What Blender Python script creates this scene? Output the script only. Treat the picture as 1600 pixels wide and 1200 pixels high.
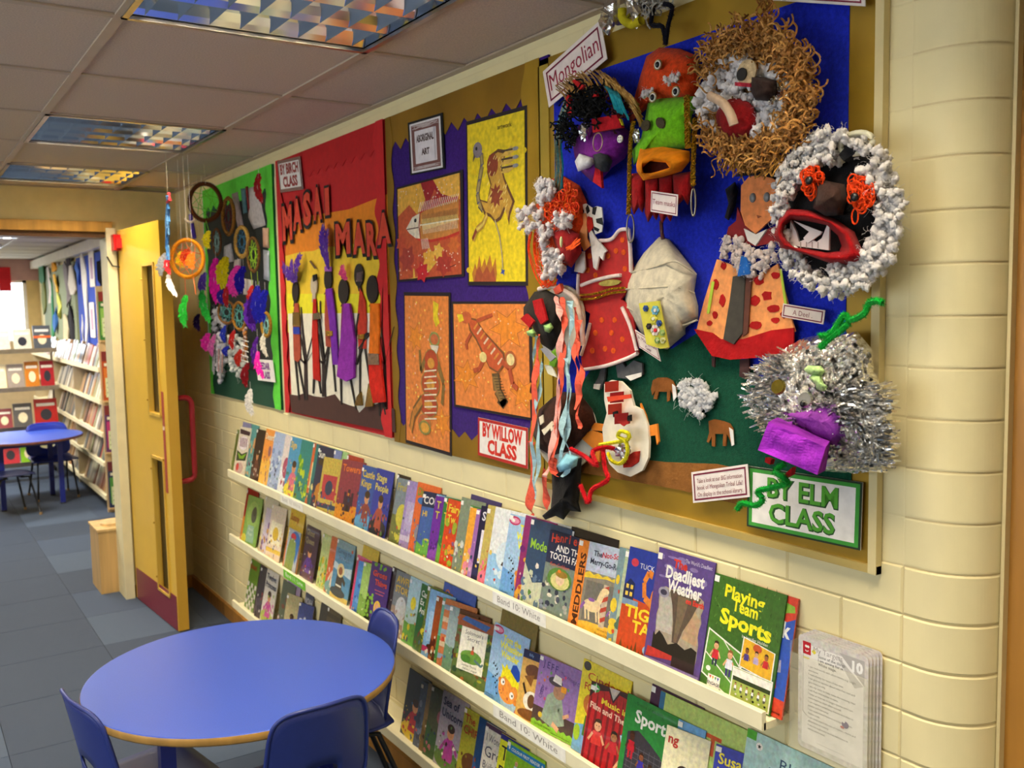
import bpy, bmesh, math, random
from math import sin, cos, pi, radians, sqrt, atan2, hypot
from mathutils import Vector, Matrix, noise
V3 = Vector
random.seed(7)
S = bpy.context.scene
for o in list(bpy.data.objects): bpy.data.objects.remove(o)

# ------------------------------------------------------------ camera, light, exposure
FPX, YAW, PITCH, ROLL = 1460.46, radians(33.5498), radians(-4.9352), radians(-1.0813)
CAM = V3((-1.3834, 0.0, 1.605))
CEIL = 2.26
_fw = V3((sin(YAW)*cos(PITCH), cos(YAW)*cos(PITCH), sin(PITCH)))
_r0 = V3((cos(YAW), -sin(YAW), 0)); _u0 = _r0.cross(_fw)
_r = _r0*cos(ROLL)+_u0*sin(ROLL); _u = _u0*cos(ROLL)-_r0*sin(ROLL)
cd = bpy.data.cameras.new('camera'); cam = bpy.data.objects.new('camera', cd); S.collection.objects.link(cam)
cam.matrix_world = Matrix(((_r.x, _u.x, -_fw.x, CAM.x), (_r.y, _u.y, -_fw.y, CAM.y), (_r.z, _u.z, -_fw.z, CAM.z), (0, 0, 0, 1)))
cd.sensor_width = 36; cd.lens = FPX/1600*36; cd.clip_start = .05
cd.dof.use_dof = True; cd.dof.focus_distance = 1.9; cd.dof.aperture_fstop = 7.0
S.camera = cam
S.view_settings.view_transform = 'Standard'; S.view_settings.look = 'None'
S.view_settings.gamma = 1; S.view_settings.use_curve_mapping = False
S.view_settings.exposure = 0.98
W = bpy.data.worlds.new('daylight'); S.world = W; W.use_nodes = True
W.node_tree.nodes['Background'].inputs[0].default_value = (.8, .9, 1, 1)
W.node_tree.nodes['Background'].inputs[1].default_value = 2.6
TUBE_W, TUBE_COL = 3.4, (1, .86, .64)
def area(name, loc, sx, sy, power, col, spread=180, rot=(0, 0, 0), portal=False):
    l = bpy.data.lights.new(name, 'AREA'); l.shape = 'RECTANGLE'; l.size = sx; l.size_y = sy
    l.energy = power; l.color = col; l.spread = radians(spread)
    if portal: l.cycles.is_portal = True
    o = bpy.data.objects.new(name, l); o.location = loc; o.rotation_euler = rot; S.collection.objects.link(o)
    return o
# louvred fittings of the reading area: the two in front of the wall plus the rows out of view
for gx in (-.6126, -2.4126):
    for gy in (-1.93, -.73, .765, 1.965, 3.765, 4.965):
        if gx > -1 and gy > 0:
            for k in range(4):
                area('tube_light', (gx, gy-.219+.146*k, CEIL+.052), .5, .022, TUBE_W, TUBE_COL, 150)
        else:
            area('tube_light', (gx, gy, CEIL-.004), .52, .52, 4*TUBE_W*.62, TUBE_COL, 125)
# library lamps
for gy in (7.2, 9.2, 11.2):
    area('library_tube_light', (-1.2, gy, CEIL-.03), 1.1, .5, 36, (1, .95, .84), 170)
area('window_portal', (-4.1, 1.6, 1.5), 4.0, 1.2, 1, (1, 1, 1), rot=(0, radians(-90), 0), portal=True).rotation_euler = (pi/2, 0, -pi/2)
area('library_window_portal', (-.6, 13.02, 1.62), 1.9, .7, 1, (1, 1, 1), rot=(-pi/2, 0, 0), portal=True)

# ------------------------------------------------------------ measuring: a pixel of the photo as a point on a real plane
def ray(px, py): return _fw+_r*((px-800)/FPX)-_u*((py-600)/FPX)
def onX(px, py, X):
    d = ray(px, py); return CAM+d*((X-CAM.x)/d.x)
def onY(px, py, Y):
    d = ray(px, py); return CAM+d*((Y-CAM.y)/d.y)
def onZ(px, py, Z):
    d = ray(px, py); return CAM+d*((Z-CAM.z)/d.z)
def wp(px, py, d=0.0): return onX(px, py, -d)          # d = distance out from the right-hand wall

# ------------------------------------------------------------ materials
def C(h, a=1.0):
    r = []
    for i in (0, 2, 4):
        c = int(h[i:i+2], 16)/255
        r.append(c/12.92 if c <= .04045 else ((c+.055)/1.055)**2.4)
    return (r[0], r[1], r[2], a)
MATS = {}
def mat(name, rough=.7, metal=0, nscale=60, nmix=.08, bump=0.0, bscale=200, coat=0, sheen=0, spec=.5, kind='noise', trans=0, alpha=None):
    m = bpy.data.materials.new(name); m.use_nodes = True; nt = m.node_tree; N = nt.nodes; L = nt.links
    b = N['Principled BSDF']
    at = N.new('ShaderNodeAttribute'); at.attribute_name = 'Col'
    tc = N.new('ShaderNodeTexCoord')
    if kind == 'wood':
        nz = N.new('ShaderNodeTexNoise'); mp = N.new('ShaderNodeMapping'); mp.inputs['Scale'].default_value = (1, 1, .08)
        L.new(tc.outputs['Object'], mp.inputs[0]); L.new(mp.outputs[0], nz.inputs['Vector'])
    elif kind == 'wave':
        nz = N.new('ShaderNodeTexVoronoi'); L.new(tc.outputs['Object'], nz.inputs['Vector'])
    else:
        nz = N.new('ShaderNodeTexNoise'); nz.inputs['Detail'].default_value = 5; L.new(tc.outputs['Object'], nz.inputs['Vector'])
    nz.inputs['Scale'].default_value = nscale
    mr = N.new('ShaderNodeMapRange'); mr.inputs['From Min'].default_value = .3; mr.inputs['From Max'].default_value = .7
    mr.inputs['To Min'].default_value = 1-nmix*1.6; mr.inputs['To Max'].default_value = 1+nmix*.6
    L.new(nz.outputs[0], mr.inputs['Value'])
    mx = N.new('ShaderNodeVectorMath'); mx.operation = 'MULTIPLY'
    L.new(at.outputs['Color'], mx.inputs[0]); L.new(mr.outputs[0], mx.inputs[1]); L.new(mx.outputs[0], b.inputs['Base Color'])
    b.inputs['Roughness'].default_value = rough; b.inputs['Metallic'].default_value = metal
    b.inputs['Coat Weight'].default_value = coat; b.inputs['Sheen Weight'].default_value = sheen
    b.inputs['Specular IOR Level'].default_value = spec; b.inputs['Transmission Weight'].default_value = trans
    if alpha is not None: b.inputs['Alpha'].default_value = alpha
    if bump:
        n2 = N.new('ShaderNodeTexNoise'); n2.inputs['Scale'].default_value = bscale; n2.inputs['Detail'].default_value = 4
        L.new(tc.outputs['Object'], n2.inputs['Vector'])
        bp = N.new('ShaderNodeBump'); bp.inputs['Strength'].default_value = bump; bp.inputs['Distance'].default_value = .004
        L.new(n2.outputs[0], bp.inputs['Height']); L.new(bp.outputs[0], b.inputs['Normal'])
    if name == 'gloss_print':      # mottled ink, as in painted illustrations
        n3 = N.new('ShaderNodeTexNoise'); n3.inputs['Scale'].default_value = 85; n3.inputs['Detail'].default_value = 6; L.new(tc.outputs['Object'], n3.inputs['Vector'])
        m3 = N.new('ShaderNodeMix'); m3.data_type = 'RGBA'; m3.blend_type = 'OVERLAY'; m3.inputs[0].default_value = .26
        L.new(mx.outputs[0], m3.inputs[6]); L.new(n3.outputs['Color'], m3.inputs[7]); L.new(m3.outputs[2], b.inputs['Base Color'])
    if name == 'fleece': b.inputs['Subsurface Weight'].default_value = .6; b.inputs['Subsurface Radius'].default_value = (1, 1, 1); b.inputs['Subsurface Scale'].default_value = .006
    MATS[name] = m
    return m
mat('painted_brick', .55, nscale=9, nmix=.04, bump=.12, bscale=30)
mat('paint', .5, nscale=14, nmix=.05, bump=.06, bscale=90)
mat('ceiling_tile', .95, nscale=240, nmix=.12, bump=.3, bscale=500)
mat('carpet', 1, nscale=520, nmix=.45, bump=.6, bscale=700, sheen=.2, spec=.1)
mat('wood', .42, nscale=26, nmix=.16, kind='wood', bump=.05)
mat('lacquer', .3, nscale=6, nmix=.03, bump=.02)
mat('laminate', .34, nscale=300, nmix=.06, bump=.03, bscale=400)
mat('plastic', .38, nscale=40, nmix=.04, bump=.06, bscale=500)
mat('steel', .3, metal=1, nscale=30, nmix=.08)
mat('mirror', .12, metal=1, nscale=8, nmix=.04)
mat('brass', .3, metal=1, nscale=60, nmix=.2)
mat('paper', .85, nscale=45, nmix=.07, bump=.12, bscale=120)
mat('paint_print', .8, nscale=70, nmix=.16, bump=.08, bscale=120)
mat('gloss_print', .28, nscale=120, nmix=.14, coat=.25)
mat('pages', .9, nscale=300, nmix=.2)
mat('felt', 1, nscale=120, nmix=.2, bump=.5, bscale=500, sheen=.06, spec=.15)
mat('cloth', .9, nscale=60, nmix=.15, bump=.35, bscale=160, sheen=.04, spec=.2)
mat('wool', 1, nscale=150, nmix=.25, bump=.4, bscale=400, sheen=.08, spec=.1)
mat('fleece', 1, nscale=90, nmix=.08, bump=.45, bscale=420, sheen=.4, spec=.1)
mat('foil', .24, metal=.97, nscale=40, nmix=.1, bump=.9, bscale=70)
mat('gold_paper', .4, metal=.4, nscale=5, nmix=.18, bump=.25, bscale=14)
mat('glitter', .25, metal=1, nscale=300, nmix=.5, bump=1, bscale=500)
mat('crepe', .9, nscale=40, nmix=.18, bump=.5, bscale=150, spec=.2)
mat('acrylic', .06, nscale=4, nmix=.01, alpha=.17)
def emis(name, col, st):
    m = bpy.data.materials.new(name); m.use_nodes = True; b = m.node_tree.nodes['Principled BSDF']
    b.inputs['Emission Color'].default_value = col; b.inputs['Emission Strength'].default_value = st; b.inputs['Base Color'].default_value = col
    MATS[name] = m
emis('lit_diffuser', (1, .96, .88, 1), 5)
_g = bpy.data.materials.new('window_glass'); _g.use_nodes = True
_b = _g.node_tree.nodes['Principled BSDF']; _b.inputs['Transmission Weight'].default_value = 1; _b.inputs['Roughness'].default_value = .02; _b.inputs['IOR'].default_value = 1.02
MATS['window_glass'] = _g

# ------------------------------------------------------------ mesh builder (points in world space)
WH = C('f4f1ea'); BK = C('141414')
class MB:
    def __init__(s): s.v = []; s.f = []; s.c = []
    def face(s, pts, col):
        n = len(s.v); s.v += [tuple(p) for p in pts]; s.f.append(tuple(range(n, n+len(pts)))); s.c.append(col); return s
    def prism(s, pts, ext, col, side=None):
        ext = V3(ext); pts = [V3(p) for p in pts]; q = [p+ext for p in pts]; n = len(s.v); k = len(pts)
        s.v += [tuple(p) for p in pts+q]
        s.f.append(tuple(range(n, n+k))); s.c.append(col); s.f.append(tuple(range(n+2*k-1, n+k-1, -1))); s.c.append(side or col)
        for i in range(k):
            j = (i+1) % k; s.f.append((n+i, n+k+i, n+k+j, n+j)); s.c.append(side or col)
        return s
    def obox(s, O, A, B, D, col, side=None): return s.prism([O, O+A, O+A+B, O+B], D, col, side)
    def box(s, a, b, col):
        a = V3(a); b = V3(b); return s.obox(a, V3((b.x-a.x, 0, 0)), V3((0, b.y-a.y, 0)), V3((0, 0, b.z-a.z)), col)
    def tube(s, path, r, col, n=6, closed=False, caps=True):
        path = [V3(p) for p in path]; k = len(path); rs = r if isinstance(r, (list, tuple)) else [r]*k
        base = len(s.v); up = V3((.13, .21, .97))
        for i, p in enumerate(path):
            a = path[(i-1) % k] if (closed or i) else p; b = path[(i+1) % k] if (closed or i < k-1) else p
            t = (b-a); t = t.normalized() if t.length > 1e-9 else V3((0, 0, 1))
            x = t.cross(up)
            if x.length < 1e-3: x = t.cross(V3((1, 0, 0)))
            x.normalize(); y = t.cross(x)
            for j in range(n):
                an = 2*pi*j/n; s.v.append(tuple(p+(x*cos(an)+y*sin(an))*rs[i]))
        for i in range(k if closed else k-1):
            i2 = (i+1) % k
            for j in range(n):
                j2 = (j+1) % n
                s.f.append((base+i*n+j, base+i*n+j2, base+i2*n+j2, base+i2*n+j)); s.c.append(col if not callable(col) else col(i/k))
        if caps and not closed:
            s.f.append(tuple(base+j for j in range(n))); s.c.append(col if not callable(col) else col(0))
            s.f.append(tuple(base+(k-1)*n+j for j in range(n-1, -1, -1))); s.c.append(col if not callable(col) else col(1))
        return s
    def ball(s, c, r, col, nu=10, nv=7, lump=0.0, seed=0):
        c = V3(c); r = r if isinstance(r, (tuple, list)) else (r, r, r); b = len(s.v)
        for i in range(nv+1):
            th = pi*i/nv
            for j in range(nu):
                ph = 2*pi*j/nu; d = V3((sin(th)*cos(ph), sin(th)*sin(ph), cos(th)))
                k = 1+lump*noise.noise(d*2.2+V3((seed*1.7, seed*.9, seed)))*1.6 if lump else 1
                s.v.append((c.x+d.x*r[0]*k, c.y+d.y*r[1]*k, c.z+d.z*r[2]*k))
        for i in range(nv):
            for j in range(nu):
                j2 = (j+1) % nu; s.f.append((b+i*nu+j, b+(i+1)*nu+j, b+(i+1)*nu+j2, b+i*nu+j2)); s.c.append(col)
        return s
    def ring(s, c, R, r, col, A=None, B=None, n=28, m=6, rz=None):
        c = V3(c); A = V3(A or (0, -1, 0)); B = V3(B or (0, 0, 1)); rz = rz or R
        return s.tube([c+A*(R*cos(2*pi*i/n))+B*(rz*sin(2*pi*i/n)) for i in range(n)], r, col, m, True)
    def lathe(s, c, prof, col, n=24):
        c = V3(c); b = len(s.v)
        for (r, z) in prof:
            for j in range(n): s.v.append((c.x+r*cos(2*pi*j/n), c.y+r*sin(2*pi*j/n), c.z+z))
        for i in range(len(prof)-1):
            for j in range(n):
                j2 = (j+1) % n; s.f.append((b+i*n+j, b+i*n+j2, b+(i+1)*n+j2, b+(i+1)*n+j)); s.c.append(col if not isinstance(col, list) else col[i])
        return s
    def cut(s, px, d0, d1, col, side=None):        # card cut-out lying on the wall: outline measured at depth d1, thickness d1-d0
        pts = [wp(x, y, d1) for x, y in px]; return s.prism(pts, (d1-d0, 0, 0), col, side)
    def build(s, name, m, parent=None, smooth=False, origin=None):
        o0 = V3((0, 0, 0))
        if parent is not None:
            q = parent
            while q is not None: o0 = o0+q.location; q = q.parent
        elif origin is not None: o0 = V3(origin)
        else:
            xs = [p[0] for p in s.v]; ys = [p[1] for p in s.v]; zs = [p[2] for p in s.v]
            o0 = V3(((min(xs)+max(xs))/2, (min(ys)+max(ys))/2, min(zs)))
        me = bpy.data.meshes.new(name); me.from_pydata([(p[0]-o0.x, p[1]-o0.y, p[2]-o0.z) for p in s.v], [], s.f)
        at = me.color_attributes.new('Col', 'FLOAT_COLOR', 'CORNER')
        buf = []
        for f, c in zip(s.f, s.c): buf += list(c)*len(f)
        at.data.foreach_set('color', buf)
        me.materials.append(MATS[m])
        if smooth: me.polygons.foreach_set('use_smooth', [True]*len(me.polygons))
        me.update()
        o = bpy.data.objects.new(name, me); S.collection.objects.link(o)
        if parent is not None: o.parent = parent
        else: o.location = o0
        return o
LABELS = {}
def tag(o, label, cat, group=None, kind=None):
    o['label'] = label; o['category'] = cat
    if group: o['group'] = group
    if kind: o['kind'] = kind
    LABELS.setdefault(label, []).append(o.name)
    return o
def thing(name, loc, label, cat, group=None):
    o = bpy.data.objects.new(name, None); o.location = V3(loc); o.empty_display_size = .05; S.collection.objects.link(o)
    return tag(o, label, cat, group)
def struct(o): o['kind'] = 'structure'; return o
def rnd(a, b): return random.uniform(a, b)

# ------------------------------------------------------------ flat print: shapes and lettering in a 0..1 frame
_gl = {}
def glyphs(txt, bold=0.0, shear=0.0):
    k = (txt, bold, shear)
    if k in _gl: return _gl[k]
    cu = bpy.data.curves.new('t', 'FONT'); cu.body = txt; cu.offset = bold; cu.shear = shear; cu.resolution_u = 2; cu.size = 1
    ob = bpy.data.objects.new('t', cu); me = bpy.data.meshes.new_from_object(ob)
    vs = [(v.co.x, v.co.y) for v in me.vertices]; fs = [tuple(p.vertices) for p in me.polygons]
    bpy.data.objects.remove(ob); bpy.data.curves.remove(cu); bpy.data.meshes.remove(me)
    if not vs: vs = [(0, 0)]; fs = []
    x0 = min(v[0] for v in vs); x1 = max(v[0] for v in vs)
    _gl[k] = ([(v[0]-x0, v[1]) for v in vs], fs, x1-x0); return _gl[k]
class Art(MB):
    def __init__(s, O, U, V, lift=.0005, step=.00003):
        super().__init__(); s.O = V3(O); s.U = V3(U); s.W = V3(V); s.N = s.U.cross(s.W).normalized(); s.l = lift; s.st = step
        if s.N.dot(CAM-s.O) < 0: s.N = -s.N
    def P(s, x, y): return s.O+s.U*x+s.W*y+s.N*s.l
    def poly(s, pts, col): s.face([s.P(*p) for p in pts], col); s.l += s.st; return s
    def rect(s, x0, y0, x1, y1, col): return s.poly([(x0, y0), (x1, y0), (x1, y1), (x0, y1)], col)
    def ell(s, cx, cy, rx, ry, col, n=14, a0=0): return s.poly([(cx+rx*cos(2*pi*i/n+a0), cy+ry*sin(2*pi*i/n+a0)) for i in range(n)], col)
    def star(s, cx, cy, r, col, n=5, q=.45, rot=pi/2, asp=1):
        return s.poly([(cx+(r if i % 2 == 0 else r*q)*cos(rot+pi*i/n), cy+asp*(r if i % 2 == 0 else r*q)*sin(rot+pi*i/n)) for i in range(2*n)], col)
    def line(s, pts, w, col):
        for a, b in zip(pts, pts[1:]):
            dx, dy = b[0]-a[0], b[1]-a[1]; l = hypot(dx, dy) or 1; nx, ny = -dy/l*w/2, dx/l*w/2
            s.face([s.P(a[0]+nx, a[1]+ny), s.P(b[0]+nx, b[1]+ny), s.P(b[0]-nx, b[1]-ny), s.P(a[0]-nx, a[1]-ny)], col)
        s.l += s.st; return s
    def frame(s, x0, y0, x1, y1, w, col, wy=None):
        wy = wy or w*s.U.length/s.W.length
        s.rect(x0, y0, x1, y0+wy, col); s.rect(x0, y1-wy, x1, y1, col); s.rect(x0, y0, x0+w, y1, col); s.rect(x1-w, y0, x1, y1, col); return s
    def text(s, txt, x, y, h, col, w=None, align='L', bold=.0, shear=0, slope=0, maxw=None):
        h *= 1.2
        vs, fs, tw = glyphs(txt, bold, shear); asp = s.W.length/s.U.length; sx = h*asp
        if w: sx = w/max(tw, 1e-6)
        elif maxw and tw*sx > maxw: sx = maxw/tw
        x0 = x-(tw*sx/2 if align == 'C' else tw*sx if align == 'R' else 0)
        n = len(s.v); s.v += [tuple(s.P(x0+v[0]*sx, y+v[1]*h+slope*(v[0]*sx))) for v in vs]
        s.f += [tuple(n+i for i in f) for f in fs]; s.c += [col]*len(fs); s.l += s.st; return s
def card(name, label, cat, TL, TR, BL, d, bg, draw, th=.0016, m='paper', pm='paper', group=None, side=None, parts=('sheet', 'print')):
    a, b, c = wp(*TL, d), wp(*TR, d), wp(*BL, d); U = b-a; V = a-c
    t = thing(name, c+U/2, label, cat, group)
    MB().obox(c, U, V, V3((th, 0, 0)), bg, side).build(parts[0], m, t)
    A = Art(c, U, V); draw(A)
    if A.f: A.build(parts[1], pm, t)
    return t
def feather(mb, base, tip, w, col, curl=.01, k=12):
    base, tip = V3(base), V3(tip); ax = tip-base; L = ax.length; ax.normalize(); sd = ax.cross(V3((1, 0, 0))).normalized()
    if base.y > 3.7: sd = (sd*.35+V3((sd.y and -1, 0, 0))*.9*(1 if sd.y > 0 else -1)); sd = (sd-ax*sd.dot(ax)).normalized(); w *= .62   # hung feathers stand out from the wall
    out = V3((-1, 0, 0))
    for i in range(k):
        t0 = i/k; t1 = (i+1)/k
        def pt(t): return base+ax*(L*t)+out*(curl*sin(t*pi))
        for sg in (-1, 1):
            ww = w*sin(pi*min(1, .12+t0*.88))**.6*rnd(.75, 1.1)
            a = pt(t0); b = pt(t1); tipp = b+sd*(sg*ww)+ax*(L*.07)+out*rnd(-.004, .004)
            tip2 = a+sd*(sg*ww*.95)+ax*(L*.05)
            sh = rnd(.85, 1.1); cc = (min(1, col[0]*sh), min(1, col[1]*sh), min(1, col[2]*sh), 1)
            mb.face([a, b, tipp, tip2], cc)
    mb.tube([base, base+ax*L*.5+out*curl, tip], .0008, WH, 3)
    return mb
def fluff(mb, pts, r0, r1, col, lump=.45):
    pts = [V3(p)+V3((rnd(-1, 1), rnd(-1, 1), rnd(-1, 1)))*(r0*.9*(q > 0)) for p in pts for q in range(2)]; r0, r1 = r0*.62, r1*.68
    for i, p in enumerate(pts):
        r = rnd(r0, r1); k = rnd(.9, 1.03); c = (col[0]*k, col[1]*k, col[2]*k, 1)
        mb.ball(p, (r*rnd(.8, 1.1), r*rnd(.8, 1.2), r*rnd(.8, 1.2)), c, 8, 6, lump, seed=i*1.3+r*100)
    return mb
def wisps(mb, pts, n, r, L, col, th=.0005):
    L *= .45; r *= .8
    for i in range(n):
        p = V3(random.choice(pts)); p = p+V3((rnd(-1, .2), rnd(-1, 1), rnd(-1, 1)))*r; d = V3((rnd(-1, 0), rnd(-1, 1), rnd(-1, 1))).normalized()
        e = V3((rnd(-1, 1), rnd(-1, 1), rnd(-1, 1)))*L*.6
        mb.tube([p, p+d*L*.4+e*.3, p+d*L*.6+e, p+d*L*.5+e*1.5], th, col, 3, caps=False)
    return mb
def inpoly(x, y, P):
    c = False; j = len(P)-1
    for i in range(len(P)):
        if (P[i][1] > y) != (P[j][1] > y) and x < (P[j][0]-P[i][0])*(y-P[i][1])/(P[j][1]-P[i][1])+P[i][0]: c = not c
        j = i
    return c
def scatter(P, n):
    x0 = min(p[0] for p in P); x1 = max(p[0] for p in P); y0 = min(p[1] for p in P); y1 = max(p[1] for p in P); o = []
    while len(o) < n:
        x = rnd(x0, x1); y = rnd(y0, y1)
        if inpoly(x, y, P): o.append((x, y))
    return o
def pillow(mb, P, d0, d1, col, rings=5, wr=.0, seed=3, px=True):
    """stuffed or bulging piece of cloth: outline P in pixels, edge at depth d0, middle at depth d1, with creases"""
    cx = sum(p[0] for p in P)/len(P); cy = sum(p[1] for p in P)/len(P); n = len(P); b = len(mb.v)
    for k in range(rings+1):
        t = k/rings; d = d0+(d1-d0)*sqrt(max(0, 1-t*t))
        for i, (x, y) in enumerate(P):
            X = cx+(x-cx)*t; Y = cy+(y-cy)*t
            w = wr*noise.noise(V3((X*.09, Y*.09, seed)))*(1 if k < rings else 0)
            mb.v.append(tuple(wp(X, Y, d+w)))
    for k in range(rings):
        for i in range(n):
            j = (i+1) % n; mb.f.append((b+k*n+i, b+(k+1)*n+i, b+(k+1)*n+j, b+k*n+j)); mb.c.append(col)
    # closed back
    e = b+rings*n; q = len(mb.v)
    for i in range(n):
        v = mb.v[e+i]; mb.v.append((v[0]+.002, v[1], v[2]))
    for i in range(n):
        j = (i+1) % n; mb.f.append((e+i, q+i, q+j, e+j)); mb.c.append(col)
    mb.f.append(tuple(q+n-1-i for i in range(n))); mb.c.append(col)
    return mb
def dense(P, k=4):
    o = []
    for a, b in zip(P, P[1:]+P[:1]):
        for i in range(k): o.append((a[0]+(b[0]-a[0])*i/k, a[1]+(b[1]-a[1])*i/k))
    return o
def oval(cx, cy, rx, ry, n=20, rot=0): return [(cx+rx*cos(2*pi*i/n)*cos(rot)-ry*sin(2*pi*i/n)*sin(rot), cy+rx*cos(2*pi*i/n)*sin(rot)+ry*sin(2*pi*i/n)*cos(rot)) for i in range(n)]
# ============================================================ the room
CREAM = C('eee0ac'); CREAM2 = C('ecdca8')
# right-hand wall: mortar bed and painted bricks, bullnose at its near end
YE = .885; RN = .09
bed = MB().box((.0026, YE, 0), (.2, 5.47, CEIL+.3), C('dcc994'))
wr = struct(bed.build('wall_right', 'painted_brick', origin=(0, 0, 0)))
mb = MB(); n = 10
for i in range(n):
    a0, a1 = pi/2*i/n, pi/2*(i+1)/n; r = RN-.0026
    p = lambda a, z: V3((RN-r*cos(a), YE-r*sin(a), z))
    mb.face([p(a0, 0), p(a1, 0), p(a1, CEIL+.3), p(a0, CEIL+.3)], C('dcc994'))
mb.build('bullnose_core', 'painted_brick', wr)
PITCHZ, ZB, LB = .0832, .0745, .2415
def brick_mesh(L, h=PITCHZ, q=.0028):
    g = .0011 if q > .002 else .0001; bev = .003; mb = MB(); col = CREAM
    y0, y1, z0, z1 = g, L-g, g, h-g
    o = [(q, y0, z0), (q, y1, z0), (q, y1, z1), (q, y0, z1)]
    i_ = [(0, y0+bev, z0+bev), (0, y1-bev, z0+bev), (0, y1-bev, z1-bev), (0, y0+bev, z1-bev)]
    mb.face(i_, col)
    for k in range(4):
        j = (k+1) % 4; mb.face([o[k], o[j], i_[j], i_[k]], col)
    return mb
def mesh_of(mb, name, m='painted_brick'):
    o = mb.build(name, m, origin=(0, 0, 0)); me = o.data; bpy.data.objects.remove(o); return me
bm_full = mesh_of(brick_mesh(LB), 'brick'); bm_half = mesh_of(brick_mesh(LB/2), 'half_brick')
def nose(q):
  nb = MB()
  for i in range(24):
      a0, a1 = pi/2*i/24, pi/2*(i+1)/24
      p = lambda a, z, e=0: V3((RN-(RN-e)*cos(a), (RN-e)*(-sin(a)), z))
      nb.face([p(a0, .0045), p(a1, .0045), p(a1, PITCHZ-.0045), p(a0, PITCHZ-.0045)], CREAM)
      nb.face([p(a0, .0016, q), p(a1, .0016, q), p(a1, .0045), p(a0, .0045)], CREAM)
      nb.face([p(a0, PITCHZ-.0045), p(a1, PITCHZ-.0045), p(a1, PITCHZ-.0016, q), p(a0, PITCHZ-.0016, q)], CREAM)
  nb.face([V3((0, 0, .0045)), V3((0, .027, .0045)), V3((0, .027, PITCHZ-.0045)), V3((0, 0, PITCHZ-.0045))], CREAM)
  nb.face([V3((q, 0, .0016)), V3((q, .03, .0016)), V3((0, .027, .0045)), V3((0, 0, .0045))], CREAM)
  nb.face([V3((0, 0, PITCHZ-.0045)), V3((0, .027, PITCHZ-.0045)), V3((q, .03, PITCHZ-.0016)), V3((q, 0, PITCHZ-.0016))], CREAM)
  nb.face([V3((0, .027, .0045)), V3((q, .03, .0016)), V3((q, .03, PITCHZ-.0016)), V3((0, .027, PITCHZ-.0045))], CREAM)
  return mesh_of(nb, 'bullnose_brick')
bm_nose, bm_nose_f = nose(.0028), nose(.0005)
bm_full_f, bm_half_f = mesh_of(brick_mesh(LB, PITCHZ, .0005), 'brick'), mesh_of(brick_mesh(LB/2, PITCHZ, .0005), 'half_brick')
bricks = []; rest = MB()
ncourse = int(CEIL/PITCHZ)+2
for c in range(ncourse):
    z = ZB+(c-1)*PITCHZ
    if z > CEIL: break
    hi = z > 1.14; bricks.append((.2, bm_nose_f if hi else bm_nose, YE, z))   # higher up the joints are filled with paint
    y = .915; first = True
    while y < 5.45:
        L = LB/2 if (first and c % 2 == 0) else LB; first = False
        mid_z = z+PITCHZ/2
        behind = (1.2 < mid_z < 2.18) and (y > .98 and y+L < 4.88)
        d = y if not behind else y+50
        bricks.append((d, (bm_half_f if hi else bm_half) if L < .2 else (bm_full_f if hi else bm_full), y, z)); y += L
bricks.sort(key=lambda t: t[0])
for k, (d, me, y, z) in enumerate(bricks):
    if k < 296:
        o = bpy.data.objects.new('brick' if me not in (bm_nose, bm_nose_f) else 'bullnose_brick', me); o.parent = wr
        o.location = (rnd(-.0008, .0002) if z < 1.14 else rnd(-.0002, .0001)+.0018, y, z); S.collection.objects.link(o)
    else:
        x0 = rnd(-.001, .0006); n0 = len(rest.v)
        rest.v += [(v.co.x+x0, v.co.y+y, v.co.z+z) for v in me.vertices]
        for p in me.polygons: rest.f.append(tuple(n0+i for i in p.vertices)); rest.c.append(CREAM)
o = rest.build('brickwork', 'painted_brick', wr); o['kind'] = 'stuff'
# timber door lining past the rounded corner
MB().box((.0925, .70, 0), (.5, .792, CEIL+.1), C('a87426')).build('trim_1', 'wood')['kind'] = 'structure'
struct(MB().box((.078, .788, 0), (.0925, .7937, CEIL+.3), C('d2c08c')).build('light_gap_filler', 'paint'))  # cream filler, added to block light leaking between bullnose and jamb
# wall closing that recess and the wall behind the camera
struct(MB().box((.5, -3.2, 0), (.6, .8, CEIL+.3), CREAM2).build('wall_alcove', 'paint'))
struct(MB().box((-4.2, -3.3, 0), (.6, -3.2, CEIL+.3), CREAM2).build('wall_back', 'paint'))
# left wall with a window band
lw = MB(); lw.box((-4.2, -3.2, 0), (-4.1, 5.6, .95), CREAM2).box((-4.2, -3.2, 2.15), (-4.1, 5.6, CEIL+.3), CREAM2)
lw.box((-4.2, -3.2, .95), (-4.1, -.4, 2.15), CREAM2).box((-4.2, 3.6, .95), (-4.1, 5.6, 2.15), CREAM2)
struct(lw.build('wall_left', 'paint'))
fw_ = MB()
for y in (-.4, .58, 1.58, 2.56, 3.54): fw_.box((-4.18, y, .95), (-4.12, y+.06, 2.15), WH)
fw_.box((-4.18, -.4, .95), (-4.12, 3.6, 1.0), WH).box((-4.18, -.4, 2.1), (-4.12, 3.6, 2.15), WH)
struct(fw_.build('window_1', 'paint'))
# far wall with the doorway
FY = 5.47; XD = -.345; HD = 2.05
MB().box((XD, FY, 0), (.3, FY+.14, CEIL+.3), C('d9c384')).build('wall_far', 'paint')['kind'] = 'structure'
fm = MB().box((-2.05, FY, HD), (XD, FY+.14, CEIL+.3), C('d9c384')).box((-4.1, FY, 0), (-2.05, FY+.14, CEIL+.3), C('d9c384'))
struct(fm.build('wall_far_header', 'paint'))
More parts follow.
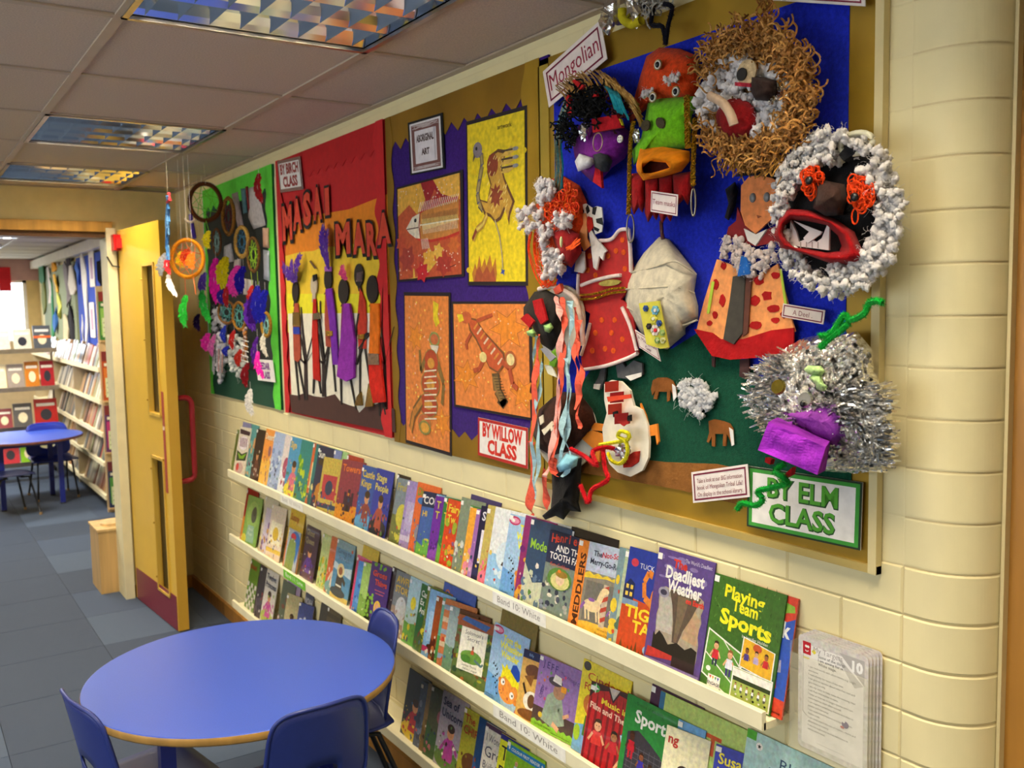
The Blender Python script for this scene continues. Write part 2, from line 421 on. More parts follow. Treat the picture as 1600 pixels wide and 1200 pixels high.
# door lining: jamb and head
dj = MB(); dj.box((XD-.035, FY-.03, 0), (XD+.012, FY+.16, HD), C('e9dfb4')); struct(dj.build('trim_2', 'paint'))
dh = MB(); dh.box((-2.05, FY-.02, HD-.02), (XD, FY+.02, HD+.035), C('b98a3c')).box((-2.05, FY-.005, HD-.05), (XD, FY+.15, HD-.02), C('5a3a1c'))
struct(dh.build('trim_3', 'wood'))
# ceiling: suspended tiles on a grid
G2 = -.3126; Y0 = 2.2652; T = .6
ceil = struct(MB().box((-4.1, -3.2, CEIL+.2), (.5, FY, CEIL+.25), C('6a6058')).build('ceiling', 'ceiling_tile', origin=(0, 0, 0)))
TILEC = C('d2c0ac')
tl = MB(); tl.box((.004, .004, 0), (T-.004, T-.004, .012), TILEC); tile_me = mesh_of(tl, 'ceiling_tile', 'ceiling_tile')
fit = [(-.6126, y) for y in (.765, 1.965, 3.765, 4.965)]
fit = [(G2-.3, Y0-.3), (G2-.3, Y0-1.5), (G2-.3, Y0+1.5), (G2-.3, Y0+2.7)]
grid = MB()
xs = [G2-T*k for k in range(0, 7)]; ys = [Y0+T*k for k in range(-9, 6)]
for x in xs: grid.box((x-.012, -3.2, CEIL-.004), (x+.012, FY, CEIL+.001), C('c0ae98'))
for y in ys: grid.box((-4.1, y-.012, CEIL-.0035), (0, y+.012, CEIL+.0008), C('bcaa94'))
grid.box((-.022, .8, CEIL-.005), (0.004, FY, CEIL), C('b8a48c')).box((-4.1, FY-.02, CEIL-.005), (0, FY, CEIL), C('a89478'))
grid.build('ceiling_grid', 'paint', ceil)
def is_fit(cx, cy): return any(abs(cx-a) < .1 and abs(cy-b) < .1 for a, b in fit)
for i in range(6):
    for j in range(-9, 5):
        x0 = G2-T*(i+1); y0 = Y0+T*j
        if is_fit(x0+.3, y0+.3): continue
        o = bpy.data.objects.new('tile', tile_me); o.location = (x0, y0, CEIL+.0015); o.parent = ceil; S.collection.objects.link(o)
# edge strips by the walls
for j in range(-9, 5):
    y0 = Y0+T*j
    MB().box((G2+.012, y0+.004, CEIL+.0015), (-.002, y0+T-.004, CEIL+.012), TILEC).build('tile', 'ceiling_tile', ceil)
for i in range(6): MB().box((G2-T*(i+1)+.004, Y0+5*T+.004, CEIL+.0015), (G2-T*i-.004, FY, CEIL+.012), TILEC).build('tile', 'ceiling_tile', ceil)
# louvred fittings
def fitting(cx, cy, label, group='louvred ceiling lights'):
    h = .286; t = thing('ceiling_light', (cx, cy, CEIL-.004), label, 'light', group)
    SIL = C('dfe3ea'); m = MB()
    for a, b in (((-.298, -.298), (.298, -.284)), ((-.298, .284), (.298, .298)), ((-.298, -.298), (-.284, .298)), ((.284, -.298), (.298, .298))):
        m.box((cx+a[0], cy+a[1], CEIL-.008), (cx+b[0], cy+b[1], CEIL+.004), C('cfc8b8'))
    m.build('frame', 'steel', t)
    m = MB()   # housing above
    m.box((cx-h, cy-h, CEIL+.06), (cx+h, cy+h, CEIL+.064), SIL)
    for sx in (-1, 1): m.box((cx+sx*h-.002, cy-h, CEIL), (cx+sx*h+.002, cy+h, CEIL+.062), SIL).box((cx-h, cy+sx*h-.002, CEIL), (cx+h, cy+sx*h+.002, CEIL+.062), SIL)
    m.build('housing', 'mirror', t)
    # parabolic reflector dividers along X: between the four lamp channels, wide at the top
    zt, zb = CEIL+.048, CEIL+.002
    for k in range(5):
        yc = cy-h+.004+(2*h-.008)*k/4; w = .052; m = MB()
        L_, R_ = (yc-w if k > 0 else yc), (yc+w if k < 4 else yc)
        for sgn, e in ((-1, L_), (1, R_)):
            if abs(e-yc) < 1e-6: continue
            prof = [(yc, zb), (yc+(e-yc)*.38, zb+(zt-zb)*.22), (yc+(e-yc)*.72, zb+(zt-zb)*.56), (e, zt)]
            for a, b in zip(prof, prof[1:]):
                m.face([(cx-h, a[0], a[1]), (cx+h, a[0], a[1]), (cx+h, b[0], b[1]), (cx-h, b[0], b[1])], SIL)
        m.build('reflector', 'mirror', t)
    # cross blades, triangular
    for k in range(8):
        xc = cx-h+(2*h)*(k+.5)/8
        for q in range(4):
            ya = cy-h+.004+(2*h-.008)*q/4; yb = cy-h+.004+(2*h-.008)*(q+1)/4; m = MB(); w = .011
            ym = (ya+yb)/2
            for sg in (-1, 1):
                m.face([(xc, ya+.002, zb), (xc, yb-.002, zb), (xc+sg*w, yb-.04, zt-.002), (xc+sg*w, ya+.04, zt-.002)], C('f0f2f4'))
            m.build('blade', 'mirror', t)
    return t
fitting(G2-.3, Y0-.3, 'nearest silver louvred ceiling light, cut by the top edge of the photo')
fitting(G2-.3, Y0-1.5, 'silver louvred ceiling light overhead, just above the top of the photo')
fitting(G2-.3, Y0+1.5, 'middle silver louvred ceiling light with blue reflections')
fitting(G2-.3, Y0+2.7, 'farthest louvred ceiling light of the room, beside the doorway wall')
# floor of carpet tiles
floor = struct(MB().box((-4.1, -3.2, -.03), (.6, 13.3, -.012), C('1c2638')).build('floor', 'carpet', origin=(0, 0, 0)))
CT = .5
for tone in range(3):
    pass
tones = [C('42536e'), C('38475f'), C('4c5d76')]
cms = [mesh_of(MB().box((.0012, .0012, -.012), (CT-.0012, CT-.0012, 0), c), 'carpet_tile', 'carpet') for c in tones]
cnt = 0
for j in range(-2, 26):
    for i in range(-5, 1):
        x0 = -.12+CT*i+.12*0; y0 = .25+CT*j
        if y0 > 12.9 or (y0 > 5.6 and i < -4) or (i == 0 and .4 < 0): continue
        o = bpy.data.objects.new('carpet_tile', cms[(i*7+j*5+(i*j) % 3) % 3]); o.location = (x0, y0, 0); o.parent = floor; S.collection.objects.link(o); cnt += 1
# skirting boards
struct(MB().box((-.016, .9, 0), (.004, FY, .07), C('a8742c')).build('baseboard_right', 'wood'))
struct(MB().box((XD+.02, FY-.016, 0), (-.0, FY+.004, .07), C('a8742c')).build('baseboard_far', 'wood'))

# ------------------------------------------------------------ door leaf, open against the wall
HA = V3((-.325, 5.43, .006)); HB = V3((-.277, 4.715, .006)); dD = (HB-HA).normalized(); WD = (HB-HA).length; dN = V3((dD.y, -dD.x, 0)).normalized()
if dN.x > 0: dN = -dN           # faces the room
def dpt(s, z, o=0): return HA+dD*s+V3((0, 0, z))+dN*o
def dhit(px, py):
    d = ray(px, py); t = (HA-CAM).dot(dN)/d.dot(dN); P = CAM+d*t; return (P-HA).dot(dD), P.z-.006
door = thing('door_1', HA, 'open yellow wooden fire door with two narrow glazed slots', 'door'); door['kind'] = 'structure'
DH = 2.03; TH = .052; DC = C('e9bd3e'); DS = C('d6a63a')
def dbox(mb, s0, s1, z0, z1, o0, o1, col, side=None):
    return mb.obox(dpt(s0, z0, o1), dD*(s1-s0), V3((0, 0, z1-z0)), -dN*(o1-o0), col, side)
u0, uz1 = dhit(223, 412); u1, _ = dhit(239, 410); _, uz0 = dhit(236, 648)
v0, vz1 = dhit(237, 710); v1, _ = dhit(256, 714); _, vz0 = dhit(250, 922)
u0, u1 = min(u0, v0), max(u1, v1)
leaf = MB()
dbox(leaf, 0, u0, 0, DH, -TH, 0, DC, DS); dbox(leaf, u1, WD, 0, DH, -TH, 0, DC, DS)
dbox(leaf, u0, u1, uz1, DH, -TH, 0, DC, DS); dbox(leaf, u0, u1, vz1, uz0, -TH, 0, DC, DS); dbox(leaf, u0, u1, 0, vz0, -TH, 0, DC, DS)
leaf.build('door_leaf', 'lacquer', door)
for z0, z1 in ((uz0, uz1), (vz0, vz1)):
    m = MB(); w = .014
    for a, b, c, d in ((u0, u1, z0, z0+w), (u0, u1, z1-w, z1), (u0, u0+w, z0, z1), (u1-w, u1, z0, z1)):
        dbox(m, a, b, c, d, -.02, .006, C('e0b648'))
    bead = m.build('glazing_bead', 'wood', door)
    dbox(MB(), u0+w, u1-w, z0+w, z1-w, -.030, -.024, C('2a2418')).build('glass_pane', 'lacquer', bead)
    for k in range(3):
        MB().ball(dpt(u0+w*.5, z0+(z1-z0)*(k*.4+.1), .008), .005, C('b88a30'), 8, 5).build('screw', 'brass', bead)
dbox(MB(), .015, WD-.01, .0, .175, 0, .002, C('7c1f30')).build('kick_plate', 'plastic', door)
a0, az = dhit(253, 612); a1, az2 = dhit(262, 770)
fs = MB(); dbox(fs, min(a0, a1)-.01, max(a0, a1)+.012, az2, az, 0, .002, C('b0403c'))
fp = fs.build('finger_plate', 'plastic', door)
m = MB(); dbox(m, min(a0, a1)-.01, max(a0, a1)+.012, az2+(az-az2)*.62, az2+(az-az2)*.66, .002, .0026, C('e8c8b0')); m.build('notch_stripe', 'plastic', fp)
for zz in (.25, 1.0, 1.8):
    dbox(MB(), -.012, .012, zz, zz+.1, -TH, -TH+.01, C('b9b2a0')).build('hinge', 'steel', door)
# red D handle on the wall side
hz0, hz1 = .74, 1.16; hs = WD-.06; hc = C('a3202c')
m = MB(); pts = [dpt(hs, hz0, -TH+.003), dpt(hs, hz0, -TH-.05)]
for k in range(1, 5): pts.append(dpt(hs, hz0+.035*(1-cos(k*pi/8)), -TH-.05-.035*sin(k*pi/8)))
for k in range(4, 0, -1): pts.append(dpt(hs, hz1-.035*(1-cos(k*pi/8)), -TH-.05-.035*sin(k*pi/8)))
pts += [dpt(hs, hz1, -TH-.05), dpt(hs, hz1, -TH+.003)]
m.tube(pts, .014, hc, 10).build('handle', 'plastic', door, smooth=True)
# red alarm sounder over the jamb
ap = onY(190, 380, 5.42)
t = thing('fire_alarm_beacon', ap, 'red fire alarm box above the door jamb', 'alarm')
m = MB(); w, h = .05, .042; A = V3((ap.x-w, 5.37, ap.z-h))
m.obox(A, V3((2*w, 0, 0)), V3((0, 0, 2*h)), V3((0, .07, 0)), C('c8141c')); m.build('case', 'plastic', t)
MB().prism([A+V3((.012, -.018, .012)), A+V3((2*w-.012, -.018, .012)), A+V3((2*w-.012, -.018, 2*h-.02)), A+V3((.012, -.018, 2*h-.02))], (0, .018, 0), C('e0242c')).build('lens', 'lacquer', t)
pts = [V3((ap.x+.02, 5.40, ap.z-h)), V3((ap.x+.03, 5.40, ap.z-h-.04)), V3((ap.x, 5.42, ap.z-h-.09)), V3((ap.x-.05, 5.43, ap.z-h-.08)), V3((ap.x-.075, 5.435, ap.z-h-.03))]
MB().tube(pts, .004, BK, 6).build('cable', 'plastic', t, smooth=True)
# ============================================================ wall rails that hold the books
RC = C('f0e7c2')
RX = .09
def rail(zt, y0, y1, label):
    t = thing('book_rail', (0, (y0+y1)/2, zt-.036), label, 'shelf', 'painted book rails on the wall')
    MB().box((-RX+.006, y0, zt-.036), (.003, y1, zt-.022), RC).build('ledge', 'paint', t)
    m = MB(); b = .0015
    m.prism([(-RX, y0, zt-.036+b), (-RX, y0, zt-b), (-RX+b, y0, zt), (-RX+.011, y0, zt), (-RX+.011, y0, zt-.036), (-RX+b, y0, zt-.036)], (0, y1-y0, 0), RC)
    m.build('lip', 'paint', t)
    MB().box((-.012, y0, zt-.022), (.003, y1, zt+.02), RC).build('back_batten', 'paint', t)
    return t
Z1, Z2, Z3 = .8445, .530, .205
rail(Z1, 1.138, 4.412, 'topmost cream book ledge on the wall below the boards')
rail(Z2, .95, 4.43, 'middle cream book ledge on the wall, green card on its lip')
rail(Z3, .95, 4.43, 'lowest cream book ledge, just above the skirting board')
def rail_card(xa, xb, zt, bg, txt, tcol, label, name='ledge_card'):
    a = onX(xa, 800, -RX-.001); b = onX(xb, 800, -RX-.001)
    # find y positions on the lip line
    def yy(px):
        lo, hi = .9, 4.5
        for _ in range(40):
            mid = (lo+hi)/2; d = V3((-RX, mid, zt))-CAM; x = 800+FPX*d.dot(_r)/d.dot(_fw)
            if x > px: lo = mid
            else: hi = mid
        return lo
    ya, yb = yy(xa), yy(xb); h = .034
    t = thing(name, (-RX-.001, (ya+yb)/2, zt-h), label, 'card')
    O = V3((-RX-.0003, ya, zt-h-.001)); U = V3((0, yb-ya, 0)); V = V3((0, 0, h))
    MB().obox(O, U, V, V3((-.0009, 0, 0)), bg).build('sheet', 'paper', t)
    A = Art(O+V3((-.0009, 0, 0)), U, V, lift=.0002); A.text(txt, .5, .3, .62, tcol, w=.8, align='C'); A.build('lettering', 'paper', t)
rail_card(438, 473, Z1, C('f2eee0'), 'Band 10: White', C('c9c2b4'), 'small white card on the far end of the topmost ledge lip')
rail_card(770, 853, Z1, C('f4f1e6'), 'Band 10: White', C('9c958c'), 'white lettered card on the topmost ledge lip, below the dark ocean book')
rail_card(771, 884, Z2, C('f4f1e6'), 'Band 10: White', C('9c958c'), 'white lettered card on the middle ledge lip, below the whistling boy book')
rail_card(443, 477, Z2, C('6fc02c'), 'Band 11: Lime', C('eef7d8'), 'lime green card on the lip of the middle ledge')

# ============================================================ reading table and chairs
BLUE = C('2f4fc4'); DBL = C('232f8c')
def round_table(cx, cy, z, r, label, legs, edge=C('a9813f')):
    t = thing('round_table', (cx, cy, 0), label, 'table')
    m = MB(); m.lathe((cx, cy, z), [(0, 0), (r*.5, 0), (r-.004, 0), (r-.001, -.0015)], C('3856bc'), 72); m.build('tabletop', 'laminate', t, smooth=False)
    MB().lathe((cx, cy, z), [(r-.001, -.0015), (r+.001, -.006), (r+.001, -.018), (r-.002, -.023), (0, -.023)], edge, 72).build('edge_band', 'wood', t, smooth=True)
    for (lx, ly) in legs:
        m = MB(); x, y = cx+lx, cy+ly; w = .019
        m.prism([(x-w, y-w, z-.023), (x+w, y-w, z-.023), (x+w, y+w, z-.023), (x-w, y+w, z-.023)], (0, 0, -(z-.035)), DBL); leg = m.build('leg', 'plastic', t)
        MB().lathe((x, y, 0), [(0, 0), (.02, 0), (.022, .006), (.018, .014)], C('26262a'), 12).build('foot', 'plastic', leg)
    m = MB(); ps = legs
    for a, b in zip(ps, ps[1:]+ps[:1]):
        p = V3((cx+a[0], cy+a[1], z-.045)); q = V3((cx+b[0], cy+b[1], z-.045)); d = (q-p).normalized(); s = V3((d.y, -d.x, 0))*.008
        m.prism([p-s-V3((0, 0, .018)), p+s-V3((0, 0, .018)), p+s+V3((0, 0, .02)), p-s+V3((0, 0, .02))], q-p, DBL)
    m.build('apron', 'plastic', t)
    return t
TX, TY, TZ, TR = -.603, 2.587, .58, .427
round_table(TX, TY, TZ, TR, 'round blue reading table with a wooden edge, beside the book ledges', [(-.25, -.13), (.13, -.25), (.25, .13), (-.13, .25)])
def chair(x, y, yaw, label, seat=.33, top=.62, w=.30, group=None, col=C('25347e')):
    """faces +local y; (x, y) is the middle of the backrest at its top"""
    t = thing('school_chair', (x, y, 0), label, 'chair', group)
    cz, sz = cos(yaw), sin(yaw)
    def T(p): return V3((x+p[0]*cz-p[1]*sz, y+p[0]*sz+p[1]*cz, p[2]))
    H = top-seat
    # backrest: ring of quads round the hand hole, curved about the sitter
    def outline(n, s=1.0):
        o = []
        for i in range(n):
            a = 2*pi*i/n; c, q = cos(a), sin(a); e = .42
            X = (abs(c)**e)*(1 if c > 0 else -1); Y = (abs(q)**e)*(1 if q > 0 else -1)
            o.append((X*(.5-.03*Y)*w, .5+.5*Y))
        return o
    n = 40; out = outline(n); hole = [(.15*w*cos(2*pi*i/n)*1.15, .30+.085*sin(2*pi*i/n)) for i in range(n)]
    def sh(u, v, off):
        curve = .035*(u/(.5*w))**2; lean = .035+.045*(1-v) if v > .12 else .08
        lean = .0+.05*(1-v)
        return T((u, lean+curve*.8+off, seat+.02+v*(H-.02)))
    m = MB(); L = 6; vs = []
    for side, off in ((0, 0), (1, .005)):
        for k in range(L+1):
            f = k/L; rr = []
            for i in range(n):
                u = out[i][0]*(1-f)+hole[i][0]*f; v = out[i][1]*(1-f)+hole[i][1]*f
                ee = .0015 if k == 0 else 0
                rr.append(len(m.v)); m.v.append(tuple(sh(u*(1-(.012 if side and k == 0 else 0)), v, off)))
            vs.append(rr)
    def q(a, b):
        for i in range(n):
            j = (i+1) % n; m.f.append((a[i], a[j], b[j], b[i])); m.c.append(col)
    for k in range(L): q(vs[k], vs[k+1]); q(vs[L+1+k+1], vs[L+1+k])
    q(vs[L+1], vs[0]); q(vs[L], vs[2*L+1])
    # thickened rolled rim
    m.tube([sh(o_[0], o_[1], .001) for o_ in out], .0055, col, 6, True)
    m.build('backrest', 'plastic', t, smooth=True)
    # seat shell
    m = MB(); nx, ny = 12, 12; D = .31
    for lay in (0, -.006):
        for j in range(ny+1):
            for i in range(nx+1):
                u = (i/nx-.5)*2; v = j/ny; ww = w*.5*(1.08-.10*(1-v)); 
                if v < .08: ww *= .96
                corner = max(0, (v-.8)/.2)*max(0, abs(u)-.6)*.06
                z = seat+.012-.018*sin(v*pi)*(1-u*u)+.03*max(0, .25-v)**2*16*.4-.02*max(0, v-.85)*6*.3
                m.v.append(tuple(T((u*ww, .045+v*D-corner, z+lay))))
    N1 = (nx+1)*(ny+1)
    for j in range(ny):
        for i in range(nx):
            a = j*(nx+1)+i; m.f.append((a, a+1, a+nx+2, a+nx+1)); m.c.append(col)
            m.f.append((N1+a, N1+a+nx+1, N1+a+nx+2, N1+a+1)); m.c.append(col)
    edge = [j*(nx+1) for j in range(ny+1)]+[ny*(nx+1)+i for i in range(1, nx+1)]+[j*(nx+1)+nx for j in range(ny-1, -1, -1)]+[i for i in range(nx-1, 0, -1)]
    for a, b in zip(edge, edge[1:]+edge[:1]): m.f.append((a, b, N1+b, N1+a)); m.c.append(col)
    m.build('seat', 'plastic', t, smooth=True)
    # bent steel legs
    fc = C('16181f')
    for sx in (-1, 1):
        for (ya, yb) in ((.09, -.03), (.30, .36)):
            m = MB(); m.tube([T((sx*w*.36, (ya+.19)/2 if ya > .2 else .14, seat-.012)), T((sx*w*.40, ya, seat-.016)), T((sx*w*.43, (ya+yb)/2, seat*.5)), T((sx*w*.47, yb, .01))], .0085, fc, 8)
            leg = m.build('leg', 'plastic', t, smooth=True)
            p = T((sx*w*.47, yb, 0)); MB().lathe(p, [(0, 0), (.011, 0), (.011, .02), (0, .02)], C('b08c5c'), 10).build('foot', 'plastic', leg)
    MB().tube([T((-w*.36, .14, seat-.014)), T((w*.36, .14, seat-.014))], .0085, fc, 8).tube([T((-w*.36, .25, seat-.014)), T((w*.36, .25, seat-.014))], .0085, fc, 8).build('cross_tube', 'plastic', t, smooth=True)
    return t
G = 'blue school chairs round the reading table'
chair(-.545, 2.13, radians(2), 'blue plastic chair in front of the round table, its back to the camera', w=.275, group=G)
chair(-1.062, 2.56, radians(-80), 'blue plastic chair on the left side of the round table', w=.30, group=G, top=.615)
chair(-.125, 2.60, radians(82), 'blue plastic chair squeezed between the round table and the book ledges', w=.26, group=G, top=.64)

# ============================================================ wooden bin beyond the doorway
bp = onZ(163, 927, 0)
t = thing('litter_bin', (bp.x, bp.y, 0), 'square wooden litter bin with a lid just beyond the doorway', 'bin')
bx0, bx1 = onZ(153, 918, 0).x, -.335; by0 = 5.63; by1 = 5.90; bh = .36
MB().box((-.475, by0, 0), (-.30, by1, bh), C('cda76a')).build('body', 'wood', t)
MB().box((-.482, by0-.006, bh), (-.293, by1+.006, bh+.012), C('dcb87c')).build('top_plate', 'wood', t)
MB().lathe((-.375, by0+.12, bh+.012), [(0, .024), (.06, .022), (.068, .014), (.068, 0), (0, 0)], C('e0be86'), 24).build('lid', 'wood', t)

# ============================================================ the library beyond
LW = .2
struct(MB().box((LW, FY+.14, 0), (LW+.1, 13.2, CEIL+.3), C('d8c68e')).build('library_wall_right', 'paint'))
struct(MB().box((-4.2, FY+.14, 0), (-4.1, 13.2, CEIL+.3), C('d8c68e')).build('library_wall_left', 'paint'))
lc = MB().box((-4.1, FY+.14, CEIL), (LW, 13.2, CEIL+.05), C('cfc4b4')); lcs = struct(lc.build('library_ceiling', 'ceiling_tile'))
m = MB()
for x in [LW-.6*k for k in range(1, 7)]: m.box((x-.012, FY+.15, CEIL-.003), (x+.012, 13, CEIL+.001), C('b8ab96'))
for k in range(12): m.box((-4.1, FY+.2+.6*k, CEIL-.003), (LW, FY+.224+.6*k, CEIL+.001), C('b8ab96'))
m.build('ceiling_grid', 'paint', lcs)
struct(MB().box((LW-.09, 6.2, CEIL-.12), (LW-.001, 13, CEIL-.03), C('efe7d2')).build('trim_4', 'paint'))
for y, k in ((6.9, 'nearest'), (8.7, 'middle'), (10.5, 'farthest')):
    t = thing('library_ceiling_light', (-.72, y, CEIL), f'{k} silver louvred ceiling light of the library beyond the door', 'light', 'library ceiling lights')
    MB().box((-1.0, y-.28, CEIL-.03), (-.44, y+.28, CEIL-.003), C('c8c8cc')).build('frame', 'steel', t)
    for i in range(6):
        for j in range(4):
            x0 = -.98+.088*i; y0_ = y-.26+.13*j
            MB().box((x0, y0_, CEIL-.034), (x0+.078, y0_+.012, CEIL-.03), C('f0f2ff')).build('blade', 'mirror', t)
    for i in (0, 3, 5): MB().box((-.98+.088*i, y-.25, CEIL-.033), (-.98+.088*i+.05, y+.25, CEIL-.031), WH).build('lamp', 'lit_diffuser', t)
# far wall with its window
FW = 13.0
m = MB(); m.box((-4.1, FW, 0), (LW, FW+.1, 1.25), C('d0b890')).box((-4.1, FW, 2.0), (LW, FW+.1, CEIL+.3), C('c9a0a0')).box((.06, FW, 1.25), (LW, FW+.1, 2.0), C('d8bb80')).box((-4.1, FW, 1.25), (-1.6, FW+.1, 2.0), C('d0b890'))
struct(m.build('library_wall_far', 'paint'))
m = MB().box((-1.6, FW+.02, 1.22), (.06, FW+.06, 1.27), WH).box((-1.6, FW+.02, 1.97), (.06, FW+.06, 2.0), WH)
for x in (-1.6, -1.0, -.4, .02): m.box((x, FW+.02, 1.25), (x+.04, FW+.06, 2.0), WH)
struct(m.build('window_2', 'paint'))
p = onY(10, 447, 12.9)
tag(MB().box((p.x-.07, 12.97, 1.87), (p.x+.06, 12.99, 2.16), C('d01828')).build('poster', 'paper'), 'red poster above the bright window at the far end of the library', 'poster')
# bookcases along the library wall, end panel facing the door
t = thing('library_bookcase', (0, 10, 0), 'long pale bookcase with tilted shelves along the library wall', 'bookcase')
SX = -.03; tiers = [1.157, .90, .637, .40, .13]
MB().box((SX+.01, 7.93, 0), (LW-.002, 7.955, 1.80), C('d9b98a')).build('end_panel', 'wood', t)
MB().box((LW-.02, 7.96, .05), (LW-.003, 12.2, 1.22), C('cdbd96')).build('back_panel', 'paint', t)
for z in tiers:
    m = MB(); m.prism([(SX, 7.96, z), (SX, 7.96, z-.035), (SX+.012, 7.96, z-.035), (LW-.03, 7.96, z-.02), (LW-.03, 7.96, z-.008), (SX+.012, 7.96, z-.022), (SX+.012, 7.96, z)], (0, 4.2, 0), C('efe3bc'))
    m.build('shelf', 'paint', t)
for y in (9.3, 10.7, 12.1): MB().box((SX+.016, y, .04), (LW-.03, y+.02, 1.15), C('b9a888')).build('divider', 'paint', t)
pal = ['c9bfa6', '8d8a84', 'b5a07c', 'dcd6c8', '6b5a50', 'a88a70', '7f8a94', 'c49a6a', '94604c', '54606e', 'cfc8ba', '9aa07a', 'b2564a', '3e4a5a', 'e6dfd0']
paln = ['cream', 'grey', 'sand brown', 'off-white', 'dark brown', 'light brown', 'steel grey', 'caramel', 'brick red', 'slate', 'pale grey', 'sage', 'red', 'navy', 'ivory']
sides = {1.157: 'first', .90: 'second', .637: 'third', .40: 'fourth', .13: 'lowest'}
for z in tiers:
    y = 8.0; 
    while y < 11.4:
        w = rnd(.06, .13); th = rnd(.015, .03); h = rnd(.17, .215); ci = random.randrange(len(pal)); c = C(pal[ci]); nm_ = paln[ci]; y2 = y+w
        if y < 9.29 < y2 or y < 10.7 < y2: y = y2; continue
        zz = z-.02; X0 = SX+.05-rnd(0, .01); 
        m = MB(); a = V3((X0, y, zz)); up = V3((.30, rnd(-.06, .06), 1)).normalized()*h
        m.obox(a, V3((0, w*.85, 0)), up, V3((th, 0, -th*.3)), c)
        o = m.build('library_book', 'gloss_print'); 
        tag(o, f'{nm_} book on the {sides[z]} shelf of the bookcase beyond the door', 'book', f'books on the {sides[z]} shelf of the library bookcase')
        y = y2
# leaflet packs on the end panel
packs = [(450, 531, 'top', 'green', '2f7a34', '8fbf58', '8c2028'), (543, 625, 'second', 'orange', 'b8481c', 'e0782c', '7c1c28'), (628, 706, 'third', 'purple', '5c2468', 'c4307c', '7c1c28'), (716, 793, 'lowest', 'green and blue', '24305c', '4c9440', '6c1c30')]
for (ya, yb, nm, cn, c1, c2, c3) in packs:
    z1 = onY(168, ya, 7.93).z; z0 = onY(170, yb, 7.93).z; H_ = z1-z0
    t = thing('magazine_pack', (.085, 7.93, z0), f'{cn} magazine in the {nm} pocket of the bookcase end', 'magazine', 'magazines on the bookcase end')
    O = V3((-.01, 7.925, z0)); U = V3((.195, 0, 0)); V = V3((0, 0, H_*.93))
    MB().obox(O, U, V, V3((0, -.02, 0)), C(c1)).build('cover', 'gloss_print', t)
    MB().obox(O+V3((-.005, 0, -.012)), V3((.205, 0, 0)), V3((0, 0, .012)), V3((0, -.04, 0)), C('d9b078')).build('ledge', 'wood', t)
    A = Art(O+V3((0, -.02, 0)), U, V)
    A.rect(0, .80, 1, 1, C(c3)).rect(.08, .70, .92, .76, C('f0e8d0')).rect(.05, .1, .95, .66, C(c2)).ell(.55, .45, .3, .16, C('e8a030')).ell(.72, .3, .16, .12, C(c1)).rect(.1, .06, .45, .46, C('dfe8b8')).line([(.14, .36), (.4, .36)], .02, C('9a9a7a')).line([(.14, .26), (.4, .26)], .02, C('9a9a7a')).line([(.14, .16), (.4, .16)], .02, C('9a9a7a')).ell(.8, .13, .13, .06, WH)
    A.build('print', 'gloss_print', t)
# library display boards with drapes and paper, above the bookcase
def lboard(y0, y1, z0, z1, col, label):
    return tag(MB().box((LW-.03, y0, z0), (LW-.004, y1, z1), C(col)).build('library_pin_board', 'paper'), label, 'pin board')
lboard(8.6, 10.0, 1.22, 2.12, '2446b0', 'blue pin board on the library wall above the bookcase')
lboard(10.15, 12.4, 1.22, 2.1, '8a9478', 'grey green pin board farthest along the library wall')
lboard(8.05, 8.55, 1.22, 2.12, 'd8d0c0', 'pale notice board on the library wall next to the bookcase end')
def scrap(px, py, w, h, X, col, m='paper', label=None, cat='paper', name='paper_scrap', z=True):
    p = onX(px, py, X); n = 9; mb = MB(); P = []
    for i in range(n):
        a = 2*pi*i/n; P.append(V3((X+rnd(-.02, .02), p.y-w*.5*cos(a)*rnd(.8, 1.15), p.z+h*.5*sin(a)*rnd(.8, 1.1))))
    mb.prism(P, (.012, 0, 0), C(col)); o = mb.build(name, m); tag(o, label, cat); return o
for (px, py, w, h, col, nm) in ((64, 418, .5, .45, '3c7a4c', 'green leafy paper cluster on the far grey library board'), (67, 460, .35, .5, '7a8038', 'olive paper strands hanging on the far grey library board'), (84, 412, .22, .2, 'e8a020', 'orange paper star high on the far grey library board'),
        (87, 443, .24, .22, 'f0b428', 'orange paper star below the other on the library board'), (76, 445, .2, .5, 'd8ccc8', 'pale paper roll on the far library board'), (80, 480, .15, .7, '3a8a5c', 'long green ribbon on the far library board'),
        (91, 478, .2, .3, 'd8d86c', 'pale yellow card on the library board'), (86, 500, .2, .3, '3468b0', 'blue card low on the far library board'), (89, 545, .2, .25, 'f0a81c', 'orange paper low on the far library board'),
        (103, 400, .3, .5, '4a4048', 'dark cloth mask on the library board edge'), (104, 445, .3, .5, '8c8488', 'grey cloth mask below the dark one in the library'), (112, 435, .25, .35, 'e4dcd0', 'white paper triangle beside the blue library board'),
        (104, 525, .4, .5, 'd0c4a0', 'cream paper cone low beside the blue library board'), (110, 510, .3, .5, '201c24', 'black cloth strip beside the cream paper cone'), (133, 470, .12, .9, 'e8e4dc', 'long white torn paper strip on the blue library board'),
        (127, 525, .12, .4, 'dcd8d8', 'short white torn paper strip low on the blue library board'), (120, 425, .12, .25, '5c84d8', 'light blue card on the blue library board')):
    scrap(px, py, w, h, LW-.05, col, 'cloth' if 'cloth' in nm else 'paper', nm)
for (px, py, nm) in ((143, 420, 'upper white notice with mauve print on the pale library board'), (144, 500, 'lower white notice on the pale library board')):
    p = onX(px, py, LW-.04); tag(MB().box((LW-.04, p.y-.12, p.z-.16), (LW-.034, p.y+.12, p.z+.16), C('eae4dc')).box((LW-.0405, p.y-.06, p.z-.09), (LW-.04, p.y+.06, p.z+.1), C('b89ab0')).build('notice', 'paper'), nm, 'notice')
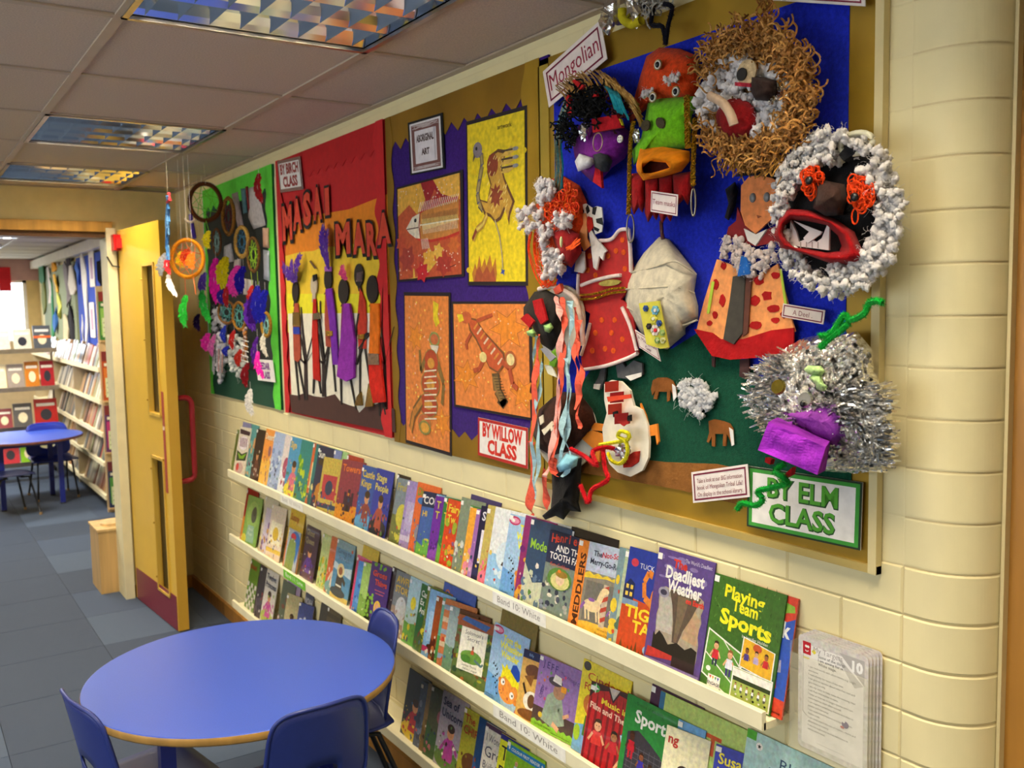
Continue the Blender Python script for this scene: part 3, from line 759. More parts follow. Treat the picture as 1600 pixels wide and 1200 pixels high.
tag(MB().ball((.06, 7.98, 1.92), (.05, .04, .16), C('1c1a22'), 10, 8, .4, 3).build('dark_mask', 'cloth'), 'dark cloth mask above the bookcase end panel', 'mask')
tag(MB().box((.13, 7.98, 1.80), (.19, 8.0, 2.1), C('e6e0d4')).build('white_card', 'paper'), 'white card standing on the bookcase end beside the dark mask', 'card')
# metal display rack with face-out books
DY = 9.9
t = thing('display_rack', (-.38, DY+.2, 0), 'metal rack of face-out books behind the library table', 'rack')
for x in (-.62, -.07):
    MB().tube([(x, DY+.3, 0), (x, DY+.3, 1.26)], .012, C('a8a29c'), 8).build('post', 'steel', t)
    for yy in (DY+.02, DY+.5): MB().ring((x, yy, .035), .035, .012, BK, (0, 1, 0), (0, 0, 1), 14, 6).build('castor', 'plastic', t)
    MB().box((x-.015, DY, .07), (x+.015, DY+.55, .10), C('8c8680')).build('foot_bar', 'steel', t)
rz = [1.235, .875, .50, .16]
for z in rz: MB().box((-.64, DY-.03, z-.012), (-.06, DY+.25, z), C('a49c90')).box((-.64, DY-.035, z-.012), (-.06, DY-.028, z+.03), C('b8b2a8')).build('tray', 'steel', t)
rb = [(1.235, [(-.60, .15, .2, 'd8c4b4', 'beige'), (-.42, .15, .21, 'cfc8b4', 'cream with a black figure'), (-.25, .15, .24, '54585c', 'grey with an orange band')]),
      (.875, [(-.61, .11, .24, 'e8dcb0', 'pale yellow'), (-.49, .14, .24, '9a8c80', 'brown grey'), (-.34, .12, .26, 'c8781c', 'orange'), (-.21, .12, .26, 'a81c24', 'dark red')]),
      (.50, [(-.60, .13, .20, '8c3438', 'maroon'), (-.46, .16, .24, '5c5854', 'dark grey'), (-.28, .2, .27, 'b4201c', 'bright red')]),
      (.16, [(-.58, .15, .22, 'c83038', 'red'), (-.42, .12, .22, '8cc420', 'lime green'), (-.28, .15, .22, 'd8d4a0', 'pale green')])]
rn = ['top', 'second', 'third', 'bottom']
for (z, L), nm in zip(rb, rn):
    for (x, w, h, c, cn) in L:
        tt = thing('display_book', (x+w/2, DY, z), f'{cn} book face out on the {nm} tray of the metal rack', 'book', 'face-out books on the metal rack')
        O = V3((x, DY, z+.003)); U = V3((w, 0, 0)); V = V3((0, .07, h))
        MB().obox(O, U, V, V3((0, .015, 0)), C(c)).build('cover', 'gloss_print', tt)
        A = Art(O, U, V); A.ell(.5, .45, .25, .2, C('2c2c34' if 'cream' in cn or 'red' in cn else 'e8d8b0')); A.rect(.1, .75, .9, .85, C('f0e8d8')); 
        if 'orange band' in cn: A.rect(0, .5, 1, .6, C('d8642c'))
        A.build('print', 'gloss_print', tt)
# library table and chairs
round_table(-.50, 8.76, .57, .45, 'round blue table in the library beyond the doorway', [(-.2, -.24), (.24, -.2), (.22, .24), (-.24, .2)], C('7c4c40'))
GL = 'blue chairs at the library table'
chair(-.29, 9.12, pi+radians(4), 'blue plastic chair at the library table, facing the doorway', w=.34, seat=.33, top=.63, group=GL, col=C('2a3fae'))
chair(-.86, 8.25, radians(-75), 'dark blue chair cut by the left edge of the photo', w=.32, seat=.33, top=.62, group=GL, col=C('20264c'))
# ============================================================ books on the rails
LEAN = radians(11.8)
SN, CN = sin(LEAN), cos(LEAN)
VUP = V3((SN, 0, CN)); NOUT = V3((-CN, 0, SN))
def px_on_lip(px, z, X=-.066):
    lo, hi = .7, 6
    for _ in range(44):
        mid = (lo+hi)/2; d = V3((X, mid, z))-CAM; x = 800+FPX*d.dot(_r)/d.dot(_fw)
        if x > px: lo = mid
        else: hi = mid
    return lo
RZ = {1: Z1-.022, 2: Z2-.022, 3: Z3-.022}
def cover_generic(A, st, c2, c3, title, tcol, rs):
    R = random.Random(rs)
    if st == 'land':
        A.poly([(0, 0), (1, 0), (1, R.uniform(.25, .45)), (.6, R.uniform(.3, .5)), (.25, R.uniform(.2, .4)), (0, R.uniform(.3, .5))], c2); A.ell(R.uniform(.3, .7), .62, .13, .1, c3)
        for k in range(7): A.ell(R.random(), R.uniform(.05, .35), .06, .05, c3 if k % 2 else c2)
    elif st == 'fig':
        A.ell(.5, .12, .5, .14, c2, 18); A.poly([(.3, .12), (.7, .12), (.62, .42), (.38, .42)], c3); A.ell(.5, .5, .13, .09, C('d89868')); A.ell(.5, .56, .14, .06, C('3c2414')); A.line([(.36, .38), (.18, .22)], .06, c3); A.line([(.64, .38), (.82, .26)], .06, c3)
    elif st == 'split':
        A.rect(0, 0, 1, .45, c2); A.ell(.45, .45, .26, .18, c3); 
        for k in range(5): A.ell(R.uniform(.2, .8), R.uniform(.1, .4), .07, .05, c3)
    elif st == 'castle':
        A.rect(0, 0, 1, .3, c2); A.poly([(.3, .2), (.7, .2), (.7, .5), (.6, .5), (.6, .44), (.55, .44), (.55, .55), (.45, .55), (.45, .44), (.4, .44), (.4, .5), (.3, .5)], c3); A.poly([(.45, .2), (.55, .2), (.55, .3), (.45, .3)], BK)
    elif st == 'spots':
        for k in range(16): A.ell(R.uniform(.05, .95), R.uniform(.05, .7), R.uniform(.05, .13), R.uniform(.04, .08), c2 if k % 2 else c3, 9)
    elif st == 'band':
        A.rect(0, .12, 1, .2, c2); A.rect(.12, .28, .88, .7, c3); A.ell(.5, .48, .2, .13, c2)
    elif st == 'animal':
        A.ell(.5, .3, .34, .15, c2, 16); A.ell(.74, .5, .15, .12, c2, 14); A.poly([(.66, .58), (.7, .7), (.76, .6)], c2); A.line([(.3, .22), (.28, .06)], .07, c2); A.line([(.62, .22), (.64, .06)], .07, c2); A.ell(.78, .52, .025, .02, BK); A.ell(.3, .75, .2, .05, c3)
    elif st == 'check':
        for i in range(5):
            for j in range(6):
                if (i+j) % 2: A.rect(i*.2, j*.09, i*.2+.2, j*.09+.09, c2)
    elif st == 'stripe':
        for k in range(6): A.rect(0, k*.17, 1, k*.17+.07, c2 if k % 2 else c3)
    pal = [c2, c3, c2, c3]+[C(q) for q in R.sample(['e8c858', '3c2c24', 'e8e0d0', 'c84830', '3c6c9c', '5c8c3c', 'd89868', '8c5c8c', '284060'], 3)]
    for k in range(26):
        x, y = R.uniform(.05, .95), R.uniform(.04, .62)*R.uniform(.5, 1); s_ = R.uniform(.02, .06); A.poly([(x+s_*R.uniform(.5, 1.3)*cos(q*1.26+k), y+.7*s_*R.uniform(.5, 1.3)*sin(q*1.26+k)) for q in range(5)], R.choice(pal))
    if title:
        L = title.split('|'); hh = .13 if len(L) < 3 else .11
        for i, s in enumerate(L): A.text(s, .08, .82-i*hh*1.15, hh, tcol, maxw=.86, bold=.02)
CUSTOM = {}
def custom(f): CUSTOM[f.__name__] = f; return f
SKIN = C('e0a880')
def kid(A, x, y, s, shirt, hair=C('3c2414'), skin=SKIN, leg=None):
    if leg: A.rect(x-.35*s, y-.9*s, x-.08*s, y-.2*s, leg); A.rect(x+.08*s, y-.9*s, x+.35*s, y-.2*s, leg)
    A.poly([(x-.5*s, y-.3*s), (x+.5*s, y-.3*s), (x+.4*s, y+.5*s), (x-.4*s, y+.5*s)], shirt)
    A.line([(x-.4*s, y+.35*s), (x-.75*s, y-.15*s)], .18*s, skin); A.line([(x+.4*s, y+.35*s), (x+.75*s, y-.15*s)], .18*s, skin)
    A.ell(x, y+.85*s, .34*s, .34*s, skin); A.poly([(x-.36*s, y+.85*s), (x-.3*s, y+1.2*s), (x, y+1.3*s), (x+.3*s, y+1.2*s), (x+.36*s, y+.85*s), (x+.2*s, y+1.05*s), (x-.2*s, y+1.05*s)], hair)
    A.ell(x-.12*s, y+.85*s, .04*s, .04*s, BK, 6); A.ell(x+.12*s, y+.85*s, .04*s, .04*s, BK, 6)
@custom
def henrietta(A):
    A.rect(0, .62, 1, 1, C('1f2a4c')); A.rect(0, 0, 1, .62, C('7a8a80'))
    for i, ch in enumerate('Henrietta'): A.text(ch, .07+i*.1, .87+.035*sin(i/8*pi), .12, C('d8402c'), bold=.02)
    A.text('AND THE', .2, .78, .09, WH, bold=.02); A.text('TOOTH FAIRY', .08, .68, .09, WH, maxw=.86, bold=.02); A.text('Kate Cuthbert', .12, .6, .05, C('c8402c'))
    for k in range(46):
        x, y = random.random(), rnd(.02, .45); A.ell(x*.94+.03, y, rnd(.02, .06), rnd(.015, .04), C(random.choice(['a8a8a0', '4c5468', 'e0dcc8', '6c7a5c', '30384c', '8890a8'])), 7)
    A.ell(.38, .47, .28, .13, C('5c8a3c'), 16); A.ell(.4, .45, .22, .1, C('d8d088')); A.ell(.4, .47, .1, .07, C('e8c8a8')); A.ell(.42, .53, .14, .04, C('a07c30')); A.ell(.36, .56, .04, .02, C('e07828'))
@custom
def merry(A):
    A.rect(0, 0, 1, 1, C('8a8474')); A.rect(0, .68, 1, 1, C('b9c4d8')); A.rect(0, 0, .19, 1, C('e8862c'))
    vs = A.U, A.W, A.O; O_, U_, W_ = A.O, A.U, A.W
    A.O = O_+U_*.165+W_*.06; A.U = W_*1.0; A.W = -U_*1.0; B = Art.text(A, 'MEDDLERS', 0, .0, .12, C('4a2410'), w=.8, bold=.03); A.O, A.U, A.W = O_, U_, W_
    A.poly([(.19, .60)]+[(.19+.81*i/10, .66+(.02 if i % 2 else -.01)) for i in range(11)]+[(1, .6), (.6, .64)], C('e8c838'))
    A.poly([(.19, .0), (1, 0), (1, .1), (.6, .17), (.19, .12)], C('e8b83c')); A.rect(.24, .14, .97, .58, C('6f6c64'))
    A.rect(.56, .12, .66, .58, C('c8b49c')); 
    for k in range(4): A.poly([(.56, .16+k*.11), (.66, .2+k*.11), (.66, .25+k*.11), (.56, .21+k*.11)], C('b8402c'))
    for (x, y, s) in ((.4, .32, 1), (.82, .3, .7)):
        A.ell(x, y, .16*s, .07*s, C('e8d0a0'), 16); A.line([(x+.1*s, y+.03*s), (x+.16*s, y+.17*s)], .09*s, C('e8d0a0')); A.ell(x+.2*s, y+.19*s, .07*s, .035*s, C('e8d0a0')); 
        for dx in (-.12, -.06, .08, .13): A.line([(x+dx*s, y-.03*s), (x+(dx+.04)*s, y-.16*s)], .03*s, C('e8d0a0'))
        A.line([(x-.14*s, y+.02*s), (x-.2*s, y-.06*s)], .04*s, C('8c5ca8')); A.ell(x-.02*s, y+.06*s, .06*s, .02*s, C('8c5ca8'))
    A.text('The', .3, .86, .07, C('30344c'), bold=.02); A.text('Not-So', .46, .86, .07, C('d03848'), slope=.08, bold=.02); A.text('Merry-Go-Round', .26, .765, .075, C('30344c'), w=.66, bold=.02); A.text('Written by', .55, .08, .03, C('8c5c20')); A.text('Illustrated by', .52, .035, .03, C('8c5c20'))
@custom
def tiger(A):
    A.rect(0, 0, 1, 1, C('233a9c')); A.poly([(0, .45), (0, 0), (1, 0), (1, .42), (.5, .5), (.2, .52)], C('c8481c'))
    A.ell(.14, .86, .07, .04, C('d03c50')); A.text('TUCK', .24, .82, .06, WH)
    A.poly([(.0, .62), (.0, .48), (.2, .48), (.2, .66), (.1, .70)], C('182858')); 
    for (x, y) in ((.04, .6), (.12, .6), (.04, .53), (.12, .53)): A.rect(x, y, x+.05, y+.04, C('e8c850'))
    A.rect(-.0, .44, .3, .50, C('7c98b8'))
    A.ell(.72, .55, .22, .2, C('e07c28'), 16); A.ell(.78, .76, .14, .1, C('e88830')); A.line([(.56, .5), (.4, .56), (.36, .7), (.42, .8), (.5, .78)], .07, C('e88830'))
    for k in range(6): A.line([(.6+k*.06, .48), (.63+k*.06, .6)], .018, C('4a2410'))
    A.text('TIGER', .08, .34, .13, C('f4d830'), w=.8, bold=.03); A.text('TALES', .25, .21, .13, C('f4d830'), w=.7, bold=.03)
    for k in range(12): A.poly([(.05+k*.07, 0), (.09+k*.07, rnd(.05, .16)), (.13+k*.07, 0)], C('6c4420'))
    A.ell(.6, .08, .1, .05, C('8cb0d0'))
@custom
def deadliest(A):
    A.rect(0, 0, 1, 1, C('5a4488'))
    for k in range(14): A.ell(random.random()*.9+.05, rnd(.72, .97), rnd(.04, .1), rnd(.01, .03), C('8878b0'), 9)
    A.rect(.02, 0, .98, .045, C('8c7cb8'))
    # storm picture
    P = [(.13, .13)]+[(.13+rnd(-.02, .02), .13+.54*i/9) for i in range(1, 9)]+[(.13, .66)]+[(.13+.76*i/8, .68+rnd(-.01, .02)) for i in range(1, 8)]+[(.9, .66)]+[(.9+rnd(-.02, .02), .66-.54*i/9) for i in range(1, 9)]+[(.9, .13)]
    A.poly(P, C('a89c88')); A.poly([(.15, .3), (.15, .62), (.38, .6), (.44, .3)], C('b8b4a8')); A.poly([(.62, .3), (.7, .6), (.88, .5), (.88, .28)], C('b89878'))
    A.poly([(.3, .67), (.85, .67), (.74, .5), (.62, .36), (.56, .24), (.46, .24), (.44, .4), (.38, .55)], C('5a4c40')); A.poly([(.46, .64), (.66, .64), (.6, .45), (.53, .25), (.49, .25), (.48, .45)], C('75644f'))
    A.poly([(.12, .13), (.9, .13), (.9, .24), (.8, .26), (.7, .22), (.55, .25), (.4, .21), (.3, .27), (.22, .30), (.16, .25), (.12, .28)], C('1c1814'))
    A.poly([(.03, .05), (.5, .09), (.5, .13), (.05, .14)], C('b8302c')); A.rect(.5, .05, .9, .13, C('2c1c20'))
    A.ell(.2, .63, .1, .045, C('9c98a8')); A.ell(.2, .63, .06, .025, C('3c3850'))
    A.text("The World's Deadliest", .5, .93, .04, C('e8e0f4'), maxw=.46)
    A.text('The', .3, .865, .085, C('c8342c'), bold=.04); A.text('Deadliest', .19, .765, .12, WH, w=.68, bold=.035); A.text('Weather', .25, .655, .12, WH, w=.6, bold=.035); A.text('on Earth', .6, .60, .05, C('d8382c'), bold=.05)
@custom
def playing(A):
    A.rect(0, 0, 1, 1, C('3c6a24'))
    for k in range(240):
        x, y = random.random(), random.random(); A.face([A.P(x, y), A.P(x+.012, y), A.P(x+rnd(-.02, .03), y+.03)], C(random.choice(['2c5418', '548438', '1f4010', '6a9a48'])))
    A.l += .0002
    A.text('Playing', .18, .83, .125, C('f8f028'), w=.56, bold=.03, slope=-.03); A.text('Team', .31, .735, .12, C('f8f028'), w=.36, bold=.03, slope=-.03); A.text('Sports', .16, .60, .15, C('f8f028'), w=.72, bold=.04, slope=-.04); A.text('by Jennifer Holden', .5, .535, .032, WH)
    def pic(P, c): A.poly([(sum(p[0] for p in P)/4+(p[0]-sum(q[0] for q in P)/4)*1.07, sum(p[1] for p in P)/4+(p[1]-sum(q[1] for q in P)/4)*1.07) for p in P], WH); A.poly(P, c)
    pic([(.02, .12), (.46, -.0), (.56, .38), (.04, .5)], C('5c9438')); A.line([(.03, .3), (.5, .1)], .012, WH); A.line([(.25, .46), (.53, .28)], .01, WH)
    kid(A, .17, .3, .1, C('d02838'), leg=C('202848')); kid(A, .38, .26, .105, C('e8e8f4'), C('8c5c2c'), leg=C('3c3478')); A.ell(.1, .17, .035, .022, WH)
    pic([(.53, .30), (.95, .27), (.95, .50), (.54, .54)], C('e8b42c')); A.ell(.73, .49, .06, .035, C('c8582c'))
    kid(A, .6, .38, .07, C('4c3c94'), skin=C('8c5434')); kid(A, .73, .38, .07, C('b8a8d8')); kid(A, .86, .38, .075, C('c82830'), skin=C('a8683c'))
    pic([(.46, .01), (.97, .02), (.97, .27), (.46, .27)], C('a8b858')); A.rect(.46, .185, .97, .265, C('f0ede4')); A.rect(.46, .165, .97, .20, C('2c3c1c'))
    for i in range(6): kid(A, .51+i*.08, .11, .034, C('f0f0f4'), leg=C('34305c'), skin=C('c88c64' if i != 3 else '4c2c1c')); A.ell(.53+i*.08, .055, .014, .009, BK if i % 2 else WH, 8)
    A.rect(.12, .02, .3, .13, WH); 
    for i, c in enumerate(('d83030', 'e8a028', '38a048', '3048b0')): A.poly([(.14+i*.038, .12), (.17+i*.038, .12), (.155+i*.038, .09)], C(c))
    A.text('ENGAGE', .21, .045, .03, C('302c5c'), align='C', bold=.02)
@custom
def redeck(A):
    A.rect(0, 0, 1, 1, C('d84028')); A.poly([(0, .18), (1, .15), (1, .83), (.8, .78), (.5, .84), (0, .8)], C('2c54b8'))
    A.text('eck', .48, .66, .15, WH, w=.46, bold=.04); A.poly([(.6, .88), (.7, .95), (.95, .93), (.98, .88), (.8, .86), (.75, .82)], C('8cb838'))
    for i, (x, y, c) in enumerate(((.3, .14, 'd8c8a8'), (.5, .2, 'c85038'), (.3, .3, 'd8b048'), (.55, .34, 'a8a4b8'), (.45, .44, 'e0b890'), (.3, .42, 'c84838'))): A.poly([(x, y), (x+.3, y+.03), (x+.28, y+.13), (x-.02, y+.1)], C(c)); A.poly([(x+.05, y+.02), (x+.15, y+.1), (x+.2, y+.03)], C('4868c0'))
    A.rect(.58, .5, .7, .66, C('d8c8c8')); A.rect(.3, .03, .95, .045, C('8c2018'))
@custom
def solomon(A):
    A.rect(0, 0, 1, 1, C('5c7038'))
    for k in range(70): A.ell(random.random(), random.random(), rnd(.03, .08), rnd(.02, .05), C(random.choice(['3c6a28', 'a8a830', '6c4420', '2c4c30', 'b87038', '4c8a3c'])), 8)
    A.rect(0, .84, 1, 1, C('9c5430')); A.poly([(.1, .93), (.8, .86), (.9, .95), (.2, 1)], C('3c68a8'))
    A.rect(.14, .2, .86, .84, C('f0ecd8')); A.text("Solomon's", .25, .74, .075, C('3c3438'), w=.5); A.text('Secret', .33, .655, .075, C('3c3438'), w=.34)
    A.ell(.5, .42, .3, .1, C('6c9a3c'), 14); A.ell(.36, .38, .14, .06, C('4c8030')); kid(A, .52, .49, .08, C('d0582c'), skin=C('8c5434')); A.line([(.6, .4), (.8, .34), (.84, .38)], .04, C('5c7a80'))
    A.text('Saviour Pirotta', .28, .27, .045, C('5c5048')); A.text('Helen Cooper', .32, .22, .045, C('5c5048'))
@custom
def tomwonder(A):
    A.rect(0, 0, 1, 1, C('a4c8e8')); A.poly([(0, 0), (.5, 0), (.3, .3), (0, .35)], C('6ca4dc')); A.ell(.14, .93, .15, .055, C('c42860')); A.ell(.14, .93, .12, .035, C('e898b8')); A.ell(.1, .93, .05, .02, WH)
    A.text('Tom the', .3, .82, .095, C('f4ee38'), w=.5, bold=.04); A.text('Whistling', .24, .72, .1, C('f4ee38'), w=.62, bold=.04); A.text('Wonder', .3, .615, .1, C('f4ee38'), w=.5, bold=.04)
    A.poly([(.38, .35), (.4, .46), (.36, .53), (.46, .49), (.5, .56), (.56, .50), (.66, .52), (.84, .45), (.94, .3), (.88, .15), (.6, .1)], C('f8ea20'))
    A.ell(.62, .24, .27, .17, C('f0983c'), 22); A.ell(.38, .32, .05, .035, C('e08830')); A.ell(.86, .14, .06, .04, C('e08830')); A.poly([(.5, .38), (.62, .36), (.72, .31), (.8, .33), (.9, .3), (.86, .44), (.64, .48)], C('f8ea20'))
    A.poly([(.62, .49), (.66, .58), (.76, .60), (.86, .54), (.9, .44), (.84, .40), (.76, .43)], C('204cb0'))
    for (x, y) in ((.46, .31), (.74, .2)): A.ell(x, y, .06, .045, WH, 16); A.ell(x+.015, y, .02, .015, BK, 10)
    A.ell(.5, .22, .035, .025, C('e07c3c')); A.ell(.64, .13, .03, .02, C('c85c30')); A.ell(.42, .19, .015, .01, C('a85c28'), 6); A.ell(.46, .16, .015, .01, C('a85c28'), 6)
    for (x, y) in ((.14, .47), (.2, .45), (.25, .42), (.28, .36), (.24, .33), (.3, .28), (.26, .24), (.3, .19), (.34, .12), (.18, .3)): A.ell(x, y, .018, .012, BK, 8); A.line([(x+.014, y), (x+.02, y+.04)], .008, BK)
    A.rect(.04, .03, .3, .04, C('4c7cb0')); A.rect(.04, .055, .24, .065, C('4c7cb0')); A.ell(.95, .03, .08, .05, C('b82868'))
@custom
def goats(A):
    A.rect(0, 0, 1, 1, C('e0b058')); A.rect(0, .88, 1, 1, C('242c50')); A.text('Billy', .15, .92, .05, C('98b8e0'))
    A.text('E', .62, .76, .1, C('34507c')); A.text('Tales', .5, .63, .1, C('34507c')); A.text('E', .64, .5, .1, C('34507c'))
    A.ell(.3, .72, .2, .1, C('6c4420')); A.poly([(.1, .62), (.35, .68), (.3, .5)], C('8c5c28')); A.ell(.35, .3, .2, .14, C('f0ead8')); A.ell(.35, .3, .09, .1, C('6c4828')); A.line([(.2, .38), (.1, .52)], .05, C('3c2818')); A.line([(.5, .38), (.55, .5)], .05, C('3c2818'))
    A.ell(.4, .1, .35, .08, C('7c4c24')); A.line([(.75, .3), (.8, .15)], .04, BK)
@custom
def jeff(A):
    A.rect(0, 0, 1, 1, C('9a78b4')); A.rect(0, 0, 1, .3, C('54403c')); A.rect(0, 0, 1, .09, C('8cc838')); A.poly([(0, .09)]+[(i/14, .09+(.03 if i % 2 else .0)) for i in range(15)]+[(1, .09)], C('8cc838'))
    for i, ch in enumerate('JEFF'): A.text(ch, .1+i*.1, .86-.006*i, .11, C('4c3474'), bold=.01)
    A.text('The Wizard Chef', .54, .84, .055, C('4c3474'), slope=-.12)
    for i, ch in enumerate('OTHER'): A.text(ch, .1+.012*i, .42-.0*i+.03*i, .08, C('4c3474'))
    for k in range(14): A.star(rnd(.05, .95), rnd(.35, .84), rnd(.02, .035), C(random.choice(['e07838', '6ca850', 'd84c70', '7a50a0'])), 5, .5)
    A.poly([(.22, .15), (.3, .5), (.5, .62), (.66, .5), (.78, .2), (.5, .1)], C('98a894')); A.ell(.56, .6, .14, .1, C('b08468')); A.ell(.45, .72, .17, .06, C('50484c')); A.poly([(.38, .72), (.42, .82), (.58, .8), (.6, .7)], C('e8e4dc')); A.poly([(.6, .7), (.72, .7), (.72, .62), (.6, .62)], C('e8a030'))
    A.line([(.35, .3), (.62, .4), (.7, .25)], .09, C('8c9c88')); A.ell(.2, .2, .05, .04, C('d8b838')); A.line([(.5, .16), (.66, .1)], .07, SKIN); A.line([(.72, .3), (.85, .36)], .05, SKIN)
    A.text('Cressida Howard', .1, .05, .04, C('5c7c28')); A.rect(.5, .03, .95, .036, C('5c7c28'))
@custom
def cinders(A):
    A.rect(0, 0, 1, 1, C('f0dc38')); A.poly([(0, 0), (.9, 0), (.8, .3), (.3, .34), (0, .28)], C('78acd8')); A.ell(.1, .94, .08, .05, C('4c4838'))
    A.text('Cinderella', .14, .80, .11, C('c8402c'), w=1.0); A.text('FOR', .1, .69, .09, C('c8402c'), bold=.02); A.text('D', .3, .6, .08, C('c8402c'), bold=.02)
    A.ell(.3, .55, .18, .12, C('c87838')); A.ell(.32, .52, .11, .09, C('e8b890')); A.poly([(.18, .2), (.5, .2), (.5, .42), (.2, .42)], C('4c7830')); A.poly([(.3, .05), (.6, .02), (.55, .24), (.3, .24)], C('2c4c8c')); A.ell(.29, .52, .015, .012, BK, 6); A.ell(.36, .52, .015, .012, BK, 6); A.line([(.5, .4), (.62, .3), (.48, .3)], .07, C('4c7830'))
    A.ell(.07, .2, .07, .09, C('a8c830'))
@custom
def music(A):
    A.rect(0, 0, 1, 1, C('b81c24'))
    for k in range(9): A.poly([(k*.12, 0), (k*.12+.04, 0), (k*.12+.07, .7), (k*.12+.03, .95)], C('7c1018'))
    A.poly([(0, 1), (0, .8), (.1, .9), (.35, .95), (.45, .82), (.55, .95), (1, .9), (1, 1)], C('3c1420')); A.poly([(.35, 1), (.55, 1), (.45, .86)], C('c8c0b8')); A.ell(.1, .93, .08, .05, C('3c9c48')); A.star(.1, .93, .07, WH, 4, .3)
    A.text('Music in', .24, .78, .08, C('f0d838'), bold=.03, w=.5, slope=-.1); A.text('Film and Theatre', .04, .69, .085, C('f0c8b0'), bold=.03, w=.88, slope=-.1)
    kid(A, .24, .33, .2, C('d83830'), C('3c2818')); kid(A, .56, .30, .17, C('c02830'), C('201810'), C('a86c3c')); kid(A, .78, .12, .2, C('e8d82c'), C('201810')); A.poly([(.66, .5), (.9, .5), (.86, .4), (.7, .4)], C('a8d4e8')); A.poly([(.68, .5), (.72, .58), (.76, .5)], C('3c6cb8')); A.poly([(.78, .5), (.82, .58), (.86, .5)], C('3c6cb8'))
@custom
def sport(A):
    A.rect(0, 0, 1, 1, C('2f8a3c')); A.text('Sport', .2, .74, .16, WH, w=.58, bold=.03); A.text('Science of the body', .2, .92, .045, C('1c5c2c')); A.poly([(.1, .1), (.1, .6), (.3, .66), (.55, .58), (.75, .5), (.9, .35), (.95, 0), (.1, 0)], C('3c3840'))
    for k in range(8): A.line([(.15+k*.1, .02), (.15+k*.1, .5)], .006, C('6c6870')); A.line([(.12, .05+k*.06), (.9, .05+k*.06)], .006, C('6c6870'))
    kid(A, .2, .45, .14, C('c02030'), skin=C('4c2c1c'), leg=C('c02030')); kid(A, .42, .3, .12, C('3c30a0'), skin=C('8c5434')); kid(A, .6, .24, .11, C('e8e4f0'), skin=C('4c2c1c')); kid(A, .78, .2, .11, C('b82838'), skin=C('8c5434'))
@custom
def flyt(A):
    A.rect(0, 0, 1, 1, C('bcd474')); A.rect(0, 0, .06, 1, C('2c7098')); A.text('Fly T', .18, .66, .2, C('d0542c'), w=.56, bold=.03); A.poly([(0, 0), (1, 0), (1, .2), (.6, .3), (0, .25)], C('a0bc60'))
@custom
def bigb(A):
    A.rect(0, 0, 1, 1, C('9cc8cc')); A.poly([(0, .7), (1, .5), (1, 1), (0, 1)], C('b4d8d4')); A.rect(0, .93, .1, 1, C('50b030')); A.ell(.14, .9, .035, .03, WH); A.star(.14, .9, .022, BK, 5, .4)
    A.text('BIG BLUE', .36, .80, .1, C('2c4c6c'), w=.62); A.text('WHALE', .26, .62, .2, C('20406c'), w=.74); A.ell(.5, .3, .5, .2, C('5c8cb0'))
@custom
def carving(A):
    A.rect(0, 0, 1, 1, C('5c94b8')); A.rect(0, .86, 1, 1, C('84a4ac')); A.text('Carving the', .12, .78, .09, C('303c58'), w=.74); A.text('Sea Path', .2, .67, .09, C('303c58'), w=.6)
    A.poly([(0, .5), (1, .42), (1, .6), (.5, .55), (0, .62)], C('c8dce4')); A.rect(0, 0, 1, .08, C('e0c468')); A.ell(.4, .12, .42, .08, C('34404c')); A.poly([(.22, .18), (.6, .18), (.56, .46), (.26, .46)], C('4c4438')); A.ell(.42, .5, .2, .12, C('e4d49c'), 16); A.ell(.42, .49, .11, .07, C('a0603c')); A.line([(.56, .38), (.74, .3)], .08, C('4c4438')); A.rect(.26, .22, .56, .25, C('e0dcc8')); A.ell(.88, .88, .05, .03, C('c85840'))
@custom
def gross(A):
    A.rect(0, 0, 1, 1, C('40247c')); A.poly([(0, 0), (0, .5), (.2, .4), (.25, .1), (1, 0)], C('24301c'))
    for k in range(18): A.ell(rnd(0, .35), rnd(.1, .5), .06, .03, C('7cb438'), 6)
    for k in range(8): A.ell(rnd(.2, .9), rnd(.92, .99), .06, .03, C('6cac38'), 6)
    A.text('Gross', .14, .78, .11, C('e04828'), w=.7, bold=.03); A.text('Things', .3, .64, .11, C('e04828'), w=.6, bold=.03); A.rect(.34, .55, .84, .565, C('c85c70')); A.rect(.4, .5, .8, .515, C('c85c70'))
    A.poly([(.3, .02), (.85, .02), (.7, .22), (.45, .22)], C('d8a070')); A.ell(.58, .28, .17, .12, C('e8c040')); A.ell(.58, .27, .11, .09, SKIN); A.ell(.58, .23, .05, .03, C('8c3030'))
@custom
def maskbook(A):
    A.rect(0, 0, 1, 1, C('dcd0bc')); A.poly([(.05, .96), (.95, .92), (.9, .84), (.1, .86)], C('3c2030')); A.ell(.5, .68, .4, .15, C('e4dce0'), 16)
    for k in range(5): A.line([(.22+k*.13, .78), (.26+k*.13, .60)], .06, C('7c3454'))
    A.poly([(.05, .52), (.5, .45), (.95, .52), (.9, .33), (.1, .3)], C('2c3828')); A.poly([(.12, .48), (.5, .41), (.88, .48), (.7, .36), (.35, .35)], C('7ca828')); A.ell(.45, .16, .34, .12, C('c8a8a0')); A.ell(.3, .18, .12, .08, C('c83838'))
@custom
def greenlady(A):
    A.rect(0, 0, 1, 1, C('7ca84c')); A.ell(.5, .6, .4, .3, C('94b85c'), 16); A.ell(.58, .62, .18, .16, C('4c5048')); A.ell(.6, .70, .12, .1, C('2c302c')); A.poly([(.2, .05), (.8, .05), (.7, .4), (.3, .4)], C('8cb49c')); A.text('Aunt', .36, .3, .08, C('d8e4d0')); A.text('Rosa', .36, .2, .08, C('d8e4d0')); A.ell(.12, .1, .16, .1, C('d0cc38'))
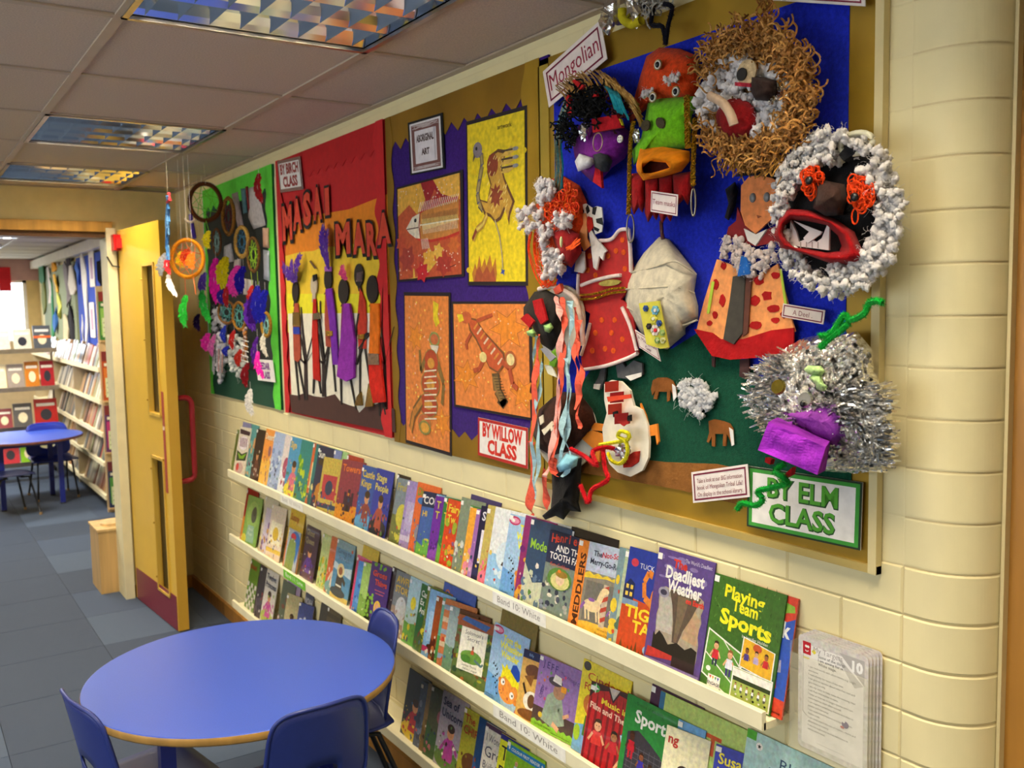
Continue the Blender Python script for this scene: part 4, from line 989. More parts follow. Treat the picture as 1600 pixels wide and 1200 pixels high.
@custom
def monster(A):
    A.rect(0, 0, 1, 1, C('b8bcc8')); A.ell(.62, .76, .4, .22, C('3474c0'), 20); A.poly([(.8, .9), (1, .6), (.86, .2), (.7, .4)], C('3474c0')); A.ell(.46, .84, .22, .08, C('cc2c38')); A.poly([(.05, 0), (.1, .5), (.2, .74), (.5, .8), (.72, .72), (.8, .45), (.7, 0)], C('8ca050')); A.ell(.36, .76, .03, .02, WH, 8); A.ell(.6, .74, .03, .02, WH, 8); A.line([(.4, .0), (.44, .28)], .02, C('54702c'))
@custom
def iwonder(A):
    A.rect(0, 0, 1, 1, C('ddd8cc')); A.rect(0, .94, 1, 1, C('4c2c4c')); A.text('I Wonder Why', .08, .78, .12, C('34304c'), w=1.0); A.text('Greeks', .08, .58, .17, C('34304c'), w=1.0); A.text('Built Temples', .08, .42, .12, C('34304c'), w=1.1); A.ell(.7, .15, .3, .15, C('6c4488')); A.rect(.05, .05, .4, .25, C('b89050')); A.rect(.0, .3, .14, .36, C('4cb030'))
@custom
def tobe(A):
    A.rect(0, 0, 1, 1, C('ecec2c')); A.rect(0, .93, 1, 1, C('2c2c84')); A.text('To', .08, .68, .22, C('2c2830'), w=.5); A.text('Be', .08, .42, .22, C('2c2830'), w=.5)
@custom
def firstreader(A):
    A.rect(0, 0, 1, 1, C('8cc024')); A.poly([(0, .96), (1, .96), (1, .86), (0, .86)], C('2484c0')); A.text('COLOUR FIRST READER', .12, .89, .045, WH, w=.76, bold=.02); A.star(.06, .91, .03, WH); A.star(.94, .91, .03, WH); kid(A, .3, .66, .12, C('b8d4e8'), C('a8b820')); A.ell(.72, .72, .16, .06, C('c84830')); A.ell(.72, .66, .1, .07, SKIN); A.line([(.4, .5), (.6, .42)], .05, C('2c2c2c'))

# (x of left edge at the lip, x and y of the top left corner, width in m, colour, style, second colour, third colour, title, title colour, short name, description)
B1 = [
 (355, 359, 671, .10, '6f7f34', 'land', '8c9a4c', 'b8b060', '', '', 'olive book at the left end', 'thin olive green book at the far left end'),
 (360, 373, 641, .15, '8c8cb8', 'spots', 'c88c5c', 'e0d8c8', '', '', 'tall lavender book', 'tall lavender book rising above its neighbours'),
 (366, 381, 649, .16, '5aa0a0', 'spots', '7cc4c0', 'd8a068', '', '', 'teal book at the back', 'tall teal book half hidden at the back'),
 (368, 373, 666, .105, 'dcd0bc', 'maskbook', '', '', '', '', 'book of grinning masks', 'cream book printed with purple and green grinning masks'),
 (387, 392.5, 670, .10, '2c1c20', 'fig', '4c2c28', '6c3c30', '', '', 'black book', 'nearly black narrow book'),
 (394, 409.5, 662, .14, 'f09c48', 'land', 'f4c050', '9c6870', 'Desert', 'f4ecd0', 'orange desert book', 'bright orange to yellow desert book'),
 (408, 424.6, 665.5, .15, 'a8bce0', 'spots', '8498c8', 'd4e0e8', '', '', 'pale blue snow book', 'pale blue snowy book'),
 (426, 439, 676, .12, 'e4d8d4', 'split', 'e8ecf0', 'b04c6c', '', '', 'white and pink book', 'white book with a thin pink spine'),
 (433, 450, 670, .15, '4898c4', 'fig', 'e8dc3c', 'd86c88', 'Sign', 'e8c868', 'blue book with a sign board', 'sky blue book with a yellow sign board'),
 (451, 463.7, 676, .14, '288480', 'spots', '6ca828', 'c4d828', '', '', 'green dragon book', 'teal book with a yellow green dragon'),
 (469, 482, 688, .13, 'd0602c', 'band', '48586c', 'e8d8a0', '', '', 'orange red spiral book', 'orange red book with a stitched edge'),
 (474, 486, 685, .13, '207878', 'spots', '145458', 'e8d890', '', '', 'dark teal book', 'dark teal book'),
 (480, 492.5, 682, .15, '24284c', 'animal', 'c07c2c', '3c2c18', 'Sun', 'f0ece0', 'navy book with a lion', 'navy book with white title and golden beast'),
 (491, 508, 688, .17, 'a4d088', 'land', '88c070', 'c8dca0', '', '', 'wide pale green book', 'wide pale green book at the back'),
 (500, 518, 702, .155, '7c88bc', 'land', '98a4cc', 'c0c8e0', '', '', 'lavender blue book', 'lavender blue book with a torn white corner'),
 (497, 506, 713, .125, 'c8b050', 'band', '2c3c5c', 'b83c48', '', '', 'gold edged football book', 'gold edged book with a red sky and footballer'),
 (519, 536, 712, .13, 'b03828', 'stripe', '8c2820', 'c85040', '', '', 'thin red book', 'thin red book showing only its top edge'),
 (522, 536, 717.5, .145, '8c3448', 'castle', 'd88c28', '3c2038', 'Towers', 'e87838', 'red sunset book', 'dark red book with a tower at sunset'),
 (545, 560, 727.5, .13, '2c54a0', 'fig', '54a0d0', '8c3c38', 'Castle|Kings', 'e8c848', 'blue waterfall book', 'blue book with a waterfall and red figures'),
 (567.5, 578, 732, .125, '24349c', 'fig', '14182c', 'a84838', 'Stage|People', 'e0d060', 'royal blue crowd book', 'royal blue book with a crowd in red'),
 (599, 607, 741, .09, '28181c', 'land', '501c28', '3c2428', '', '', 'black stack', 'black paperback facing away after the crowd book'),
 (601, 614, 747, .12, '788890', 'split', '6c7440', 'c8c048', 'Fruit', 'b8a850', 'grey banana book', 'grey green book with a yellow banana'),
 (614, 630, 752, .13, '9c88c0', 'band', 'c8c0d8', 'b4a8cc', '', '', 'lilac book', 'plain lilac book'),
 (630, 643, 754, .14, 'e06830', 'animal', '8c8894', '2c68a8', 'Dinosaur', '6c9c40', 'orange tiger book', 'orange book with a grey striped beast'),
 (641, 664, 769, .13, '2c3450', 'land', '4c3428', '543c30', 'COLD', 'e8e4dc', 'navy book lettered CO', 'navy and brown book, white letters CO'),
 (648, 660, 790, .11, '4464a0', 'land', '6cac48', 'c8d040', 'Hi', 'e8c440', 'blue feather book', 'blue book with a pale green feather'),
 (660, 677, 773.6, .13, '88b8dc', 'land', 'a8d0e8', 'd0e4f0', '', '', 'thin sky blue book', 'thin sky blue book'),
 (664, 680, 775, .13, '6c2c98', 'fig', '8c48b0', '4c1c70', 'T|T', 'c8c840', 'purple book lettered T', 'purple book with yellow letters T'),
 (678, 688, 776, .12, '347c3c', 'land', '6ca838', 'd8c848', 'The|Ta', 'e8dc50', 'narrow green book', 'narrow green book with yellow letters'),
 (680, 697.5, 780, .13, 'd8401c', 'spots', 'e89828', '98b030', 'Fairy|Tw', 'f0d840', 'red Fairy book', 'red book with orange pears, lettered Fair and Tw'),
 (698.6, 716, 778, .12, '7c8c78', 'spots', '98a468', 'd0d4c8', '', '', 'grey green book', 'grey green speckled book'),
 (706, 725.7, 774.7, .16, '342c68', 'land', '443c80', '5c4c90', 'The', 'b0a0d8', 'dark indigo book', 'dark indigo book standing taller at the back'),
 (712.7, 731, 791, .13, '388438', 'fig', '54a448', '8c6c30', 'T', 'e8e040', 'green letter T book', 'leaf green book with one yellow letter'),
 (720, 737.6, 793, .13, 'f0a838', 'spots', 'e08898', 'f0c060', '', '', 'yellow orange book', 'yellow orange book with pink dots'),
 (730, 745, 795, .12, 'a06cac', 'land', 'b888c0', 'd8a8b0', '', '', 'mauve book', 'mauve book with a brown tail'),
 (733, 753.8, 791, .13, '1c1c40', 'band', '2c2c58', 'e8e4f0', 'S', 'e8e8f0', 'midnight blue book', 'midnight blue book with one white letter S'),
 (742, 761.4, 790, .13, 'c8b460', 'fig', 'e87890', 'd84c38', '', '', 'tan book with a girl', 'tan book with a girl in pink, red edged'),
 (756, 768, 792, .165, 'e8ecec', 'split', '98c8ec', 'd8e8f0', '', '', 'white and blue whistle book', 'white and pale blue book with small black notes'),
 (777.7, 789, 803, .16, 'a0ccec', 'tomwonder', '', '', '', '', 'second pale blue whistle book', 'pale blue whistling book, copy beneath the magenta badge'),
 (798, 811, 806, .13, '90286c', 'spots', 'd8a030', '6c1c70', '', '', 'magenta book', 'magenta and purple book with gold stars'),
 (807, 822, 810.5, .17, '28486c', 'land', 'c8ccb0', '5c7894', '|Modern Do', '98c840', 'dark ocean book', 'dark ocean blue book with a brown cloud'),
 (826, 848, 817, .17, 'e8e4dc', 'land', 'd84838', 'e8c8c0', '', '', 'white book with red doodle', 'white book with a red doodle, showing above'),
 (860, 884, 826, .175, '201c20', 'band', '8ab030', '3c1c1c', '|', 'c83028', 'black and green book', 'black topped book with a lime edge at the back'),
 (837, 855, 829, .165, '1f2a4c', 'henrietta', '', '', '', '', 'Henrietta book', 'book titled Henrietta and the Tooth Fairy, dark blue top'),
 (883, 902.7, 843, .178, '8a8474', 'merry', '', '', '', '', 'Merry-Go-Round book', 'orange spined book titled The Not-So Merry-Go-Round'),
 (942, 954, 856, .12, '7c98a0', 'spots', 'c83028', 'e8c838', '', '', 'thin red and yellow book', 'thin book with red and yellow at its foot'),
 (953, 966, 860, .13, 'b8c4a0', 'spots', '50705c', 'd8d4b0', '', '', 'pale mossy book', 'pale mossy green book'),
 (949, 982, 858, .165, '233a9c', 'tiger', '', '', '', '', 'tiger tales book', 'blue and orange book titled Tiger Tales'),
 (993.7, 1021.6, 857, .165, '5a4488', 'deadliest', '', '', '', '', 'deadliest weather book', 'purple book titled The Deadliest Weather on Earth with a tornado'),
 (1160, 1178, 924, .112, 'd84028', 'redeck', '', '', '', '', 'red and blue hardback', 'red and blue hardback showing the letters eck'),
 (1078.7, 1108, 900, .186, '3c6a24', 'playing', '', '', '', '', 'playing team sports book', 'grass green book titled Playing Team Sports'),
]
B2 = [
 (367, 380, 764, .16, 'a81c24', 'split', 'e08c34', 'e8dccc', '', '', 'red book at the left end', 'dark red book standing at the far left end'),
 (374.7, 386.6, 773.7, .15, '7ca84c', 'greenlady', '', '', '', '', 'green portrait book', 'leaf green book with a grey portrait'),
 (396, 407, 772, .17, 'd8d0b8', 'land', 'c8bc9c', 'e8e0cc', '', '', 'tall cream book', 'tall cream book at the back with a spiral edge'),
 (399.4, 413, 794, .12, 'd8cce0', 'spots', '6c3c8c', 'd8a050', '', '', 'white and purple book', 'white book with purple and orange patches'),
 (410, 422, 789, .145, 'e8d4c0', 'band', 'e8c038', 'f8f0d0', '', '', 'cream mouse book', 'cream book with a yellow panel and black mouse'),
 (430, 450.7, 792, .16, 'e8c030', 'split', 'd87838', 'f0d838', 'Sunny', 'c8602c', 'yellow sun book', 'yellow and orange book with a sun, at the back'),
 (439, 448, 824, .135, 'b8bcc8', 'monster', '', '', '', '', 'green monster book', 'book with a green monster in a red cap'),
 (459, 470, 820.5, .14, '44283c', 'fig', '5c384c', '5c3490', 'Ghost|Queen', 'b8a878', 'dark maroon ghost book', 'dark maroon book with a purple figure'),
 (483, 496, 835, .13, 'c8d488', 'spots', 'e0c030', '88b83c', '', '', 'pale green and yellow book', 'pale green and yellow book with playing children'),
 (497, 509, 839, .13, 'd86838', 'fig', '70a0a0', 'e8d8c0', '', '', 'orange and teal book', 'orange and teal book'),
 (505, 521, 843.7, .155, '5c94b8', 'carving', '', '', '', '', 'carving the sea path book', 'blue book titled Carving the Sea Path with a child in a hood'),
 (542, 560, 854, .13, 'd8b838', 'land', 'c8a030', '8cb83c', '', '', 'mustard book', 'mustard yellow book leaning at the back'),
 (538.6, 553.6, 868, .12, 'd84878', 'fig', 'c03868', 'e8e0e8', '', '', 'hot pink book', 'hot pink book with a white bird'),
 (551, 561.5, 874.6, .12, '4c8cd0', 'spots', '74a8e0', '305ca8', '', '', 'bright blue book', 'bright blue speckled book'),
 (557.6, 568.6, 877, .12, 'a8cc70', 'land', '88b050', 'c8dc98', '', '', 'light green book', 'light green book'),
 (567, 576.6, 876, .125, '40247c', 'gross', '', '', '', '', 'Gross Things book', 'dark purple book titled Gross Things'),
 (592, 600, 886, .09, '281828', 'land', '402040', '201420', '', '', 'black purple book', 'black purple paperback in shadow'),
 (597, 611, 892, .135, '788088', 'split', 'a08878', 'c8ccd0', 'AWFUL|STORY', 'e8c048', 'grey Awful book', 'grey book with yellow and red block letters'),
 (618, 632, 902, .13, 'b0d4e0', 'land', '60a848', 'e8d838', '', '', 'pale garden book', 'pale blue and green garden book'),
 (634, 651, 914, .14, '1f6a30', 'fig', '3c5c28', '78402c', 'Car|Ex|Ani', 'f0f0e8', 'dark green Ex Ani book', 'dark green book with white letters Car Ex Ani'),
 (646.6, 668, 917, .13, '6c7c30', 'spots', '4c6824', 'e0d838', '', '', 'olive book', 'olive green book with yellow letters'),
 (655, 673.5, 921, .13, '88b8e0', 'band', 'c03868', 'a8cce8', '', '', 'sky blue and pink book', 'sky blue book with a pink badge'),
 (665, 683.4, 932, .13, '9c4c20', 'land', '5c2c18', 'c87838', '', '', 'brown orange book', 'brown orange book with a dark hill'),
 (664, 686, 908, .19, '2c58b0', 'land', '3c70c8', 'd87040', 'On', 'c86848', 'wide blue book', 'wide deep blue book standing at the back'),
 (673.5, 693, 935, .13, '60a890', 'split', '4c9048', 'e8e4c8', '', '', 'sea green panda book', 'sea green book with a small white panda face'),
 (682, 699, 935, .145, 'c87848', 'stripe', '90a0b0', 'd0b898', '', '', 'orange striped book', 'orange and grey striped book'),
 (689, 707, 946, .13, '98aca8', 'land', '6c9070', 'b8c0b0', '', '', 'grey marsh book', 'grey green marsh book'),
 (702, 721, 952, .13, '5c3418', 'spots', 'a86028', '3c2010', '', '', 'dark brown book', 'dark brown and orange leaf book'),
 (704.7, 721, 958, .15, '5c7038', 'solomon', '', '', '', '', "Solomon's Secret book", "leafy book titled Solomon's Secret with a white panel"),
 (752, 775.5, 946.4, .175, '7c6c30', 'band', '9c8c58', '8c9480', '|Myself|Grandma', '3c3420', 'gold framed book', 'dull gold framed book at the back'),
 (750, 765.6, 973.3, .175, 'a4c8e8', 'tomwonder', '', '', '', '', 'Tom the Whistling Wonder book', 'pale blue book titled Tom the Whistling Wonder, boy in a blue cap'),
 (801, 815, 1013, .15, 'e0b058', 'goats', '', '', '', '', 'goat tales book', 'tan book with goats and a navy top'),
 (823, 837.5, 1023, .158, '9a78b4', 'jeff', '', '', '', '', 'Jeff book', 'lilac book titled Jeff with a seated man'),
 (876, 903.6, 1035, .18, 'f0dc38', 'cinders', '', '', '', '', 'yellow Ci book', 'bright yellow book with a child in a green jumper'),
 (985, 1005, 1073, .16, '4c2c44', 'land', '3c6c38', '7c5c88', '', '', 'dark plum book', 'dark plum book showing only its top corner'),
 (1000, 1024, 1084, .25, 'bcd474', 'flyt', '', '', '', '', 'Fly book', 'wide pale green book with orange title starting Fly'),
 (906, 925, 1063.6, .16, 'b81c24', 'music', '', '', '', '', 'Music book', 'red curtained book titled Music in Film and Theatre'),
 (958, 976, 1084, .17, '2f8a3c', 'sport', '', '', '', '', 'green Sport book', 'green book titled Sport with children in kit'),
 (1036, 1056, 1125, .18, '6ca8dc', 'split', 'a8ccec', 'e0d830', '|D', 'e8e040', 'sky book with a yellow D', 'sky blue book with one big yellow letter'),
 (1028, 1045, 1130, .11, 'f0e8c0', 'fig', '90a8c0', '3c2c28', 'ng', 'c03028', 'cream ng book', 'cream book with red letters ng'),
 (1100, 1115, 1161, .12, '3440b0', 'fig', '4c58c8', '8c3c78', 'Susan|Loves', 'f0e040', 'royal blue Loves book', 'small royal blue book with yellow title Loves'),
 (1136, 1154, 1138, .24, '9cc8cc', 'bigb', '', '', '', '', 'Big Blue book', 'large pale aqua book titled BIG BLUE'),
]
B3 = [
 (373, 387.5, 875.5, .13, '6c9838', 'check', 'e0dcd0', '3c3c30', 'Board', 'b84830', 'green chequered book', 'green book with a black and white chequered foot'),
 (385, 400, 884, .12, '50404c', 'land', '6c5860', '3c3038', '', '', 'dark mauve book', 'dark mauve paperback'),
 (391, 405, 888, .11, '3c3438', 'land', '544850', '2c282c', '', '', 'charcoal book', 'charcoal paperback'),
 (396.6, 415, 892, .14, 'e0d8cc', 'fig', 'a8b850', 'c84c98', 'Twelve|Princess', '2c3450', 'white princess book', 'white book with dancing princesses'),
 (427, 442.5, 905, .16, 'a890b0', 'land', '9080a0', 'c0a8c4', '', '', 'lilac grey book', 'lilac grey book at the back'),
 (424, 437, 907, .15, '60684c', 'spots', '80482c', '38402c', '', '', 'dark forest book', 'dark olive book with a brown tree face'),
 (438, 451.6, 927, .11, 'b8ac80', 'fig', 'c8bc90', '8c7c50', '', '', 'sandy book', 'small sandy beige book'),
 (456, 470, 928, .14, '44465c', 'land', 'c8c8cc', '2c3044', 'NOAH', 'd8d4d8', 'slate lettered book', 'slate book with white letters across the top'),
 (458, 469, 940, .10, '3c4c8c', 'spots', '5c6ca8', 'c8ccd8', '', '', 'small blue book', 'small blue and white book in front'),
 (480, 494, 942, .11, '4c4430', 'land', '6c6040', '3c3424', '', '', 'dark brown low book', 'dark brown book near the table'),
 (492, 506, 950, .12, '6c5c3c', 'stripe', '54482c', '8c7848', '', '', 'tan striped low book', 'tan striped book behind the table edge'),
 (612, 632, 1048.5, .15, '2c3440', 'fig', 'e0c030', 'b02c3c', '', '', 'dark red dancers book', 'dark book with red dancers and a yellow foot'),
 (636.5, 652, 1066.5, .13, '4c5c78', 'spots', '7884a0', '38445c', '', '', 'slate blue book', 'slate blue speckled book'),
 (644, 664, 1071, .13, '8c7040', 'land', '705830', 'a88c50', '', '', 'tan brown book', 'tan brown book'),
 (650, 672, 1075.5, .14, '54583c', 'land', '3c5c34', 'a85c68', '', '', 'moss green low book', 'mossy dark book with a pink flower'),
 (665, 689, 1083, .145, 'a8a0b0', 'fig', '60803c', 'b03c98', 'Sea of|Unicorn', '2c3054', 'lilac fairy book', 'pale lilac book with figures in pink and orange'),
 (700, 719.7, 1108.5, .13, 'b4b034', 'animal', '6c4424', '988c28', 'The|CHIPS', 'b0482c', 'mustard Chips book', 'mustard green book with brown lettering'),
 (722, 741.5, 1123.5, .13, '1c4474', 'land', '2c5890', '90482c', '', '', 'deep blue low book', 'deep blue book with an orange band'),
 (736, 752, 1131, .14, 'ddd8cc', 'iwonder', '', '', '', '', 'I Wonder book', 'grey white book lettered I Won Gre Built'),
 (757, 776, 1149, .13, 'ecec2c', 'tobe', '', '', '', '', 'lemon yellow book', 'lemon yellow book with large black letters To'),
 (768, 788, 1159.5, .165, '8cc024', 'firstreader', '', '', '', '', 'first reader book', 'green book with a blue Colour First Reader banner'),
]
def build_row(rows, rail_no, phrase):
    z0 = RZ[rail_no]; zt = {1: Z1, 2: Z2, 3: Z3}[rail_no]; placed = []
    GAP = .0004; Y = []
    for (xb, xt, yt) in [r[:3] for r in rows]:
        yb = px_on_lip(xb, zt, -.072); top = onX(xt, yt, -.030); Y.append((yb+top.y)/2 if abs(yb-top.y) < .08 else yb)
    back = ['back' in r[-1] or 'showing' in r[-1] or 'taller' in r[-1] or 'wide' in r[-1] for r in rows]; Wd = [r[3] for r in rows]; nxt = None
    for i in range(len(rows)-1, -1, -1):       # fanned like shingles: a book's hidden right edge stays short of its neighbour's
        if back[i]: continue
        if rows[i][5] in ('redeck', 'bigb'): continue
        if nxt is not None and Y[nxt] > Y[i]-Wd[i]: Wd[i] = max(.035, min(Wd[i], Y[i]-(Y[nxt]-Wd[nxt])-.016))
        nxt = i
    for idx in sorted(range(len(rows)), key=lambda i: (not back[i], i)):
        (xb, xt, yt, w, bg, st, c2, c3, title, tc, short, desc) = rows[idx]
        yb = px_on_lip(xb, zt, -.072); top = onX(xt, yt, -.030); y = Y[idx]; w = Wd[idx]
        h = max(.10, min(.248, (top.z-z0)/CN)); th = {1: .0025, 2: .0026, 3: .003}[rail_no]*(1.5 if st in ('jeff', 'redeck') else 1)
        if st == 'redeck': y = 1.126+w
        yL, yR = y, y-w
        # lay the back face on everything already standing there (books further left lie underneath)
        cons = []
        for (pL, pR, dL, dR, pt) in placed:
            lo, hi = max(yR, pR), min(yL, pL)
            if hi <= lo: continue
            for yy in (lo, hi): cons.append((yy, dR+(dL-dR)*(yy-pR)/(pL-pR)+pt+GAP))
        best = None
        dmin = max(0, (h*SN-.0368)/CN)
        for kR in range(0, 40):
            dR_ = dmin+kR*.0012
            dL_ = dmin
            ok = True
            for (yy, dd) in cons:
                s = (yy-yR)/w
                if s < 1e-4:
                    if dR_ < dd: ok = False; break
                    continue
                dL_ = max(dL_, (dd-dR_*(1-s))/s)
            if not ok: continue
            cost = dR_+max(0, dL_-dR_-.02-.06*w)*1.5
            if best is None or cost < best[0]: best = (cost, dL_, dR_)
        _, dL, dR = best if best else (0, .02, .02)
        dL = min(dL, .0385); dR = min(dR, .0385); placed.append((yL, yR, dL, dR, th))
        base = V3((-.0378, 0, z0+.0008))
        PL = base+V3((0, yL, 0))+NOUT*dL; PR = base+V3((0, yR, 0))+NOUT*dR
        PL.z = PR.z = z0+.0008
        U = PR-PL; V = VUP*h; N = U.cross(V).normalized()
        if N.x > 0: N = -N
        where = {1: 'topmost ledge', 2: 'middle ledge', 3: 'lowest ledge'}[rail_no]
        label = f'{desc}, {where}'
        t = thing('picture_book', (PL+PR)/2, label, 'book', f'children\'s books on the {where}')
        col = C(bg); ct = .0006
        # cover: back board, spine, front board
        m = MB(); m.obox(PL, U, V, N*ct, col).obox(PL+N*(th-ct), U, V, N*ct, col).obox(PL, U*(.004), V, N*th, col)
        m.build('cover', 'gloss_print', t)
        MB().obox(PL+N*(ct+.0001)+U*.006+V*.008, U*.984, V*.984, N*(th-2*ct-.0002), C('e9e3d2')).build('page_block', 'pages', t)
        A = Art(PL+N*th, U, V, lift=.0003, step=.00002)
        if st in CUSTOM: CUSTOM[st](A)
        else: cover_generic(A, st, C(c2), C(c3), title, C(tc) if tc else WH, idx*7+rail_no)
        if A.f:
            A.build('cover_print', 'gloss_print', t)
        if idx % 2 == 0 or st in ('playing', 'deadliest', 'merry'):
            B = Art(PL+N*th, U, V, lift=.0032 if False else .0016, step=.00002); B.rect(.01, .93 if idx % 3 else .90, .01+.013/w, .985 if idx % 3 else .955, WH); B.build('sticker', 'paper', t)
    return placed
build_row(B1, 1, 'top'); build_row(B2, 2, 'middle'); build_row(B3, 3, 'low')
# acrylic holder with laminated sheets
a = V3((-.036, 1.118, .775)); b = V3((-.036, .953, .775))
t = thing('leaflet_holder', (-.018, 1.035, .773), 'clear acrylic leaflet holder fixed to the wall right of the ledges', 'holder')
AC = C('e8e4c8')
MB().box((-.036, .953, .773), (-.0345, 1.120, .955), AC).build('front_panel', 'acrylic', t)
MB().box((-.003, .953, .773), (-.0015, 1.120, .985), AC).build('back_panel', 'acrylic', t)
MB().box((-.0345, .953, .775), (-.003, .9545, .975), AC).build('side_panel', 'acrylic', t)
MB().box((-.0345, 1.1185, .775), (-.003, 1.120, .975), AC).build('side_panel', 'acrylic', t)
MB().box((-.0345, .953, .7730), (-.003, 1.12, .7745), AC).build('base_panel', 'acrylic', t)
for k in range(5):
    off = .0075+k*.0045; y1 = 1.108-.0035*(4-k)*1.0; y0 = y1-.148; z0 = .778; z1 = z0+.222-.0018*k*1.3
    t = thing('laminated_sheet', (-off, (y0+y1)/2, z0), ['rearmost laminated sheet in the clear holder, only its top edge showing', 'laminated sheet second from the wall in the clear holder', 'middle laminated sheet of the five in the clear holder', 'laminated sheet directly behind the front one in the clear holder', 'laminated target sheet headed My Targets, front of the clear holder'][k], 'sheet', 'laminated sheets in the clear holder')
    O = V3((-off, y1, z0)); U = V3((0, y0-y1, 0)); V = V3((0, 0, z1-z0)); r = .06
    out = []
    for (cx, cy, a0) in ((1-r, r*.65, -90), (1-r, 1-r*.65, 0), (r, 1-r*.65, 90), (r, r*.65, 180)):
        for q in range(4): an = radians(a0+30*q); out.append(O+U*(cx+r*cos(an))+V*(cy+r*.65*sin(an)))
    MB().prism(out, (-.0008, 0, 0), C('dcd6d0')).build('laminate', 'gloss_print', t)
    A = Art(O+V3((-.0008, 0, 0)), U, V, lift=.0003)
    A.poly([(.06, .05), (.06, .93), (.72, .93), (.94, .74), (.94, .05)], C('f1ede8'))
    if k == 4:
        A.poly([(.60, .955), (.95, .955), (.95, .745)], C('b9b4b0')); A.poly([(.56, .93), (.94, .74), (.82, .70), (.72, .78)], C('c8c4bf')); A.text('10', .78, .84, .1, C('f4f2ee'), bold=.05)
        A.rect(.07, .84, .19, .95, C('c01828')); A.ell(.12, .91, .02, .012, WH, 8); A.ell(.15, .91, .02, .012, WH, 8); A.line([(.105, .875), (.13, .865), (.155, .875)], .008, WH)
        A.poly([(.2, .88), (.24, .91), (.27, .88), (.24, .86)], C('e8d840')); A.rect(.08, .80, .17, .815, C('e8d860'))
        A.text('My Targets', .23, .885, .055, C('b0a8a4'), w=.42); A.text('Some of the things', .3, .845, .03, C('3c3a40')); A.text('I am aiming for at', .3, .812, .03, C('3c3a40')); A.text('White stage.', .3, .779, .03, C('2c2a30'), bold=.01)
        L = ['I can read words with silent letters, e.g. knight', 'and know.', 'I read silently for most of the time.', "I can give an opinion about what I've read and", 'give reasons why.', 'I use my voice to help make the meaning clear.', 'I can find information in texts.', 'I keep an interest in longer stories and I can', 'come back to them after a break.', 'I can explore underlying themes and ideas in', 'poems and narrative.', 'I can understand features and layout in non-', 'fiction texts.', 'I can understand the use of rhythm, rhyme and', 'alliteration in poetry.', 'I can use a glossary to find definitions in', 'information texts.']
        for i, s_ in enumerate(L): A.text(s_, .16, .735-i*.0345, .021, C('4c4a50'), maxw=.74)
        A.ell(.70, .36, .05, .03, C('4c2c74'), 12); A.ell(.68, .385, .02, .014, WH, 8); A.ell(.66, .33, .03, .012, C('b8404c'), 8); A.line([(.08, .86), (.08, .33), (.14, .30)], .006, C('8c8884')); A.rect(.3, .09, .7, .094, C('c8c4c0'))
    A.build('print', 'paper', t)
# ============================================================ pin boards 1 to 3
def board(name, label, y0, y1, z0, z1, th, col, m='felt', frame=None):
    t = thing('pin_board', (0, (y0+y1)/2, z0), label, 'pin board', 'display boards along the wall')
    MB().box((-th, y1, z0), (-.0005, y0, z1), col).build('backing', m, t)
    if frame:
        f = MB(); w = .016
        f.box((-th-.004, y1-w, z0-w), (0, y1, z1), frame); f.build('side_frame', 'paint', t)
        MB().box((-th-.004, y1-w, z0-w), (0, y0, z0), frame).build('bottom_frame', 'paint', t)
    return t
def sheet(t, name, pts, d, col, m='paper', th=.001):       # pts = (y, z) on the wall
    MB().prism([(-d-th, y, z) for y, z in pts], (th, 0, 0), col).build(name, m, t)
def scallop(y0, y1, z, amp, n, up=1, zig=False):
    o = []
    for i in range(n+1):
        y = y0+(y1-y0)*i/n; o.append((y, z+(amp*up if i % 2 else 0)))
    if zig: return o
    r = []
    for i in range(n*4+1):
        y = y0+(y1-y0)*i/(n*4); r.append((y, z+amp*up*(.5-.5*cos(2*pi*i/8))))
    return r
def scallop_v(z0, z1, y, amp, n):
    return [(y+amp*(.5-.5*cos(2*pi*i/8)), z0+(z1-z0)*i/(n*4)) for i in range(n*4+1)]
# --- green board with dream catchers
b1 = board('b1', 'green bordered board crowded with dream catchers, next to the door', 4.905, 3.86, 1.168, 2.205, .006, C('1f6a3c'))
A_, B_, Zb, Zt = 4.905, 3.86, 1.168, 2.205
sheet(b1, 'dark_green_paper', [(A_-.03, Zb), (B_+.05, Zb), (B_+.05, 1.40), (A_-.03, 1.38)], .0065, C('134a34'))
sheet(b1, 'black_paper', [(A_-.04, 1.36), (B_+.06, 1.30), (B_+.06, 2.10), (A_-.04, 2.09)], .008, C('1d2422'))
GRN = C('5fd83c')
sheet(b1, 'border_strip', [(A_, Zt), (B_, Zt)]+scallop(B_, A_, 2.115, -.022, 22, 1), .0095, GRN)
sheet(b1, 'border_strip', [(B_, Zt), (B_, Zb)]+scallop_v(Zb, Zt, B_+.075, .02, 18), .0105, GRN)
sheet(b1, 'border_strip', [(A_, Zt), (A_, Zb)]+[(A_-.06+(y-A_), z) for y, z in scallop_v(Zb, Zt, A_, .02, 18)], .0105, GRN)
